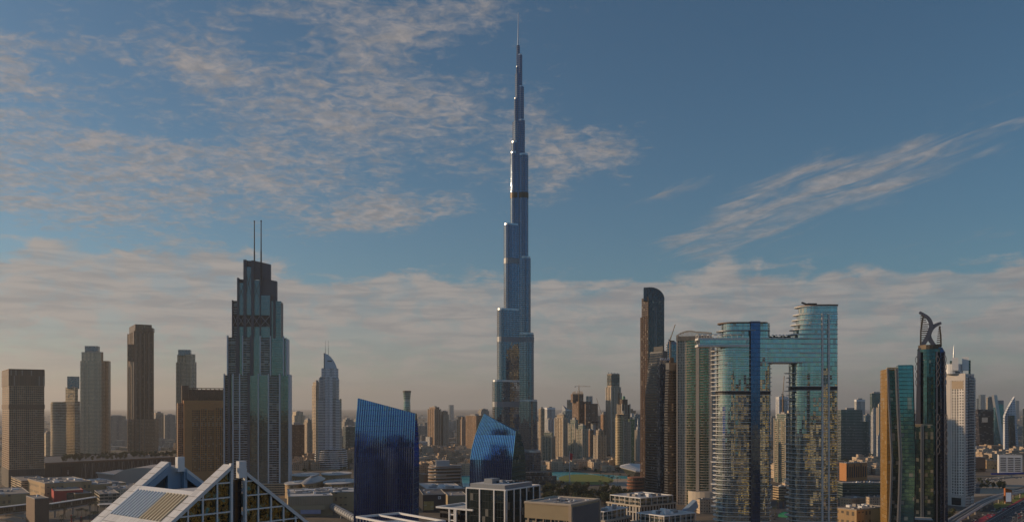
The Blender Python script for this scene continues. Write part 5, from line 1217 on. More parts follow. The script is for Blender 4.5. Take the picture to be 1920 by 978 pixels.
# business district at the far right
def leaning_block():
    Y = 2720.; t = thing('leaning_black_block', 'black office block leaning outwards towards its top at the far right', 'office building', (wx(1850, Y), Y+20))
    rr = [([(wx(1838, Y), Y), (wx(1865, Y), Y-4), (wx(1868, Y), Y+50), (wx(1842, Y), Y+54)], 0), ([(wx(1833.5, Y), Y), (wx(1866, Y), Y-4), (wx(1868, Y), Y+50), (wx(1838, Y), Y+54)], wz(767, Y))]
    mb = MB(); mb.loft(rr); mb.build('glass_wall', [facade('black_purple_glass', (.03, .025, .03), (.06, .055, .07), 3.8, 6., .2, .05, .6, .15), M['roof_dark']], t)
    add_box(t, 'roof_sign_panel', 1841, 1852, 782, 791, Y-4, 2, M['grey'])
leaning_block()
def spine_tower():
    Y = 2640.; t = thing('teal_spine_tower', 'teal glass tower with a pale slanting spine beside the leaning black block', 'office building', (wx(1875, Y), Y+20))
    mb = MB(); mb.prism(quad(1863, 1866, 1882, Y, 10), 0, wz(757, Y)); mb.build('glass_wall', [M['teal'], M['roof']], t)
    mb = MB(); rr = [([(wx(1878, Y), Y-3), (wx(1884, Y), Y-3), (wx(1884, Y), Y+10), (wx(1878, Y), Y+10)], 0), ([(wx(1862.5, Y), Y-3), (wx(1868.5, Y), Y-3), (wx(1868.5, Y), Y+10), (wx(1862.5, Y), Y+10)], wz(740, Y))]; mb.loft(rr, 0, 0); mb.build('slanting_spine', M['steel'], t)
    add_box(t, 'low_wing', 1882, 1896, 772, 840, Y+5, 40, [M['teal'], M['roof']], 12); add_box(t, 'roof_frame', 1868, 1882, 750, 757.5, Y+6, 20, [M['grey'], M['roof']])
spine_tower()
tower('beige_core_tower', 'unfinished beige tower rising just behind the leaning black block', 'building site', 1849, 1852, 1864, 745, 2850, 14, M['far'])
def sail_building():
    Y = 2560.; t = thing('white_sail_building', 'white building with a curved pointed sail outline at the far right', 'building', (wx(1896, Y), Y+15))
    n = 10; pr = [(1884, 840)] + [(1884 + 19*u, 780 - 37*u**.8) for u in [i/n for i in range(n+1)]] + [(1910, 835)]
    mb = MB(); zf = [(wx(x, Y), wz(y, Y)) for x, y in pr]; zf[0] = (zf[0][0], 0); zf[-1] = (zf[-1][0], 0)
    mb.face([(x, Y, z) for x, z in zf][::-1], [(x, z) for x, z in zf][::-1]); mb.face([(x, Y+9, z) for x, z in zf], [(x, z) for x, z in zf])
    for (xa, za), (xb, zb) in zip(zf, zf[1:]): mb.face([(xa, Y, za), (xb, Y, zb), (xb, Y+9, zb), (xa, Y+9, za)], [(0, za), (3, zb), (3, zb), (0, za)])
    mb.build('sail_wall', facade('white_sail_cladding', (.56, .57, .60), (.12, .15, .2), 7., 5., .6, .45, .5, .2), t)
    mb = MB(); mb.loft([([(wx(1892, Y), Y-6), (wx(1903, Y), Y-6), (wx(1903, Y), Y-1), (wx(1892, Y), Y-1)], 0), ([(wx(1890, Y), Y-6), (wx(1900, Y), Y-6), (wx(1900, Y), Y-1), (wx(1890, Y), Y-1)], wz(778, Y))], 0, 0); mb.build('blue_front', M['m5'], t)
sail_building()
tower('edge_tower', 'dark tower cut by the right edge of the photo', 'tower', 1917.5, 1918.5, 1932, 766, 2400, 12, M['office_dark'])
def low(name, label, cat, x0, xs, x1, top, yb_, th, mat, group=None, roof='roof', clutter=3, par=M['concrete']):
    Y = yb(yb_); p = quad(x0, xs, x1, Y, th); th = math.degrees(math.atan2(p[1][1]-p[0][1], p[1][0]-p[0][0])); z1 = max(3., wz(top, Y)); t = thing(name, label, cat, centre(p), group)
    mb = MB(); mb.prism(p, 0, z1); mb.build('wall', [M[mat] if isinstance(mat, str) else mat, M[roof]], t)
    mb = MB(); rim(mb, offset(p, .06), .4, z1, .9); mb.build('parapet', par, t)
    r = random.Random(int(x0*13+top)); c = centre(p); e = Vector(p[1])-Vector(p[0]); f = Vector(p[3])-Vector(p[0])
    for k in range(int(clutter*1.8)):
        q = Vector(p[0]) + e*r.uniform(.15, .85) + f*r.uniform(.15, .85); w = min(e.length, f.length)
        mb = MB(); mb.box((q.x, q.y, z1+.01), (min(w*r.uniform(.05, .2), 14), min(w*r.uniform(.05, .18), 9), r.uniform(.8, 2.8)), th); mb.build('roof_unit', r.choice([M['white'], M['grey'], M['concrete']]), t)
    return t, p, z1
t, p, z1 = low('white_louvred_block', 'white low office block with rows of dark slits by the far right road', 'office building', 1870, 1873, 1917, 852, 886, 62, 'white', clutter=4)
a, b = Vector(p[0]), Vector(p[1]); n = Vector(((b-a).y, -(b-a).x)).normalized()
for u in (.18, .5, .8):
    for k in range(8):
        q = a.lerp(b, u)+n*.12; mb = MB(); mb.box((q.x, q.y, 4+k*3.6), ((b-a).length*.24, .3, 1.7), math.degrees(math.atan2((b-a).y, (b-a).x))); mb.build('window_slit', M['dark'], t)
low('brown_hall', 'brown windowless hall left of the white louvred office block', 'building', 1824, 1829, 1848, 857, 884, 20, 'brown')
low('orange_low_block', 'low orange stone block between the brown hall and the white louvred block', 'building', 1848, 1850, 1873, 862, 878, 10, 'mall')
t, p, z1 = low('terracotta_block', 'terracotta low building with tall window recesses right of the linked glass towers', 'building', 1574, 1587, 1626, 868, 901, 30, 'hotel_blank', clutter=5)
for i in (0,):
    a, b = Vector(p[0]), Vector(p[1]); n = Vector(((b-a).y, -(b-a).x)).normalized()
    for k in range(9):
        q = a.lerp(b, (k+.6)/9.4)+n*.1; mb = MB(); mb.box((q.x, q.y, 6), ((b-a).length*.05, .6, z1-12 if k % 3 else z1-8), 30); mb.build('window_recess', M['dark'], t)
low('curved_roof_hall', 'long grey hall with pale roof strips below the terracotta block', 'building', 1570, 1580, 1660, 905, 938, 20, 'office_dark', roof='roof_pale', clutter=6)
low('pink_low_block', 'small pink rendered block below the long grey hall', 'building', 1575, 1596, 1622, 934, 953, 30, 'old', clutter=3)
low('tan_low_block', 'tan low block with cluttered grey roof, bottom edge left of the gold edged tower', 'building', 1560, 1606, 1662, 956, 1010, 34, 'mall', clutter=8)
low('green_roof_block', 'beige block with roof garden strip beside the tan low block', 'building', 1622, 1630, 1660, 932, 955, 20, 'old2', clutter=5)

# ================================================================== mall and its surroundings, lower left and centre
def mall_wall():
    t = thing('podium_hall', 'long dark brown screen-walled podium under the left residential towers', 'building', (wx(230, 1600), 1600))
    A, B = Vector((wx(84, 1490), 1490)), Vector((wx(345, 1680), 1680)); n = Vector((-(B-A).y, (B-A).x)).normalized()*220
    Q = [tuple(A), tuple(B), tuple(B+n), tuple(A+n)]
    mb = MB(); mb.prism(Q, 0, 33); mb.build('wall', [M['podium'], M['roof_dark']], t)
    mb = MB(); rim(mb, offset(Q, .5), 1.5, 32, 2.2); mb.build('parapet', M['brown'], t)
    e = (B-A).normalized(); nn = -n.normalized()*.4; L_ = (B-A).length; mb = MB(); k = 0
    while k*9+70 < L_:
        q = A+e*(60+k*9)+nn; mb.beam((q.x, q.y, 2), (q.x+e.x*5, q.y+e.y*5, 31), .35, .35, (e.x, e.y, 0)); mb.beam((q.x+e.x*9, q.y+e.y*9, 2), (q.x+e.x*5, q.y+e.y*5, 31), .35, .35, (e.x, e.y, 0)); k += 1
    mb.build('diagonal_strips', M['grey'], t)
    q = A+e*38+nn; mb = MB(); mb.box((q.x, q.y, 6), (22, 1, 20), math.degrees(math.atan2(e.y, e.x))); o = mb.build('shop_sign_panel', plain('dark_red_panel', (.03, .012, .012), .5), t)
    q = A+e*38+nn*3; text_obj('i', 'sign_mark', 12, (q.x, q.y, 12), (R(90), 0, math.atan2(e.y, e.x)), M['white'], t, .2)
mall_wall()
def silver_hall():
    Y = 1480.; t = thing('silver_hall', 'silver curved metal hall like a ship hull in front of the dark podium', 'building', (wx(235, Y), Y))
    top = [(183, 886), (214, 889.5), (232, 880), (250, 876.5), (275, 876), (300, 879), (318, 884)]
    n = 24; xs = [183 + (318-183)*i/n for i in range(n+1)]
    prof = lambda x: interp([(x_, y_) for x_, y_ in top], x)
    mb = MB(); bot = 0.
    for i in range(n):
        xa, xb = xs[i], xs[i+1]; za, zb = wz(prof(xa), Y), wz(prof(xb), Y); lean = 10
        A0, B0 = (wx(xa+3, Y), Y, bot), (wx(xb+3, Y), Y, bot); A1, B1 = (wx(xa, Y), Y-2, za), (wx(xb, Y), Y-2, zb)
        mb.face([A0, B0, B1, A1], [(0, 0)]*4); mb.face([A1, B1, (B1[0]+10, Y+60, zb+2), (A1[0]+10, Y+60, za+2)], [(0, 0)]*4)
    x, z = wx(183, Y), wz(886, Y); mb.face([(x, Y-2, z), (x+10, Y+60, z+2), (x+12, Y+60, 0), (wx(186, Y), Y, 0)], [(0, 0)]*4)
    x, z = wx(318, Y), wz(884, Y); mb.face([(x, Y-2, z), (x+10, Y+60, z+2), (x+10, Y+60, 0), (wx(321, Y), Y, 0)], [(0, 0)]*4)
    mb.build('metal_shell', plain('satin_metal_shell', (.50, .45, .40), .5, .15, var=.06), t, smooth=False)
    mb = MB(); mb.beam((wx(182, Y), Y-3, wz(885, Y)), (wx(215, Y), Y-3, wz(888.5, Y)), 3, 1.6, (0, 1, 0)); mb.build('white_lip', M['white'], t)
silver_hall()
low('podium_block', 'pale striped car park base under the leftmost brown tower', 'building', 20, 40, 92, 901, 926, 24, 'band_tan')
low('tan_mall_block', 'large tan mall block with a flat grey roof, lower left of the photo', 'mall building', 52, 84, 172, 906, 936, 40, 'mall', clutter=9)
low('tan_long_wall', 'long tan wall block along the left edge of the photo', 'mall building', -30, -20, 56, 928, 952, -14+90-70, 'mall', clutter=4)
t, p, z1 = low('red_shop', 'red framed shop box on the mall, lower left', 'shop', 92, 101, 156, 921, 942, 22, 'red', roof='roof', clutter=2, par=M['red'])
a, b = Vector(p[0]), Vector(p[1]); n = Vector(((b-a).y, -(b-a).x)).normalized(); q = a.lerp(b, .5)+n*.2; mb = MB(); mb.box((q.x, q.y, 1.2), ((b-a).length*.94, .5, z1-3.2), 22); mb.build('shop_front', M['gglass'], t)
low('olive_shop', 'olive brown box shop with a tan roof right of the red shop', 'shop', 126, 141, 172, 925, 942, 25, plain('olive_wall', (.16, .11, .05), .8), clutter=1)
low('glass_entrance_block', 'beige entrance block with dark glazing at the end of the walkway', 'mall building', 177, 187, 224, 926, 950, 25, 'm6', clutter=3)
low('duct_roof_hall', 'flat mall hall with long white duct runs behind the red shop', 'mall building', 100, 140, 236, 910, 929, 32, 'mall', roof='roof_pale', clutter=16)
low('corner_shop_row', 'cream shop row with a colonnade near the left pyramid slope', 'mall building', 196, 205, 262, 918, 934, 20, 'old2', clutter=5)
t, p, z1 = low('walkway_tower', 'brown square tower block joining two raised walkways, lower left', 'building', 49, 65, 92, 935, 988, 32, 'brown', clutter=1)
def walkway(label, xa, ya, Ya, xb, yb_, Yb, h=9.):
    A = Vector((wx(xa, Ya), Ya, wz(ya, Ya))); B = Vector((wx(xb, Yb), Yb, wz(yb_, Yb))); zt = (A.z+B.z)/2; A.z = B.z = zt
    t = thing('raised_walkway', label, 'footbridge', ((A.x+B.x)/2, (A.y+B.y)/2)); s = (B-A).normalized(); sd_ = Vector((-s.y, s.x, 0))
    mb = MB(); mb.beam(A-Vector((0, 0, .4)), B-Vector((0, 0, .4)), 7, .8, sd_); mb.build('roof', M['ledge'], t)
    mb = MB(); mb.beam(A-Vector((0, 0, h*.5)), B-Vector((0, 0, h*.5)), 5.6, h-.8, sd_); mb.build('glazed_side', facade('walkway_glass', (.12, .09, .06), (.10, .08, .05), 3., 4., .2, .2, .5, .2), t)
    mb = MB(); mb.beam(A-Vector((0, 0, h+.6)), B-Vector((0, 0, h+.6)), 6.4, 1.2, sd_); mb.build('floor_deck', M['concrete'], t)
    for u in (.12, .5, .88):
        q = A.lerp(B, u); mb = MB(); mb.box((q.x, q.y, 0), (1.4, 1.4, zt-h-1.2)); mb.build('pier', M['concrete'], t)
walkway('raised glazed walkway with a white roof right of the brown tower block', 92, 941, 1010, 178, 932, 1090, 8)
walkway('raised glazed walkway with a white roof at the left edge of the photo', -30, 951.5, 960, 52, 944.5, 1010, 8)
c = gp(200, 952); t = thing('disc_canopy', 'white disc canopy on a short stem by the left pyramid slope', 'canopy', (c.x, c.y))
mb = MB(); mb.loft([(ell(c.x, c.y, 2, 2, 0, 20), 4.2), (ell(c.x, c.y, 11, 11, 0, 28), 5.4), (ell(c.x, c.y, 11, 11, 0, 28), 5.9)], 0, 0, True); mb.build('disc', M['ledge'], t)
mb = MB(); mb.tube((c.x, c.y, 0), (c.x, c.y, 4.3), 1.2, .9, 10); mb.build('stem', M['concrete'], t)
def wave_roof():
    Y = 985.; t = thing('wave_roof', 'rippled tan roof shells at the bottom left corner', 'roof', (wx(30, Y), Y)); 
    for k in range(3):
        mb = MB(); n = 12
        for i in range(n):
            f = lambda u: (wx(-10 + 82*u, Y), wz(966 + 4*k + 14*u*u - 3*math.sin(u*3.1), Y))
            (xa, za), (xb, zb) = f(i/n), f((i+1)/n); mb.face([(xa, Y-k*16, za), (xb, Y-k*16, zb), (xb, Y-k*16+15, zb+1), (xa, Y-k*16+15, za+1)], [(0, 0)]*4); mb.face([(xa, Y-k*16, za-.8), (xb, Y-k*16, zb-.8), (xb, Y-k*16, zb), (xa, Y-k*16, za)], [(0, 0)]*4)
        mb.build('roof_shell', M['beige'], t)
    mb = MB(); mb.box((wx(15, Y), Y-20, 0), (60, 30, wz(978, Y))); mb.build('wall', M['mall'], t)
wave_roof()
Mrp = M['red']
for i, (x, y) in enumerate(((134, 965), (152, 968), (173, 972))):
    c = gp(x, 984); Y = c.y; mb = MB(); mb.tube((c.x, c.y, 0), (c.x, c.y, wz(y, Y)), .8, .7, 10); mb.tube((c.x, c.y, wz(y, Y)), (c.x, c.y, wz(y, Y)+.5), 1.0, .4, 10)
    o = mb.build('red_column', Mrp); tag(o, ('red freestanding column among palms, leftmost of three', 'red freestanding column among palms, middle of three', 'red freestanding column among palms, rightmost of three')[i], 'column', 'red columns among the palms')
# centre: white disc roofs of the great mall
def disc_roof(x, y, rx, ry, z, label, mat, dome=0.):
    Y = yb(y, z); c = (wx(x, Y), Y); a = rx*Y/FPX; b = ry*Y*Y/(FPX*(CH-z)); t = thing('disc_roof', label, 'roof', c, 'white disc roofs of the mall')
    mb = MB(); mb.prism(ell(*c, a*.93, b*.93, 0, 40), 0, z-1.5, 0, 0); mb.build('drum_wall', M['mall'], t)
    rr = [(ell(*c, a*.97, b*.97, 0, 48), z-1.5), (ell(*c, a, b, 0, 48), z-.8), (ell(*c, a, b, 0, 48), z)]
    if dome: rr += [(ell(*c, a*f, b*f, 0, 48), z+dome*(1-f*f)) for f in (.85, .65, .4, .15)]
    mb = MB(); mb.loft(rr, 0, 0); mb.build('roof', mat, t)
    mb = MB(); mb.prism(ell(*c, a*.3, b*.3, 0, 24), z+dome, z+dome+.9, 0, 0); mb.build('skylight', M['steel'], t)
Mpr = M['roof_pale']
disc_roof(631, 886, 28, 3.2, 24, 'white disc roof nearest the flared base of the silver tower', Mpr)
disc_roof(572, 888, 26, 3.2, 24, 'white disc roof behind the left of the domed hall', Mpr)
disc_roof(588, 900, 16, 6, 22, 'grey domed hall roof between the white disc roofs', plain('ribbed_dome_metal', (.42, .40, .38), .4, .4), 7)
disc_roof(556, 903, 20, 4, 21, 'white disc roof touching the stepped tower base', Mpr)
disc_roof(638, 901, 30, 5, 21, 'broad white disc roof left of the taller blue blade', Mpr)
low('mall_roof_hall', 'flat white mall roof with long raised strips in front of the disc roofs', 'mall building', 538, 540, 672, 925, 961, 8, 'mall', roof='roof_pale', clutter=26)
low('mall_roof_box', 'small white roof house on the mall left of the strips', 'mall building', 544, 546, 576, 908, 930, 14, 'white', roof='roof_pale', clutter=3)
low('mall_dark_roof', 'dark brown flat roofed hall behind the white mall roof', 'mall building', 566, 568, 612, 907, 924, 14, 'brown', roof='roof_pale', clutter=5)
low('mall_strip_roof', 'long pale roof terrace left of the taller blue blade', 'mall building', 610, 612, 676, 912, 930, 14, 'mall', roof='roof_pale', clutter=8)
t, p, z1 = low('ribbed_mall_front', 'tan ribbed mall frontage right of the front pyramid', 'mall building', 538, 540, 624, 931, 968, 6, 'tan', roof='roof_pale', clutter=3)
a, b = Vector(p[0]), Vector(p[1]); n = Vector(((b-a).y, -(b-a).x)).normalized()
mb = MB()
for k in range(26):
    q = a.lerp(b, (k+.5)/26)+n*.3; mb.box((q.x, q.y, z1-10), (1.1, .9, 8.5), 6)
mb.build('rib', M['beige'], t)
q = a.lerp(b, .42)+n*1.5; mb = MB(); mb.box((q.x, q.y, z1-15.5), ((b-a).length*.84, 3.4, 5), 6); mb.build('canopy_band', M['tan'], t)
q = a.lerp(b, .50)+n*3.4; mb = MB(); mb.box((q.x, q.y, 3), (24, .6, 10), 6); mb.build('screen_panel', plain('lilac_screen', (.30, .31, .45), .5, var=.1), t)
def tube_walk():
    t = thing('tube_walkway', 'grey ribbed tube walkway running from the mall to the taller blue blade', 'footbridge', (wx(645, 1000), 1000)); A = Vector((wx(624, 1040), 1040, wz(949, 1040))); B = Vector((wx(680, 930), 930, wz(963, 1040)+4)); mb = MB(); mb.tube(A, B, 4.6, 4.6, 14); mb.build('shell', M['grey'], t)
    for k in range(14):
        q = A.lerp(B, (k+.5)/14); e = (B-A).normalized()*.25; mb = MB(); mb.tube(q-e, q+e, 4.9, 4.9, 14); mb.build('rib', M['dark'], t)
    for u in (.3, .75):
        q = A.lerp(B, u); mb = MB(); mb.tube((q.x, q.y, 0), (q.x, q.y, q.z-4.4), .9, .9, 8); mb.build('pier', M['concrete'], t)
tube_walk()
def ring_block():
    Y = yb(921); t = thing('ring_block', 'brown round ended office block with bright floor rings, between the two blue blades', 'office building', (wx(830, Y), Y+20))
    xc = wx(824, Y)
    def foot(sc_, o=0.):
        L_, Rr_ = wx(801, Y)*1., wx(862, Y); a = xc-wx(801.5, Y)+o; pts = []
        for i in range(11):
            an = R(180+90*i/10); pts.append((xc + a*math.cos(an), Y+18 + (18+o)*math.sin(an)))
        pts += [(Rr_+o, Y+14-o), (Rr_+o, Y+46), (xc, Y+52+o), (xc-a, Y+30)]
        return pts
    Mw = facade('copper_ribbon_windows', (.26, .15, .08), (.07, .06, .05), 5.2, 40., .45, .005, .5, .2, .01, .3)
    zt = wz(874, Y); mb = MB(); mb.prism(foot(1), 0, zt); mb.build('wall', [Mw, M['roof']], t)
    k = 0; z = 5.
    while z < zt+1:
        mb = MB(); mb.prism(foot(1, 1.1), z, z+1.3, 0, 0, True); mb.build('floor_ring', M['concrete'] if z < zt-4 else M['grey'], t); z += 5.2
    add_box(t, 'roof_box', 818, 843, 863, 875, Y+10, 22, [M['steel'], M['roof']], 8)
ring_block()
low('small_brown_block', 'small brown block left of the ring banded office block', 'building', 786, 795, 803, 889, 912, 25, 'brown')
low('white_mall_wing', 'low mall wing with a broad patchy white roof between the blue blades', 'mall building', 782, 800, 872, 917, 934, 12, 'brown', roof='roof_pale', clutter=7)
t, p, z1 = low('dark_shop_block', 'dark shop block with a gold panel and a small white cross sign', 'shop', 786, 793, 836, 927, 960, 8, 'dark', roof='roof_dark', clutter=2)
a, b = Vector(p[0]), Vector(p[1]); n = Vector(((b-a).y, -(b-a).x)).normalized(); W_ = (b-a).length
q = a.lerp(b, .25)+n*.4; mb = MB(); mb.box((q.x, q.y, 3), (W_*.44, .6, 11), 8); mb.build('gold_panel', facade('gold_panel_brick', (.30, .22, .06), (.42, .32, .12), 2., 4., .2, .1, .3, .3), t)
q = a.lerp(b, .72)+n*.4; mb = MB(); mb.box((q.x, q.y, z1-5.5), (3.6, .5, 3.6), 8); o = mb.build('sign_board', M['white'], t)
q2 = q+n*.35; mb = MB(); mb.box((q2.x, q2.y, z1-4.2), (2.2, .3, .7), 8); mb.box((q2.x, q2.y, z1-5.0), (.7, .34, 2.3), 8); mb.build('sign_cross', M['dark'], o)
low('tan_round_hall', 'low tan curved hall right of the dark shop block', 'mall building', 833, 840, 876, 929, 948, 10, 'tan', clutter=2)

# ================================================================== lake, lawn, opera house, flag
def water_mat():
    m, g, b = new_mat('lake_water'); p = g.node('ShaderNodeNewGeometry').outputs['Position']
    n = g.noise(p, .25, 4, .6); bn = g.node('ShaderNodeBump'); bn.inputs['Distance'].default_value = .25; g.put(bn.inputs['Height'], n); g.put(b.inputs['Normal'], bn.outputs[0])
    g.put(b.inputs['Base Color'], g.mix(g.noise(p, .02, 3), (.02, .28, .33, 1), (.05, .42, .46, 1))); b.inputs['Roughness'].default_value = .25; return m
def lawn_mat():
    m, g, b = new_mat('lawn'); p = g.node('ShaderNodeNewGeometry').outputs['Position']
    n = g.noise(p, .05, 5, .65); n2 = g.noise(p, .6, 3, .6)
    g.put(b.inputs['Base Color'], g.mix(g.m('ADD', g.m('MULTIPLY', n, .8), g.m('MULTIPLY', n2, .2)), (.09, .15, .02, 1), (.28, .27, .05, 1))); b.inputs['Roughness'].default_value = .9; return m
MW, ML = water_mat(), lawn_mat()
G2 = lambda l: [gp(*q)[:2] for q in l]
sheet('lake', G2([(1006, 894), (1040, 899), (1080, 899), (1150, 904), (1180, 908), (1178, 892), (1150, 890), (1110, 887), (1060, 883), (1010, 884)]), MW, .01)
sheet('lake', G2([(868, 912), (884, 912), (884, 889), (864, 889)]), MW, .012)
pave = roofmat('paving', (.36, .31, .25))
sheet('promenade', G2([(1120, 930), (1230, 932), (1225, 895), (1150, 897), (1128, 908)]), pave, .02)
A, B = gp(1048, 903), gp(1150, 903); cy = (gp(1100, 889).y + gp(1100, 907).y)/2
lw = []
for i in range(40):
    a = R(360*i/40); lw.append((gp(1099, 898).x + 52*math.cos(a)*.95, cy + (gp(1100, 888.5).y-gp(1100, 908).y)/2*math.sin(a)))
sheet('lawn', lw, ML, .03)
def flag():
    c = gp(1068, 903); t = thing('flagpole', 'tall white flagpole with a red flag on the round lawn', 'flagpole', c); zt = wz(845, c.y)
    mb = MB(); mb.tube((c.x, c.y, 0), (c.x, c.y, zt), .9, .5, 10); mb.build('pole', M['white'], t)
    mb = MB(); n = 8; z0, z1 = wz(848, c.y), wz(861, c.y)
    f = lambda i, j: (c.x + .5 + 5.0*i/n*(1-.15*j), c.y + .9*math.sin(i*1.1), z0 + (z1-z0)*j - 2.2*(i/n)**1.3)
    for i in range(n):
        q = [f(i, 1), f(i+1, 1), f(i+1, 0), f(i, 0)]; mb.face(q, [(0, 0)]*4); mb.face([(v[0], v[1]+.06, v[2]) for v in q][::-1], [(0, 0)]*4)
    mb.build('flag_cloth', plain('flag_red', (.62, .02, .04), .7, var=.05), t)
    mb = MB(); mb.prism(ell(c.x, c.y, 3, 3, 0, 14), .03, .9, 0, 0); mb.build('plinth', M['concrete'], t)
flag()
def opera():
    Y = 1530.; t = thing('opera_house', 'boat shaped glass opera house with a sweeping white roof beside the tall brown tower', 'opera house', (wx(1190, Y), Y+20))
    # hull leans outwards to a long overhanging prow on the left
    bot = [(wx(1184, Y), Y-4), (wx(1206, Y), Y-12), (wx(1240, Y), Y-8), (wx(1240, Y), Y+42), (wx(1206, Y), Y+44), (wx(1186, Y), Y+26)]
    top = [(wx(1166, Y), Y+4), (wx(1190, Y), Y-16), (wx(1244, Y), Y-14), (wx(1244, Y), Y+50), (wx(1200, Y), Y+52), (wx(1170, Y), Y+28)]
    zt = [wz(875, Y), wz(881, Y), wz(885, Y), wz(881, Y), wz(876, Y), wz(874, Y)]
    mb = MB(); mb.loft([(bot, 0), (top, [z-1.5 for z in zt])]); mb.build('glass_hull', [facade('opera_glass', (.16, .14, .11), (.14, .16, .15), 60., 3., .001, .12, .6, .1, .01, .3), M['roof']], t)
    r1 = offset(top, 3.2); r0 = offset(top, 1.2)
    mb = MB(); mb.loft([(r0, [z-2 for z in zt]), (r1, [z-.4 for z in zt]), (r1, [z+.4 for z in zt]), (offset(top, -6), [z+3 for z in zt]), (offset(top, -14), [z+4.5 for z in zt])], 0, 0, True); mb.build('sweeping_roof', M['ledge'], t)
opera()
c = gp(1191, 924); t = thing('round_brown_pavilion', 'round tiered brick-red pavilion at the foot of the tall brown tower', 'building', (c.x, c.y))
Mbr = plain('brick_red', (.33, .13, .07), .8)
for k in range(5):
    mb = MB(); mb.prism(ell(c.x, c.y, 13-k*.5, 12-k*.5, 0, 22), k*5., k*5+3.2); mb.build('storey', [M['res_dark'], Mbr], t); mb = MB(); mb.prism(ell(c.x, c.y, 14-k*.5, 13-k*.5, 0, 22), k*5+3.2, k*5+5, 0, 0, True); mb.build('storey_ring', Mbr, t)
mb = MB(); mb.box((c.x+16, c.y+4, 0), (22, 16, 24)); mb.build('side_wing', [M['brown']], t)
Y = 1300; t = thing('swoop_roof_pavilion', 'low pavilion with a swooping pale roof edge in front of the black twin towers', 'pavilion', (wx(1220, Y), Y))
pts = [(1195, 912), (1206, 917), (1222, 923), (1247, 928.5)]
mb = MB(); mb2 = MB()
for (xa, ya), (xb, yb_) in zip(pts, pts[1:]):
    A, B = Vector((wx(xa, Y), Y, wz(ya, Y))), Vector((wx(xb, Y), Y, wz(yb_, Y)))
    mb.face([A, B, B+Vector((6, 34, 2)), A+Vector((6, 34, 2))], [(0, 0)]*4); mb.face([A-Vector((0, 0, 1.4)), B-Vector((0, 0, 1.4)), B, A], [(0, 0)]*4); mb.face([A-Vector((0, 0, 1.4)), B-Vector((0, 0, 1.4)), B+Vector((6, 34, .6)), A+Vector((6, 34, .6))][::-1], [(0, 0)]*4)
    mb2.face([(A.x+4, Y+3, 0), (B.x+4, Y+3, 0), (B.x+4, Y+3, B.z-1.5), (A.x+4, Y+3, A.z-1.5)], [(A.x, 0), (B.x, 0), (B.x, 8), (A.x, 8)])
mb.build('swoop_roof', M['ledge'], t); mb2.build('glass_front', M['gglass'], t)

# ================================================================== plaza offices, lower middle right
def square_office(label, x0, xs, x1, top, Y, th, setback=4.):
    p = quad(x0, xs, x1, Y, th); z1 = wz(top, Y); t = thing('plaza_office', label, 'office building', centre(p))
    mb = MB(); mb.prism(p, 0, z1-9); mb.build('wall', [facade('stone_colonnade', (.44, .41, .37), (.03, .035, .045), 9.5, 4.6, .16, .42, .6, .12, .01, .4) if 'stone_colonnade' not in bpy.data.materials else bpy.data.materials['stone_colonnade'], M['roof_pale']], t)
    mb = MB(); rim(mb, offset(p, .8), 1.2, z1-9.6, 1.6); mb.build('cornice', M['cream'], t)
    q = offset(p, -setback); mb = MB(); mb.prism(q, z1-9+.01, z1-1); mb.build('upper_storeys', [M['m6'], M['roof_pale']], t)
    mb = MB(); rim(mb, offset(q, 1.6), 1.0, z1-1, .9); mb.build('roof_frame', M['white'], t)
    n = len(q)
    for i in range(n):
        a, b = Vector(q[i]), Vector(q[(i+1) % n])
        for k in range(6):
            c = a.lerp(b, k/6); w = (c-Vector(centre(q))).normalized()*2; mb = MB(); mb.tube((c.x+w.x, c.y+w.y, z1-9), (c.x+w.x, c.y+w.y, z1-1), .28, n=5); mb.build('terrace_post', M['white'], t)
    r = random.Random(int(x0)); e = Vector(q[1])-Vector(q[0]); f = Vector(q[3])-Vector(q[0])
    for k in range(9):
        c = Vector(q[0])+e*r.uniform(.15, .85)+f*r.uniform(.15, .85); mb = MB(); mb.box((c.x, c.y, z1-1+.01), (r.uniform(2, 7), r.uniform(2, 6), r.uniform(1.2, 4)), th); mb.build('roof_unit', r.choice([M['white'], M['concrete'], M['grey']]), t)
    return t, p
square_office('square stone office with a stepped roof terrace and dark colonnade below the black twin towers', 1138, 1201, 1268, 933, 905, 38)
square_office('lower stone office with white roof frame between the tan block and the stepped roof office', 1100, 1134, 1182, 958, 760, 52, 3)
square_office('stone office with blue-grey roof plant at the bottom edge below the beige concave tower', 1186, 1246, 1312, 967, 740, 38, 4)
Y = 960.; t = thing('skylight_gallery', 'slanting grey glazed gallery rising beside the beige concave tower base', 'footbridge', (wx(1300, Y), Y)); mb = MB(); mb.beam((wx(1283, Y), Y, wz(963, Y)), (wx(1315, Y), Y+30, wz(948, Y)), 9, 8, (.3, -1, 0)); mb.build('gallery', [M['blueg']], t)
for u in (.2, .8): mb = MB(); x = wx(1283+32*u, Y); mb.box((x, Y+30*u, 0), (2, 2, wz(963-15*u, Y)-4.2)); mb.build('pier', M['concrete'], t)
low('curved_terrace_podium', 'sand podium with arched openings between the concave tower and the left linked tower', 'building', 1306, 1312, 1350, 936, 962, 10, 'old2', clutter=5)
low('gap_podium', 'grey low podium with terraces in the gap between the linked glass towers', 'building', 1449, 1460, 1486, 912, 936, 20, 'band_tan', clutter=3)
low('gap_back_block', 'pale block behind the grey podium in the gap between the linked glass towers', 'building', 1466, 1472, 1488, 905, 922, 12, 'old2', clutter=2)
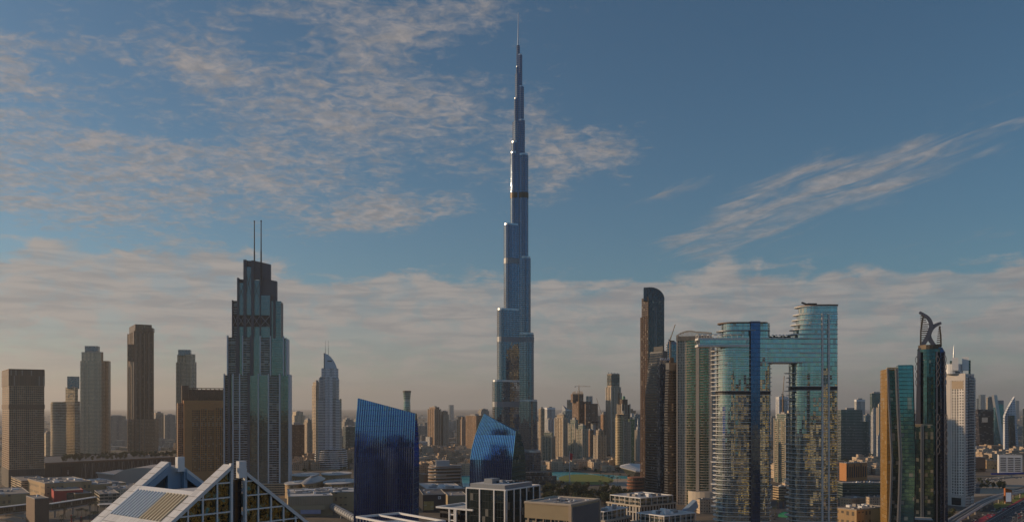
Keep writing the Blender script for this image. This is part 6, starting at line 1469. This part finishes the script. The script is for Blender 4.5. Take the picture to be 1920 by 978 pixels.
c = gp(1473, 968); t = thing('site_tent', 'small bright green sheeted shed by the street under the sky bridge', 'shed', (c.x, c.y)); mb = MB(); mb.loft([(ell(c.x, c.y, 9, 7, 0, 4), 0), (ell(c.x, c.y, 9, 7, 0, 4), 3), (ell(c.x, c.y, 4, 1, 0, 4), 6)], 0, 0); mb.build('green_sheeting', plain('green_sheet', (.02, .22, .12), .6), t)
tower('low_sliver_block', 'thin ornate beige block left of the terrace between grid towers', 'building', 1334, 1338, 1347, 800, 1500, 24, M['res_brown'])

# ================================================================== trees and palms
def leaf_mat(name, c0, c1):
    m, g, b = new_mat(name); oi = g.node('ShaderNodeObjectInfo').outputs['Random']; p = g.node('ShaderNodeNewGeometry').outputs['Position']
    n = g.noise(p, .35, 3, .6); g.put(b.inputs['Base Color'], g.mix(g.m('ADD', g.m('MULTIPLY', n, .6), g.m('MULTIPLY', oi, .4)), c4(c0), c4(c1))); b.inputs['Roughness'].default_value = .8; return m
Mleaf = leaf_mat('foliage', (.025, .04, .012), (.08, .085, .03)); Mpalm = leaf_mat('palm_foliage', (.03, .045, .02), (.075, .08, .035))
def make_tree(seed, h=10., w=4.6):
    r = random.Random(seed); t = thing('tree', None, None, (0, 0, 0))
    mb = MB(); mb.tube((0, 0, 0), (.1, .1, h*.4), .32, .2, 6)
    for k in range(5):
        a = r.random()*6.28; mb.tube((.1, .1, h*(.28+.03*k)), (math.cos(a)*w*.55, math.sin(a)*w*.55, h*r.uniform(.5, .75)), .15, .05, 4)
    mb.build('trunk', M['trunk'], t)
    mb = MB(); lob = [(r.uniform(-.55, .55)*w, r.uniform(-.55, .55)*w, h*r.uniform(.45, .85), w*r.uniform(.3, .5)) for _ in range(9)]
    for k in range(300):
        L = r.choice(lob); d = Vector((r.gauss(0, 1), r.gauss(0, 1), r.gauss(0, 1))).normalized()*L[3]*r.uniform(.5, 1.05); c = Vector(L[:3])+d; s = r.uniform(.35, .8)
        u = Vector((r.gauss(0, 1), r.gauss(0, 1), r.gauss(0, .6))).normalized()*s; v = u.cross(Vector((r.gauss(0, 1), r.gauss(0, 1), r.gauss(0, 1)))).normalized()*s*.8
        mb.face([c-u, c-v, c+u, c+v], [(0, 0)]*4)
    mb.build('crown', Mleaf, t); return t
def make_palm(seed, h=11.):
    r = random.Random(seed); t = thing('palm_tree', None, None, (0, 0, 0)); mb = MB(); mb.tube((0, 0, 0), (.3, .1, h*.5), .34, .26, 6); mb.tube((.3, .1, h*.5), (.4, .3, h), .26, .24, 6); mb.build('trunk', M['trunk'], t)
    mb = MB()
    for k in range(18):
        a = k*2.4+r.random()*.4; el = r.uniform(-.2, 1.0); pr = Vector((.4, .3, h)); dr = Vector((math.cos(a), math.sin(a), el)); L = 3.6
        for i in range(4):
            nx = pr + dr.normalized()*L/4; sdv = Vector((-math.sin(a), math.cos(a), 0))*(.65-.13*i); dn = Vector((0, 0, -.25))
            mb.face([pr-sdv+dn, pr, nx, nx-sdv*.8+dn], [(0, 0)]*4); mb.face([pr, pr+sdv+dn, nx+sdv*.8+dn, nx], [(0, 0)]*4); pr = nx; dr.z -= .5
    mb.build('crown', Mpalm, t); return t
TREES = [make_tree(s, 9+s, 4.4+.4*s) for s in range(3)]; PALMS = [make_palm(s+9, 10+2*s) for s in range(2)]
used = set()
def plant(proto, x, y, label, group, s=1., z=0.):
    o = proto
    if id(proto) in used: o = copy_tree(proto)
    used.add(id(proto)); o.location = (x, y, z); o.rotation_euler = (0, 0, rnd.random()*6.28); q = s*rnd.uniform(.8, 1.25); o.scale = (q, q, q*rnd.uniform(.9, 1.1))
    tag(o, label, 'palm' if 'palm' in proto.name else 'tree', group); return o
PK = 'trees of the dark park grove'
for k in range(120):
    x = rnd.uniform(1022, 1186); lo = 918 + max(0, (x-1130)*.2); y = rnd.uniform(lo, 946)
    if x > 1165 and y < 926: continue
    c = gp(x, y); plant(TREES[k % 3], c.x, c.y, 'dark leafy tree in the park grove between the lawn and tan flat roofed office', PK, 1.25)
for k in range(26):
    c = gp(rnd.uniform(90, 186), rnd.uniform(955, 990)); plant(PALMS[k % 2], c.x, c.y, 'date palm standing in the dark courtyard by the red columns, lower left', 'palms in the mall courtyard', .95)
for k in range(22):
    c = gp(rnd.uniform(1125, 1180), rnd.uniform(884, 918)); plant(PALMS[k % 2], c.x, c.y, 'palm on the lakeside promenade between the lawn and the opera house', 'palms along the lake promenade', .9)
for k in range(150):
    x = rnd.uniform(118, 330); u = (x-84)/261; Y = 1490+190*u + rnd.uniform(8, 150); plant(TREES[k % 3], wx(x, Y), Y, 'roof garden tree on top of the long dark brown podium', 'roof garden trees on the podium', .75, 33.)
for k in range(26):
    c = gp(rnd.uniform(1832, 1884) , rnd.uniform(905, 917)); c.x += (917-c.y*0)*0; plant(TREES[k % 3], c.x, c.y, 'dark shrubby tree on the sandy plot beside the viaduct, far right', 'shrubby trees on the sandy plot', .8)
for k in range(9):
    c = gp(rnd.uniform(1760, 1788), rnd.uniform(968, 985)); plant(TREES[k % 3], c.x, c.y, 'dark tree at the foot of the viaduct, bottom right', 'trees at the viaduct foot', .9)
for k in range(14):
    c = gp(rnd.uniform(1452, 1482), rnd.uniform(945, 976)); plant(PALMS[k % 2], c.x, c.y, 'street palm in the gap under the sky bridge', 'street palms under the sky bridge', .8)
for k in range(30):
    x = rnd.choice([rnd.uniform(645, 670), rnd.uniform(786, 880), rnd.uniform(1015, 1150)]); c = gp(x, rnd.uniform(866, 882)); plant(TREES[k % 3], c.x, c.y, 'green tree between the low sand coloured houses of the middle distance', 'trees among the low houses', 1.0)
for k in range(10):
    c = gp(rnd.uniform(1312, 1345), rnd.uniform(930, 945)); plant(TREES[k % 3], c.x, c.y, 'tree on the terrace right of the beige concave tower base', 'terrace trees by the concave tower', .9, 14)

# ================================================================== old town houses and district fill
def house(x, y, label, group, mat, w, d, h, th):
    c = gp(x, y); t = thing('low_house', label, 'house', c, group)
    r = random.Random(int(x*31+y*7)); p = [tuple(Vector(c[:2])+Vector(q)) for q in ((-w/2, -d/2), (w/2, -d/2), (w/2, d/2), (-w/2, d/2))]
    a = R(th); rot = lambda q: (c.x+(q[0]-c.x)*math.cos(a)-(q[1]-c.y)*math.sin(a), c.y+(q[0]-c.x)*math.sin(a)+(q[1]-c.y)*math.cos(a)); p = [rot(q) for q in p]
    mb = MB(); mb.prism(p, 0, h); 
    k = r.random(); e = Vector(p[1])-Vector(p[0]); f = Vector(p[3])-Vector(p[0])
    for _ in range(r.randint(1, 3)):
        q0 = Vector(p[0])+e*r.uniform(.02, .6)+f*r.uniform(.05, .5); ee, ff = e*r.uniform(.18, .4), f*r.uniform(.25, .45); q = [q0, q0+ee, q0+ee+ff, q0+ff]; mb.prism([tuple(v) for v in q], h+.01, h+r.uniform(2.5, 8))
    mb.build('wall', [M[mat], M['roof']], t)
    mb = MB(); rim(mb, offset(p, .15), .8, h, 1.2); mb.build('parapet', M['cream'] if mat == 'old2' else M['beige'], t); return t
OT = 'sand coloured houses of the old quarter'
lab_ot = 'low sand coloured house with small dark windows, old quarter between the two blue blades'
for k in range(60):
    y = rnd.uniform(845, 893); x = rnd.uniform(784, 886); house(x, y, lab_ot, OT, 'old' if k % 3 else 'old2', rnd.uniform(18, 40), rnd.uniform(16, 30), rnd.uniform(9, 24), rnd.uniform(-20, 40))
for k in range(18):
    house(rnd.uniform(552, 592), rnd.uniform(862, 882), 'sandy house with small dark windows in front of the dark brown slab', 'sandy houses by the silver tower', 'old', rnd.uniform(16, 30), rnd.uniform(16, 26), rnd.uniform(9, 22), rnd.uniform(0, 40))
for k in range(12):
    house(rnd.uniform(640, 672), rnd.uniform(848, 868), 'brown sandy house right of the flared base of the silver tower', 'sandy houses right of the silver tower', 'old', rnd.uniform(16, 30), rnd.uniform(16, 26), rnd.uniform(12, 34), rnd.uniform(0, 40))
for k in range(36):
    house(rnd.uniform(1014, 1160), rnd.uniform(868, 882), 'cream lakefront house below the lakeside towers', 'cream houses along the lake front', 'old2', rnd.uniform(18, 36), rnd.uniform(14, 24), rnd.uniform(8, 18), rnd.uniform(-10, 30))
for k in range(26):
    x = rnd.uniform(1608, 1655) if k % 2 else rnd.uniform(1452, 1490); house(x, rnd.uniform(868, 895), 'pale low block among the streets between the right hand towers', 'pale low blocks on the right', 'old2', rnd.uniform(20, 40), rnd.uniform(16, 30), rnd.uniform(8, 18), rnd.uniform(0, 30))
for k in range(24):
    house(rnd.uniform(1828, 1925), rnd.uniform(832, 858), 'pale low shed along the far right road', 'pale sheds by the far right road', rnd.choice(['old2', 'old']), rnd.uniform(24, 60), rnd.uniform(20, 40), rnd.uniform(6, 16), rnd.uniform(0, 20))
# farther districts, each block its own thing while it can be told apart
def block(name, x, Y, w, h, label, group, mat):
    c = (wx(x, Y), Y); t = None; d = w*rnd.uniform(.6, 1.1); a = rnd.uniform(-15, 35)
    mb = MB(); mb.box((*c, 0), (w, d, h), a)
    if rnd.random() < .6: mb.box((c[0]+rnd.uniform(-.15, .15)*w, c[1], h+.01), (w*.5, d*.5, rnd.uniform(3, 9)), a)
    if rnd.random() < .3: mb.box((c[0]+rnd.uniform(-.7, .7)*w, c[1]+d, 0), (w*.6, d*.6, h*rnd.uniform(.7, 1.2)), a)
    o = mb.build(name, [M[mat]], None, (c[0], c[1], 0)); tag(o, label, 'building', group)
for k in range(70):
    x = rnd.choice([rnd.uniform(85, 340), rnd.uniform(545, 680), rnd.uniform(785, 930)]); Y = rnd.uniform(2700, 5200); block('distant_block', x, Y, rnd.uniform(30, 70), rnd.uniform(14, 60), 'hazy low beige block on the plain left of the tallest tower', 'hazy blocks on the left plain', rnd.choice(['far', 'far', 'far_w', 'old']))
for k in range(46):
    x = rnd.uniform(1012, 1205); Y = rnd.uniform(2400, 4200); block('distant_tower', x, Y, rnd.uniform(22, 36), rnd.uniform(40, 118), 'hazy residential tower in the crowd behind the lakeside towers', 'hazy towers behind the lake', rnd.choice(['far', 'far_w', 'far_g', 'res_beige', 'res_brown']))
for k in range(40):
    x = rnd.choice([rnd.uniform(1450, 1490), rnd.uniform(1600, 1660), rnd.uniform(1824, 1925), rnd.uniform(1712, 1725)]); Y = rnd.uniform(2900, 5200); block('distant_block', x, Y, rnd.uniform(26, 60), rnd.uniform(20, 100), 'hazy pale block on the skyline at the right', 'hazy blocks on the right skyline', rnd.choice(['far', 'far_w', 'far_g']))
for x, h, Y in ((846, 150, 8200), (1841, 240, 7600), (1852, 170, 8000), (1775, 150, 7000), (1905, 190, 8300)):
    block('distant_needle', x, Y, 42, h, 'very faint tower standing alone in the haze on the horizon', 'faint towers in the haze', 'far_g')
# the far city that reads as one carpet
mb = MB(); r = random.Random(5)
for k in range(2600):
    Y = 2600 + 9500*r.random()**1.6; X = r.uniform(-.68, .68)*Y; h = r.choice([5, 7, 9, 12, 20]) * r.uniform(.8, 1.3); w = r.uniform(14, 46)
    mb.box((X, Y, -.5), (w, w*r.uniform(.6, 1.3), h), r.uniform(-20, 30), r.choice([0, 0, 1, 2]))
o = mb.build('far_city', [M['far'], M['far_w'], M['old']], None, (0, 0, 0)); o['kind'] = 'stuff'
mb = MB()
for k in range(2200):
    Y = 1700 + 7000*r.random()**1.5; X = r.uniform(-.68, .68)*Y; s = r.uniform(2.5, 7); c = Vector((X, Y, s*.6))
    for q in range(3):
        u = Vector((r.gauss(0, 1), r.gauss(0, 1), r.gauss(0, .4))).normalized()*s; v = u.cross(Vector((r.gauss(0, .3), r.gauss(0, .3), 1))).normalized()*s*.8; dd = Vector((r.uniform(-s, s), r.uniform(-s, s), r.uniform(0, s*.6))); mb.face([c+dd-u, c+dd-v, c+dd+u, c+dd+v], [(0, 0)]*4)
o = mb.build('far_greenery', [Mleaf], None, (0, 0, 0)); o['kind'] = 'stuff'

# ================================================================== roads, viaduct, cars
Mt = M['asphalt']
def ribbon(name, pts, w, mat, z, dash=None):
    """road strip along ground points"""
    L, Rt = [], []
    for i, p in enumerate(pts):
        a = Vector(pts[max(i-1, 0)][:2]); b = Vector(pts[min(i+1, len(pts)-1)][:2]); e = (b-a).normalized(); n = Vector((-e.y, e.x)); q = Vector(p[:2]); L.append(q+n*w/2); Rt.append(q-n*w/2)
    mb = MB()
    for i in range(len(pts)-1): mb.face([(*Rt[i], z), (*Rt[i+1], z), (*L[i+1], z), (*L[i], z)], [(0, 0)]*4)
    return structure(name, mb, mat)
hd = Vector((.62, .785)).normalized(); hn = Vector((hd.y, -hd.x)); h0 = Vector(gp(1840, 980)[:2])
hw = [tuple(h0 + hn*34 + hd*s) for s in (-500, -100, 300, 800)]
ribbon('highway', hw, 66, Mt, .016)
for off in (3, 64.5): ribbon('road_marking', [tuple(h0+hn*off+hd*s) for s in (-480, 780)], .4, M['paint'], .024)
mb = MB()
for lane in (9, 14, 19, 24, 29, 40, 45, 50, 55):
    for k in range(-30, 60):
        q = h0+hn*lane+hd*(k*13); mb.prism([tuple(q), tuple(q+hn*.3), tuple(q+hn*.3+hd*4), tuple(q+hd*4)][::-1], .02, .026, 0, 0)
o = structure('road_marking', mb, M['paint'])
mb = MB(); a = h0+hn*34.5-hd*490; b = a+hd*1280; mb.beam((*a, .5), (*b, .5), .8, 1.0, (*hn, 0)); tag(mb.build('median_barrier', M['concrete']), 'grey concrete barrier along the middle of the highway, bottom right', 'barrier')
red = plain('red_paving', (.40, .03, .06), .8); lawn2 = ML
ribbon('red_path', [tuple(h0-hn*5+hd*s) for s in (-120, 30, 100)], 9, red, .013); ribbon('red_path', [tuple(h0-hn*2+hd*s) for s in (140, 420)], 3, red, .013)
sheet('lawn', G2([(1866, 957), (1893, 946), (1930, 927), (1930, 918), (1896, 933), (1862, 944)]), ML, .011)
ribbon('side_road', [gp(1806, 990)[:2], gp(1838, 970)[:2], gp(1868, 953)[:2], gp(1900, 942)[:2]], 22, Mt, .009)
ribbon('side_road', [gp(1826, 924)[:2], gp(1828, 912)[:2], gp(1850, 899)[:2], gp(1890, 895)[:2], gp(1960, 891)[:2]], 16, Mt, .008)
ribbon('ring_road', [gp(1815, 850)[:2], gp(1860, 846)[:2], gp(1960, 841)[:2]], 90, Mt, .007)
ribbon('street', [gp(1440, 992)[:2], gp(1470, 960)[:2], gp(1486, 938)[:2], gp(1500, 920)[:2]], 24, Mt, .008)
sand = roofmat('sand', (.36, .29, .21)); sheet('sand_plot', G2([(1826, 930), (1880, 925), (1935, 905), (1935, 889), (1870, 892), (1826, 905)]), sand, .005)
def viaduct():
    z = 9.5; px = [(1752, 1003), (1784, 977), (1806, 963), (1826, 951), (1843, 941), (1858, 934.5), (1876, 928.5), (1897, 923), (1920, 918.5), (1990, 906)]
    P = [Vector(gp(x, y, z)) for x, y in px]; D = []
    for i in range(len(P)-1):
        p0, p1, p2, p3 = P[max(i-1, 0)], P[i], P[i+1], P[min(i+2, len(P)-1)]
        for k in range(6):
            u = k/6; D.append(.5*(2*p1 + (p2-p0)*u + (2*p0-5*p1+4*p2-p3)*u*u + (3*p1-p0-3*p2+p3)*u**3))
    D.append(P[-1]); t = thing('rail_viaduct', 'curving grey elevated rail viaduct on piers at the bottom right', 'viaduct', (P[4].x, P[4].y))
    nrm = []
    for i in range(len(D)):
        e = (D[min(i+1, len(D)-1)]-D[max(i-1, 0)]).normalized(); nrm.append(Vector((-e.y, e.x, 0)))
    def strip(o0, o1, z0, z1, name, mat):
        mb = MB()
        for i in range(len(D)-1):
            q = lambda j, o, zz: (D[j].x+nrm[j].x*o, D[j].y+nrm[j].y*o, zz)
            a = [q(i, o0, z0), q(i, o1, z0), q(i, o1, z1), q(i, o0, z1)]; b = [q(i+1, o0, z0), q(i+1, o1, z0), q(i+1, o1, z1), q(i+1, o0, z1)]
            for k in range(4): mb.face([a[k], a[(k+1) % 4], b[(k+1) % 4], b[k]], [(0, 0)]*4)
        mb.build(name, mat, t)
    strip(-5, 5, z-2, z-.2, 'deck', M['concrete']); strip(-5.2, -4.7, z-1.6, z+1.3, 'parapet', M['ledge']); strip(4.7, 5.2, z-1.6, z+1.3, 'parapet', M['ledge'])
    strip(-3.6, -.6, z-.19, z-.05, 'track_bed', M['dark']); strip(.6, 3.6, z-.19, z-.05, 'track_bed', M['dark']); strip(-.35, .35, z-.19, z+.35, 'centre_walkway', M['concrete'])
    k = 3
    while k < len(D):
        q = D[k]; mb = MB(); mb.tube((q.x, q.y, 0), (q.x, q.y, z-3.4), 1.1, 1.1, 10); mb.loft([(ell(q.x, q.y, 1.2, 1.2, 0, 10), z-3.6), (ell(q.x, q.y, 3.4, 3.4, 0, 10), z-2.05)], 0, 0); mb.build('pier', M['concrete'], t); k += 4
viaduct()
def billboard():
    c = gp(1891.5, 943); Y = c.y; s = Y/FPX; t = thing('billboard', 'tall orange billboard stand with a blank white screen beside the viaduct', 'billboard', c)
    w = 13*s; mb = MB(); zt = wz(914.5, Y); F = Front(1885, Y, 4); p = F.rect(0, w, 0, 3.2); mb.loft([(p, 0), (p, [zt, zt-2.2, zt-2.2, zt])], 0, 0); mb.build('tower_stand', M['orange'], t)
    mb = MB(); mb.prism(F.rect(.8, w-1.1, -.25, 0), wz(939.5, Y), wz(922.5, Y), 0, 0, True); m, g, b = new_mat('screen_white'); b.inputs['Base Color'].default_value = (.75, .75, .76, 1); b.inputs['Emission Color'].default_value = (.8, .8, .85, 1); b.inputs['Emission Strength'].default_value = .22; mb.build('screen', m, t)
    mb = MB(); mb.prism(F.rect(-.8, w+.8, -1, 4.4), 0, 1.6, 0, 0); mb.build('plinth', M['beige'], t)
billboard()
Y = yb(888); mb = MB(); a, b = gp(1858, 889), gp(1960, 887); mb.beam((a.x, a.y, 1.6), (b.x, b.y, 1.6), .3, 3.2, (0, 1, 0)); tag(mb.build('hoarding', plain('blue_hoarding', (.03, .06, .35), .6)), 'long blue site hoarding in front of the white louvred office block', 'fence')
# cars: body, glasshouse and wheels
def make_car(col):
    t = thing('car', None, None, (0, 0, 0)); m = plain('car_paint', col, .25, .2, var=.02)
    prof = [(-2.25, .45), (-2.2, .85), (-1.2, .98), (1.2, .95), (2.1, .75), (2.25, .4)]
    mb = MB()
    for w0, w1 in ((-.88, .88),):
        lo = [(x, w0) for x, _ in prof]
        for (xa, za), (xb, zb) in zip(prof, prof[1:]): mb.face([(xa, -.88, za), (xa, .88, za), (xb, .88, zb), (xb, -.88, zb)], [(0, 0)]*4)
        for yy in (-.88, .88): mb.face([(x, yy, z) for x, z in prof] + [(2.2, yy, .3), (-2.2, yy, .3)], [(0, 0)]*8)
        mb.face([(-2.2, -.88, .3), (2.2, -.88, .3), (2.2, .88, .3), (-2.2, .88, .3)], [(0, 0)]*4); mb.face([(-2.2, -.88, .3), (-2.2, .88, .3), (-2.25, .88, .45), (-2.25, -.88, .45)], [(0, 0)]*4); mb.face([(2.2, -.88, .3), (2.2, .88, .3), (2.25, .88, .4), (2.25, -.88, .4)], [(0, 0)]*4)
    mb.build('body', m, t)
    mb = MB(); mb.loft([([(-1.7, -.8), (1.15, -.8), (1.15, .8), (-1.7, .8)], .96), ([(-1.15, -.66), (.45, -.66), (.45, .66), (-1.15, .66)], 1.42)], 0, 0); mb.build('window', M['dark'], t)
    mb = MB(); mb.prism([(-1.1, -.64), (.4, -.64), (.4, .64), (-1.1, .64)], 1.42, 1.48, 0, 0); mb.build('roof', m, t)
    for x in (-1.4, 1.4):
        for y in (-.86, .86):
            mb = MB(); mb.tube((x, y-.1, .33), (x, y+.1, .33), .33, n=10); mb.build('wheel', M['dark'], t)
    return t
cars = [make_car(c) for c in ((.75, .75, .75), (.02, .02, .022), (.35, .36, .38), (.4, .03, .03))]; cu = set()
def place_car(p, ang, k, label, group):
    o = cars[k]
    if k in cu: o = copy_tree(o)
    cu.add(k); o.location = (p[0], p[1], .03); o.rotation_euler = (0, 0, ang); tag(o, label, 'car', group)
ha = math.atan2(hd.y, hd.x); cn = ('white', 'black', 'grey', 'red')
for k in range(84):
    lane = rnd.choice([6, 11.5, 16.5, 21.5, 26.5, 38, 42.5, 47.5, 52.5, 60]); q = h0+hn*lane+hd*rnd.uniform(-20, 400); i = rnd.choice([0, 0, 0, 1, 2, 2, 3]) if k > 3 else k
    place_car(q, ha + (math.pi if lane > 34 else 0), i, f'{cn[i]} car driving on the wide highway, bottom right', f'{cn[i]} cars on the highway')
for k in range(34):
    u = rnd.random(); A, B = gp(1812, 985), gp(1880, 951); q = A.lerp(B, u) + Vector((rnd.choice([-6, -2, 3, 7]), 0, 0)); i = rnd.choice([0, 0, 1, 2]); place_car(q, math.atan2(B.y-A.y, B.x-A.x), i, f'{cn[i]} car parked on the side road between viaduct and red path', f'{cn[i]} cars on the side road')
for k in range(26):
    A, B = gp(1840, 903), gp(1930, 893); q = A.lerp(B, rnd.random()) + Vector((0, rnd.choice([-4, 4, 20, 30]), 0)); i = rnd.choice([0, 0, 1, 2]); place_car(q, math.atan2(B.y-A.y, B.x-A.x), i, f'{cn[i]} car along the sandy plot road, far right', f'{cn[i]} cars along the sandy plot')
for k in range(14):
    A, B = gp(1452, 976), gp(1482, 942); q = A.lerp(B, rnd.random()) + Vector((rnd.choice([-6, -2, 3]), 0, 0)); i = rnd.choice([0, 1, 2]); place_car(q, math.atan2(B.y-A.y, B.x-A.x), i, f'{cn[i]} car on the street under the sky bridge', f'{cn[i]} cars under the sky bridge')
def make_lamp():
    t = thing('street_lamp', None, None, (0, 0, 0)); mb = MB(); mb.tube((0, 0, 0), (0, 0, 12), .22, .12, 6); mb.build('pole', M['grey'], t); mb = MB(); mb.beam((-2.4, 0, 12), (2.4, 0, 12), .16, .16, (0, 1, 0)); mb.build('arm', M['grey'], t)
    for x in (-2.4, 2.4): mb = MB(); mb.box((x, 0, 11.85), (1.0, .35, .18)); mb.build('lamp_head', M['steel'], t)
    return t
lp = make_lamp()
for k in range(14):
    q = h0+hn*34.5+hd*(-60+k*34); o = lp if k == 0 else copy_tree(lp); o.location = (q.x, q.y, 1.0); o.rotation_euler = (0, 0, ha+R(90)); tag(o, 'double armed grey street lamp on the highway median, bottom right', 'street lamp', 'street lamps along the highway')

# ================================================================== unseen blocks added outside the frame for the glass to mirror
for k, (x, y, w, h) in enumerate(((-260, -420, 60, 96), (-120, -500, 50, 120), (40, -420, 60, 120), (190, -520, 54, 240), (330, -430, 60, 140), (470, -560, 70, 180), (620, -440, 60, 130), (780, -600, 70, 230), (940, -480, 60, 150),
                                  (-420, -560, 60, 88), (-600, -460, 70, 76), (-780, -600, 60, 84), (1120, -640, 80, 170), (90, -760, 90, 160), (-330, -800, 90, 90), (560, -820, 100, 170), (300, -900, 80, 200), (840, -900, 90, 150),
                                  (540, 330, 50, 170), (480, 20, 50, 140), (640, 420, 60, 170), (360, -60, 50, 150), (580, 150, 60, 120), (250, -140, 50, 170), (700, 250, 60, 200), (450, 520, 36, 90), (290, 425, 24, 52), (350, 418, 28, 98), (425, 430, 34, 150), (300, 285, 24, 48), (368, 262, 30, 96), (455, 300, 36, 150), (345, 130, 30, 58), (430, 150, 36, 112), (530, 90, 46, 160), (262, 40, 30, 60), (-430, 420, 40, 100), (-500, 360, 40, 88), (-545, 320, 46, 106), (-470, 325, 40, 94), (-395, 455, 36, 86), (-600, 270, 50, 98), (-640, 330, 50, 84),
                                  (-330, -20, 50, 72), (-430, 50, 44, 66), (-260, -90, 46, 74), (-520, -50, 60, 70), (-380, -110, 60, 78), (-470, 150, 50, 84), (-540, 60, 46, 62), (-600, -20, 50, 76), (-238, 150, 40, 82), (-195, 50, 40, 72), (-285, 215, 40, 70), (-300, 60, 50, 74), (-215, -60, 44, 66), (-330, 160, 40, 78), (880, 965, 80, 260), (1000, 900, 70, 310), (1120, 830, 80, 280), (800, 1015, 50, 220), (1260, 740, 90, 300), (900, 560, 70, 190), (1010, 690, 60, 220), (1150, 800, 80, 200), (800, 420, 60, 160), (1300, 960, 80, 230))):
    mb = MB(); mb.box((x, y, 0), (w, 40, h), rnd.uniform(-60, -35)); mb.box((x+6, y+4, h), (w*.5, 20, 14), -20)
    o = mb.build('mirrored_tower', [M['mirror_dark' if x < -170 and y > -150 else ('mirror_gold', 'band_tan', 'mirror_gold', 'res_cream')[k % 4]]], None, (x, y, 0)); tag(o, 'tower added outside the frame, seen only mirrored in the glass facades', 'tower', 'towers mirrored in the glass')

# ================================================================== haze
mb = MB(); mb.prism([(-22000, -2500), (22000, -2500), (22000, 42000), (-22000, 42000)], -1.5, 860, 0, 0, True); hz = mb.build('haze', [], None, (0, 0, 0)) if False else None
m = bpy.data.materials.new('haze'); m.use_nodes = True; m.node_tree.nodes.clear(); g = NG(m.node_tree)
vp = g.node('ShaderNodeVolumePrincipled'); vp.inputs['Color'].default_value = (.97, .94, .91, 1); vp.inputs['Density'].default_value = .00005; vp.inputs['Anisotropy'].default_value = .38
ou = g.node('ShaderNodeOutputMaterial'); m.node_tree.links.new(vp.outputs[0], ou.inputs['Volume'])
hz = mb.build('haze', [m], None, (0, 0, 0)); hz['kind'] = 'stuff'
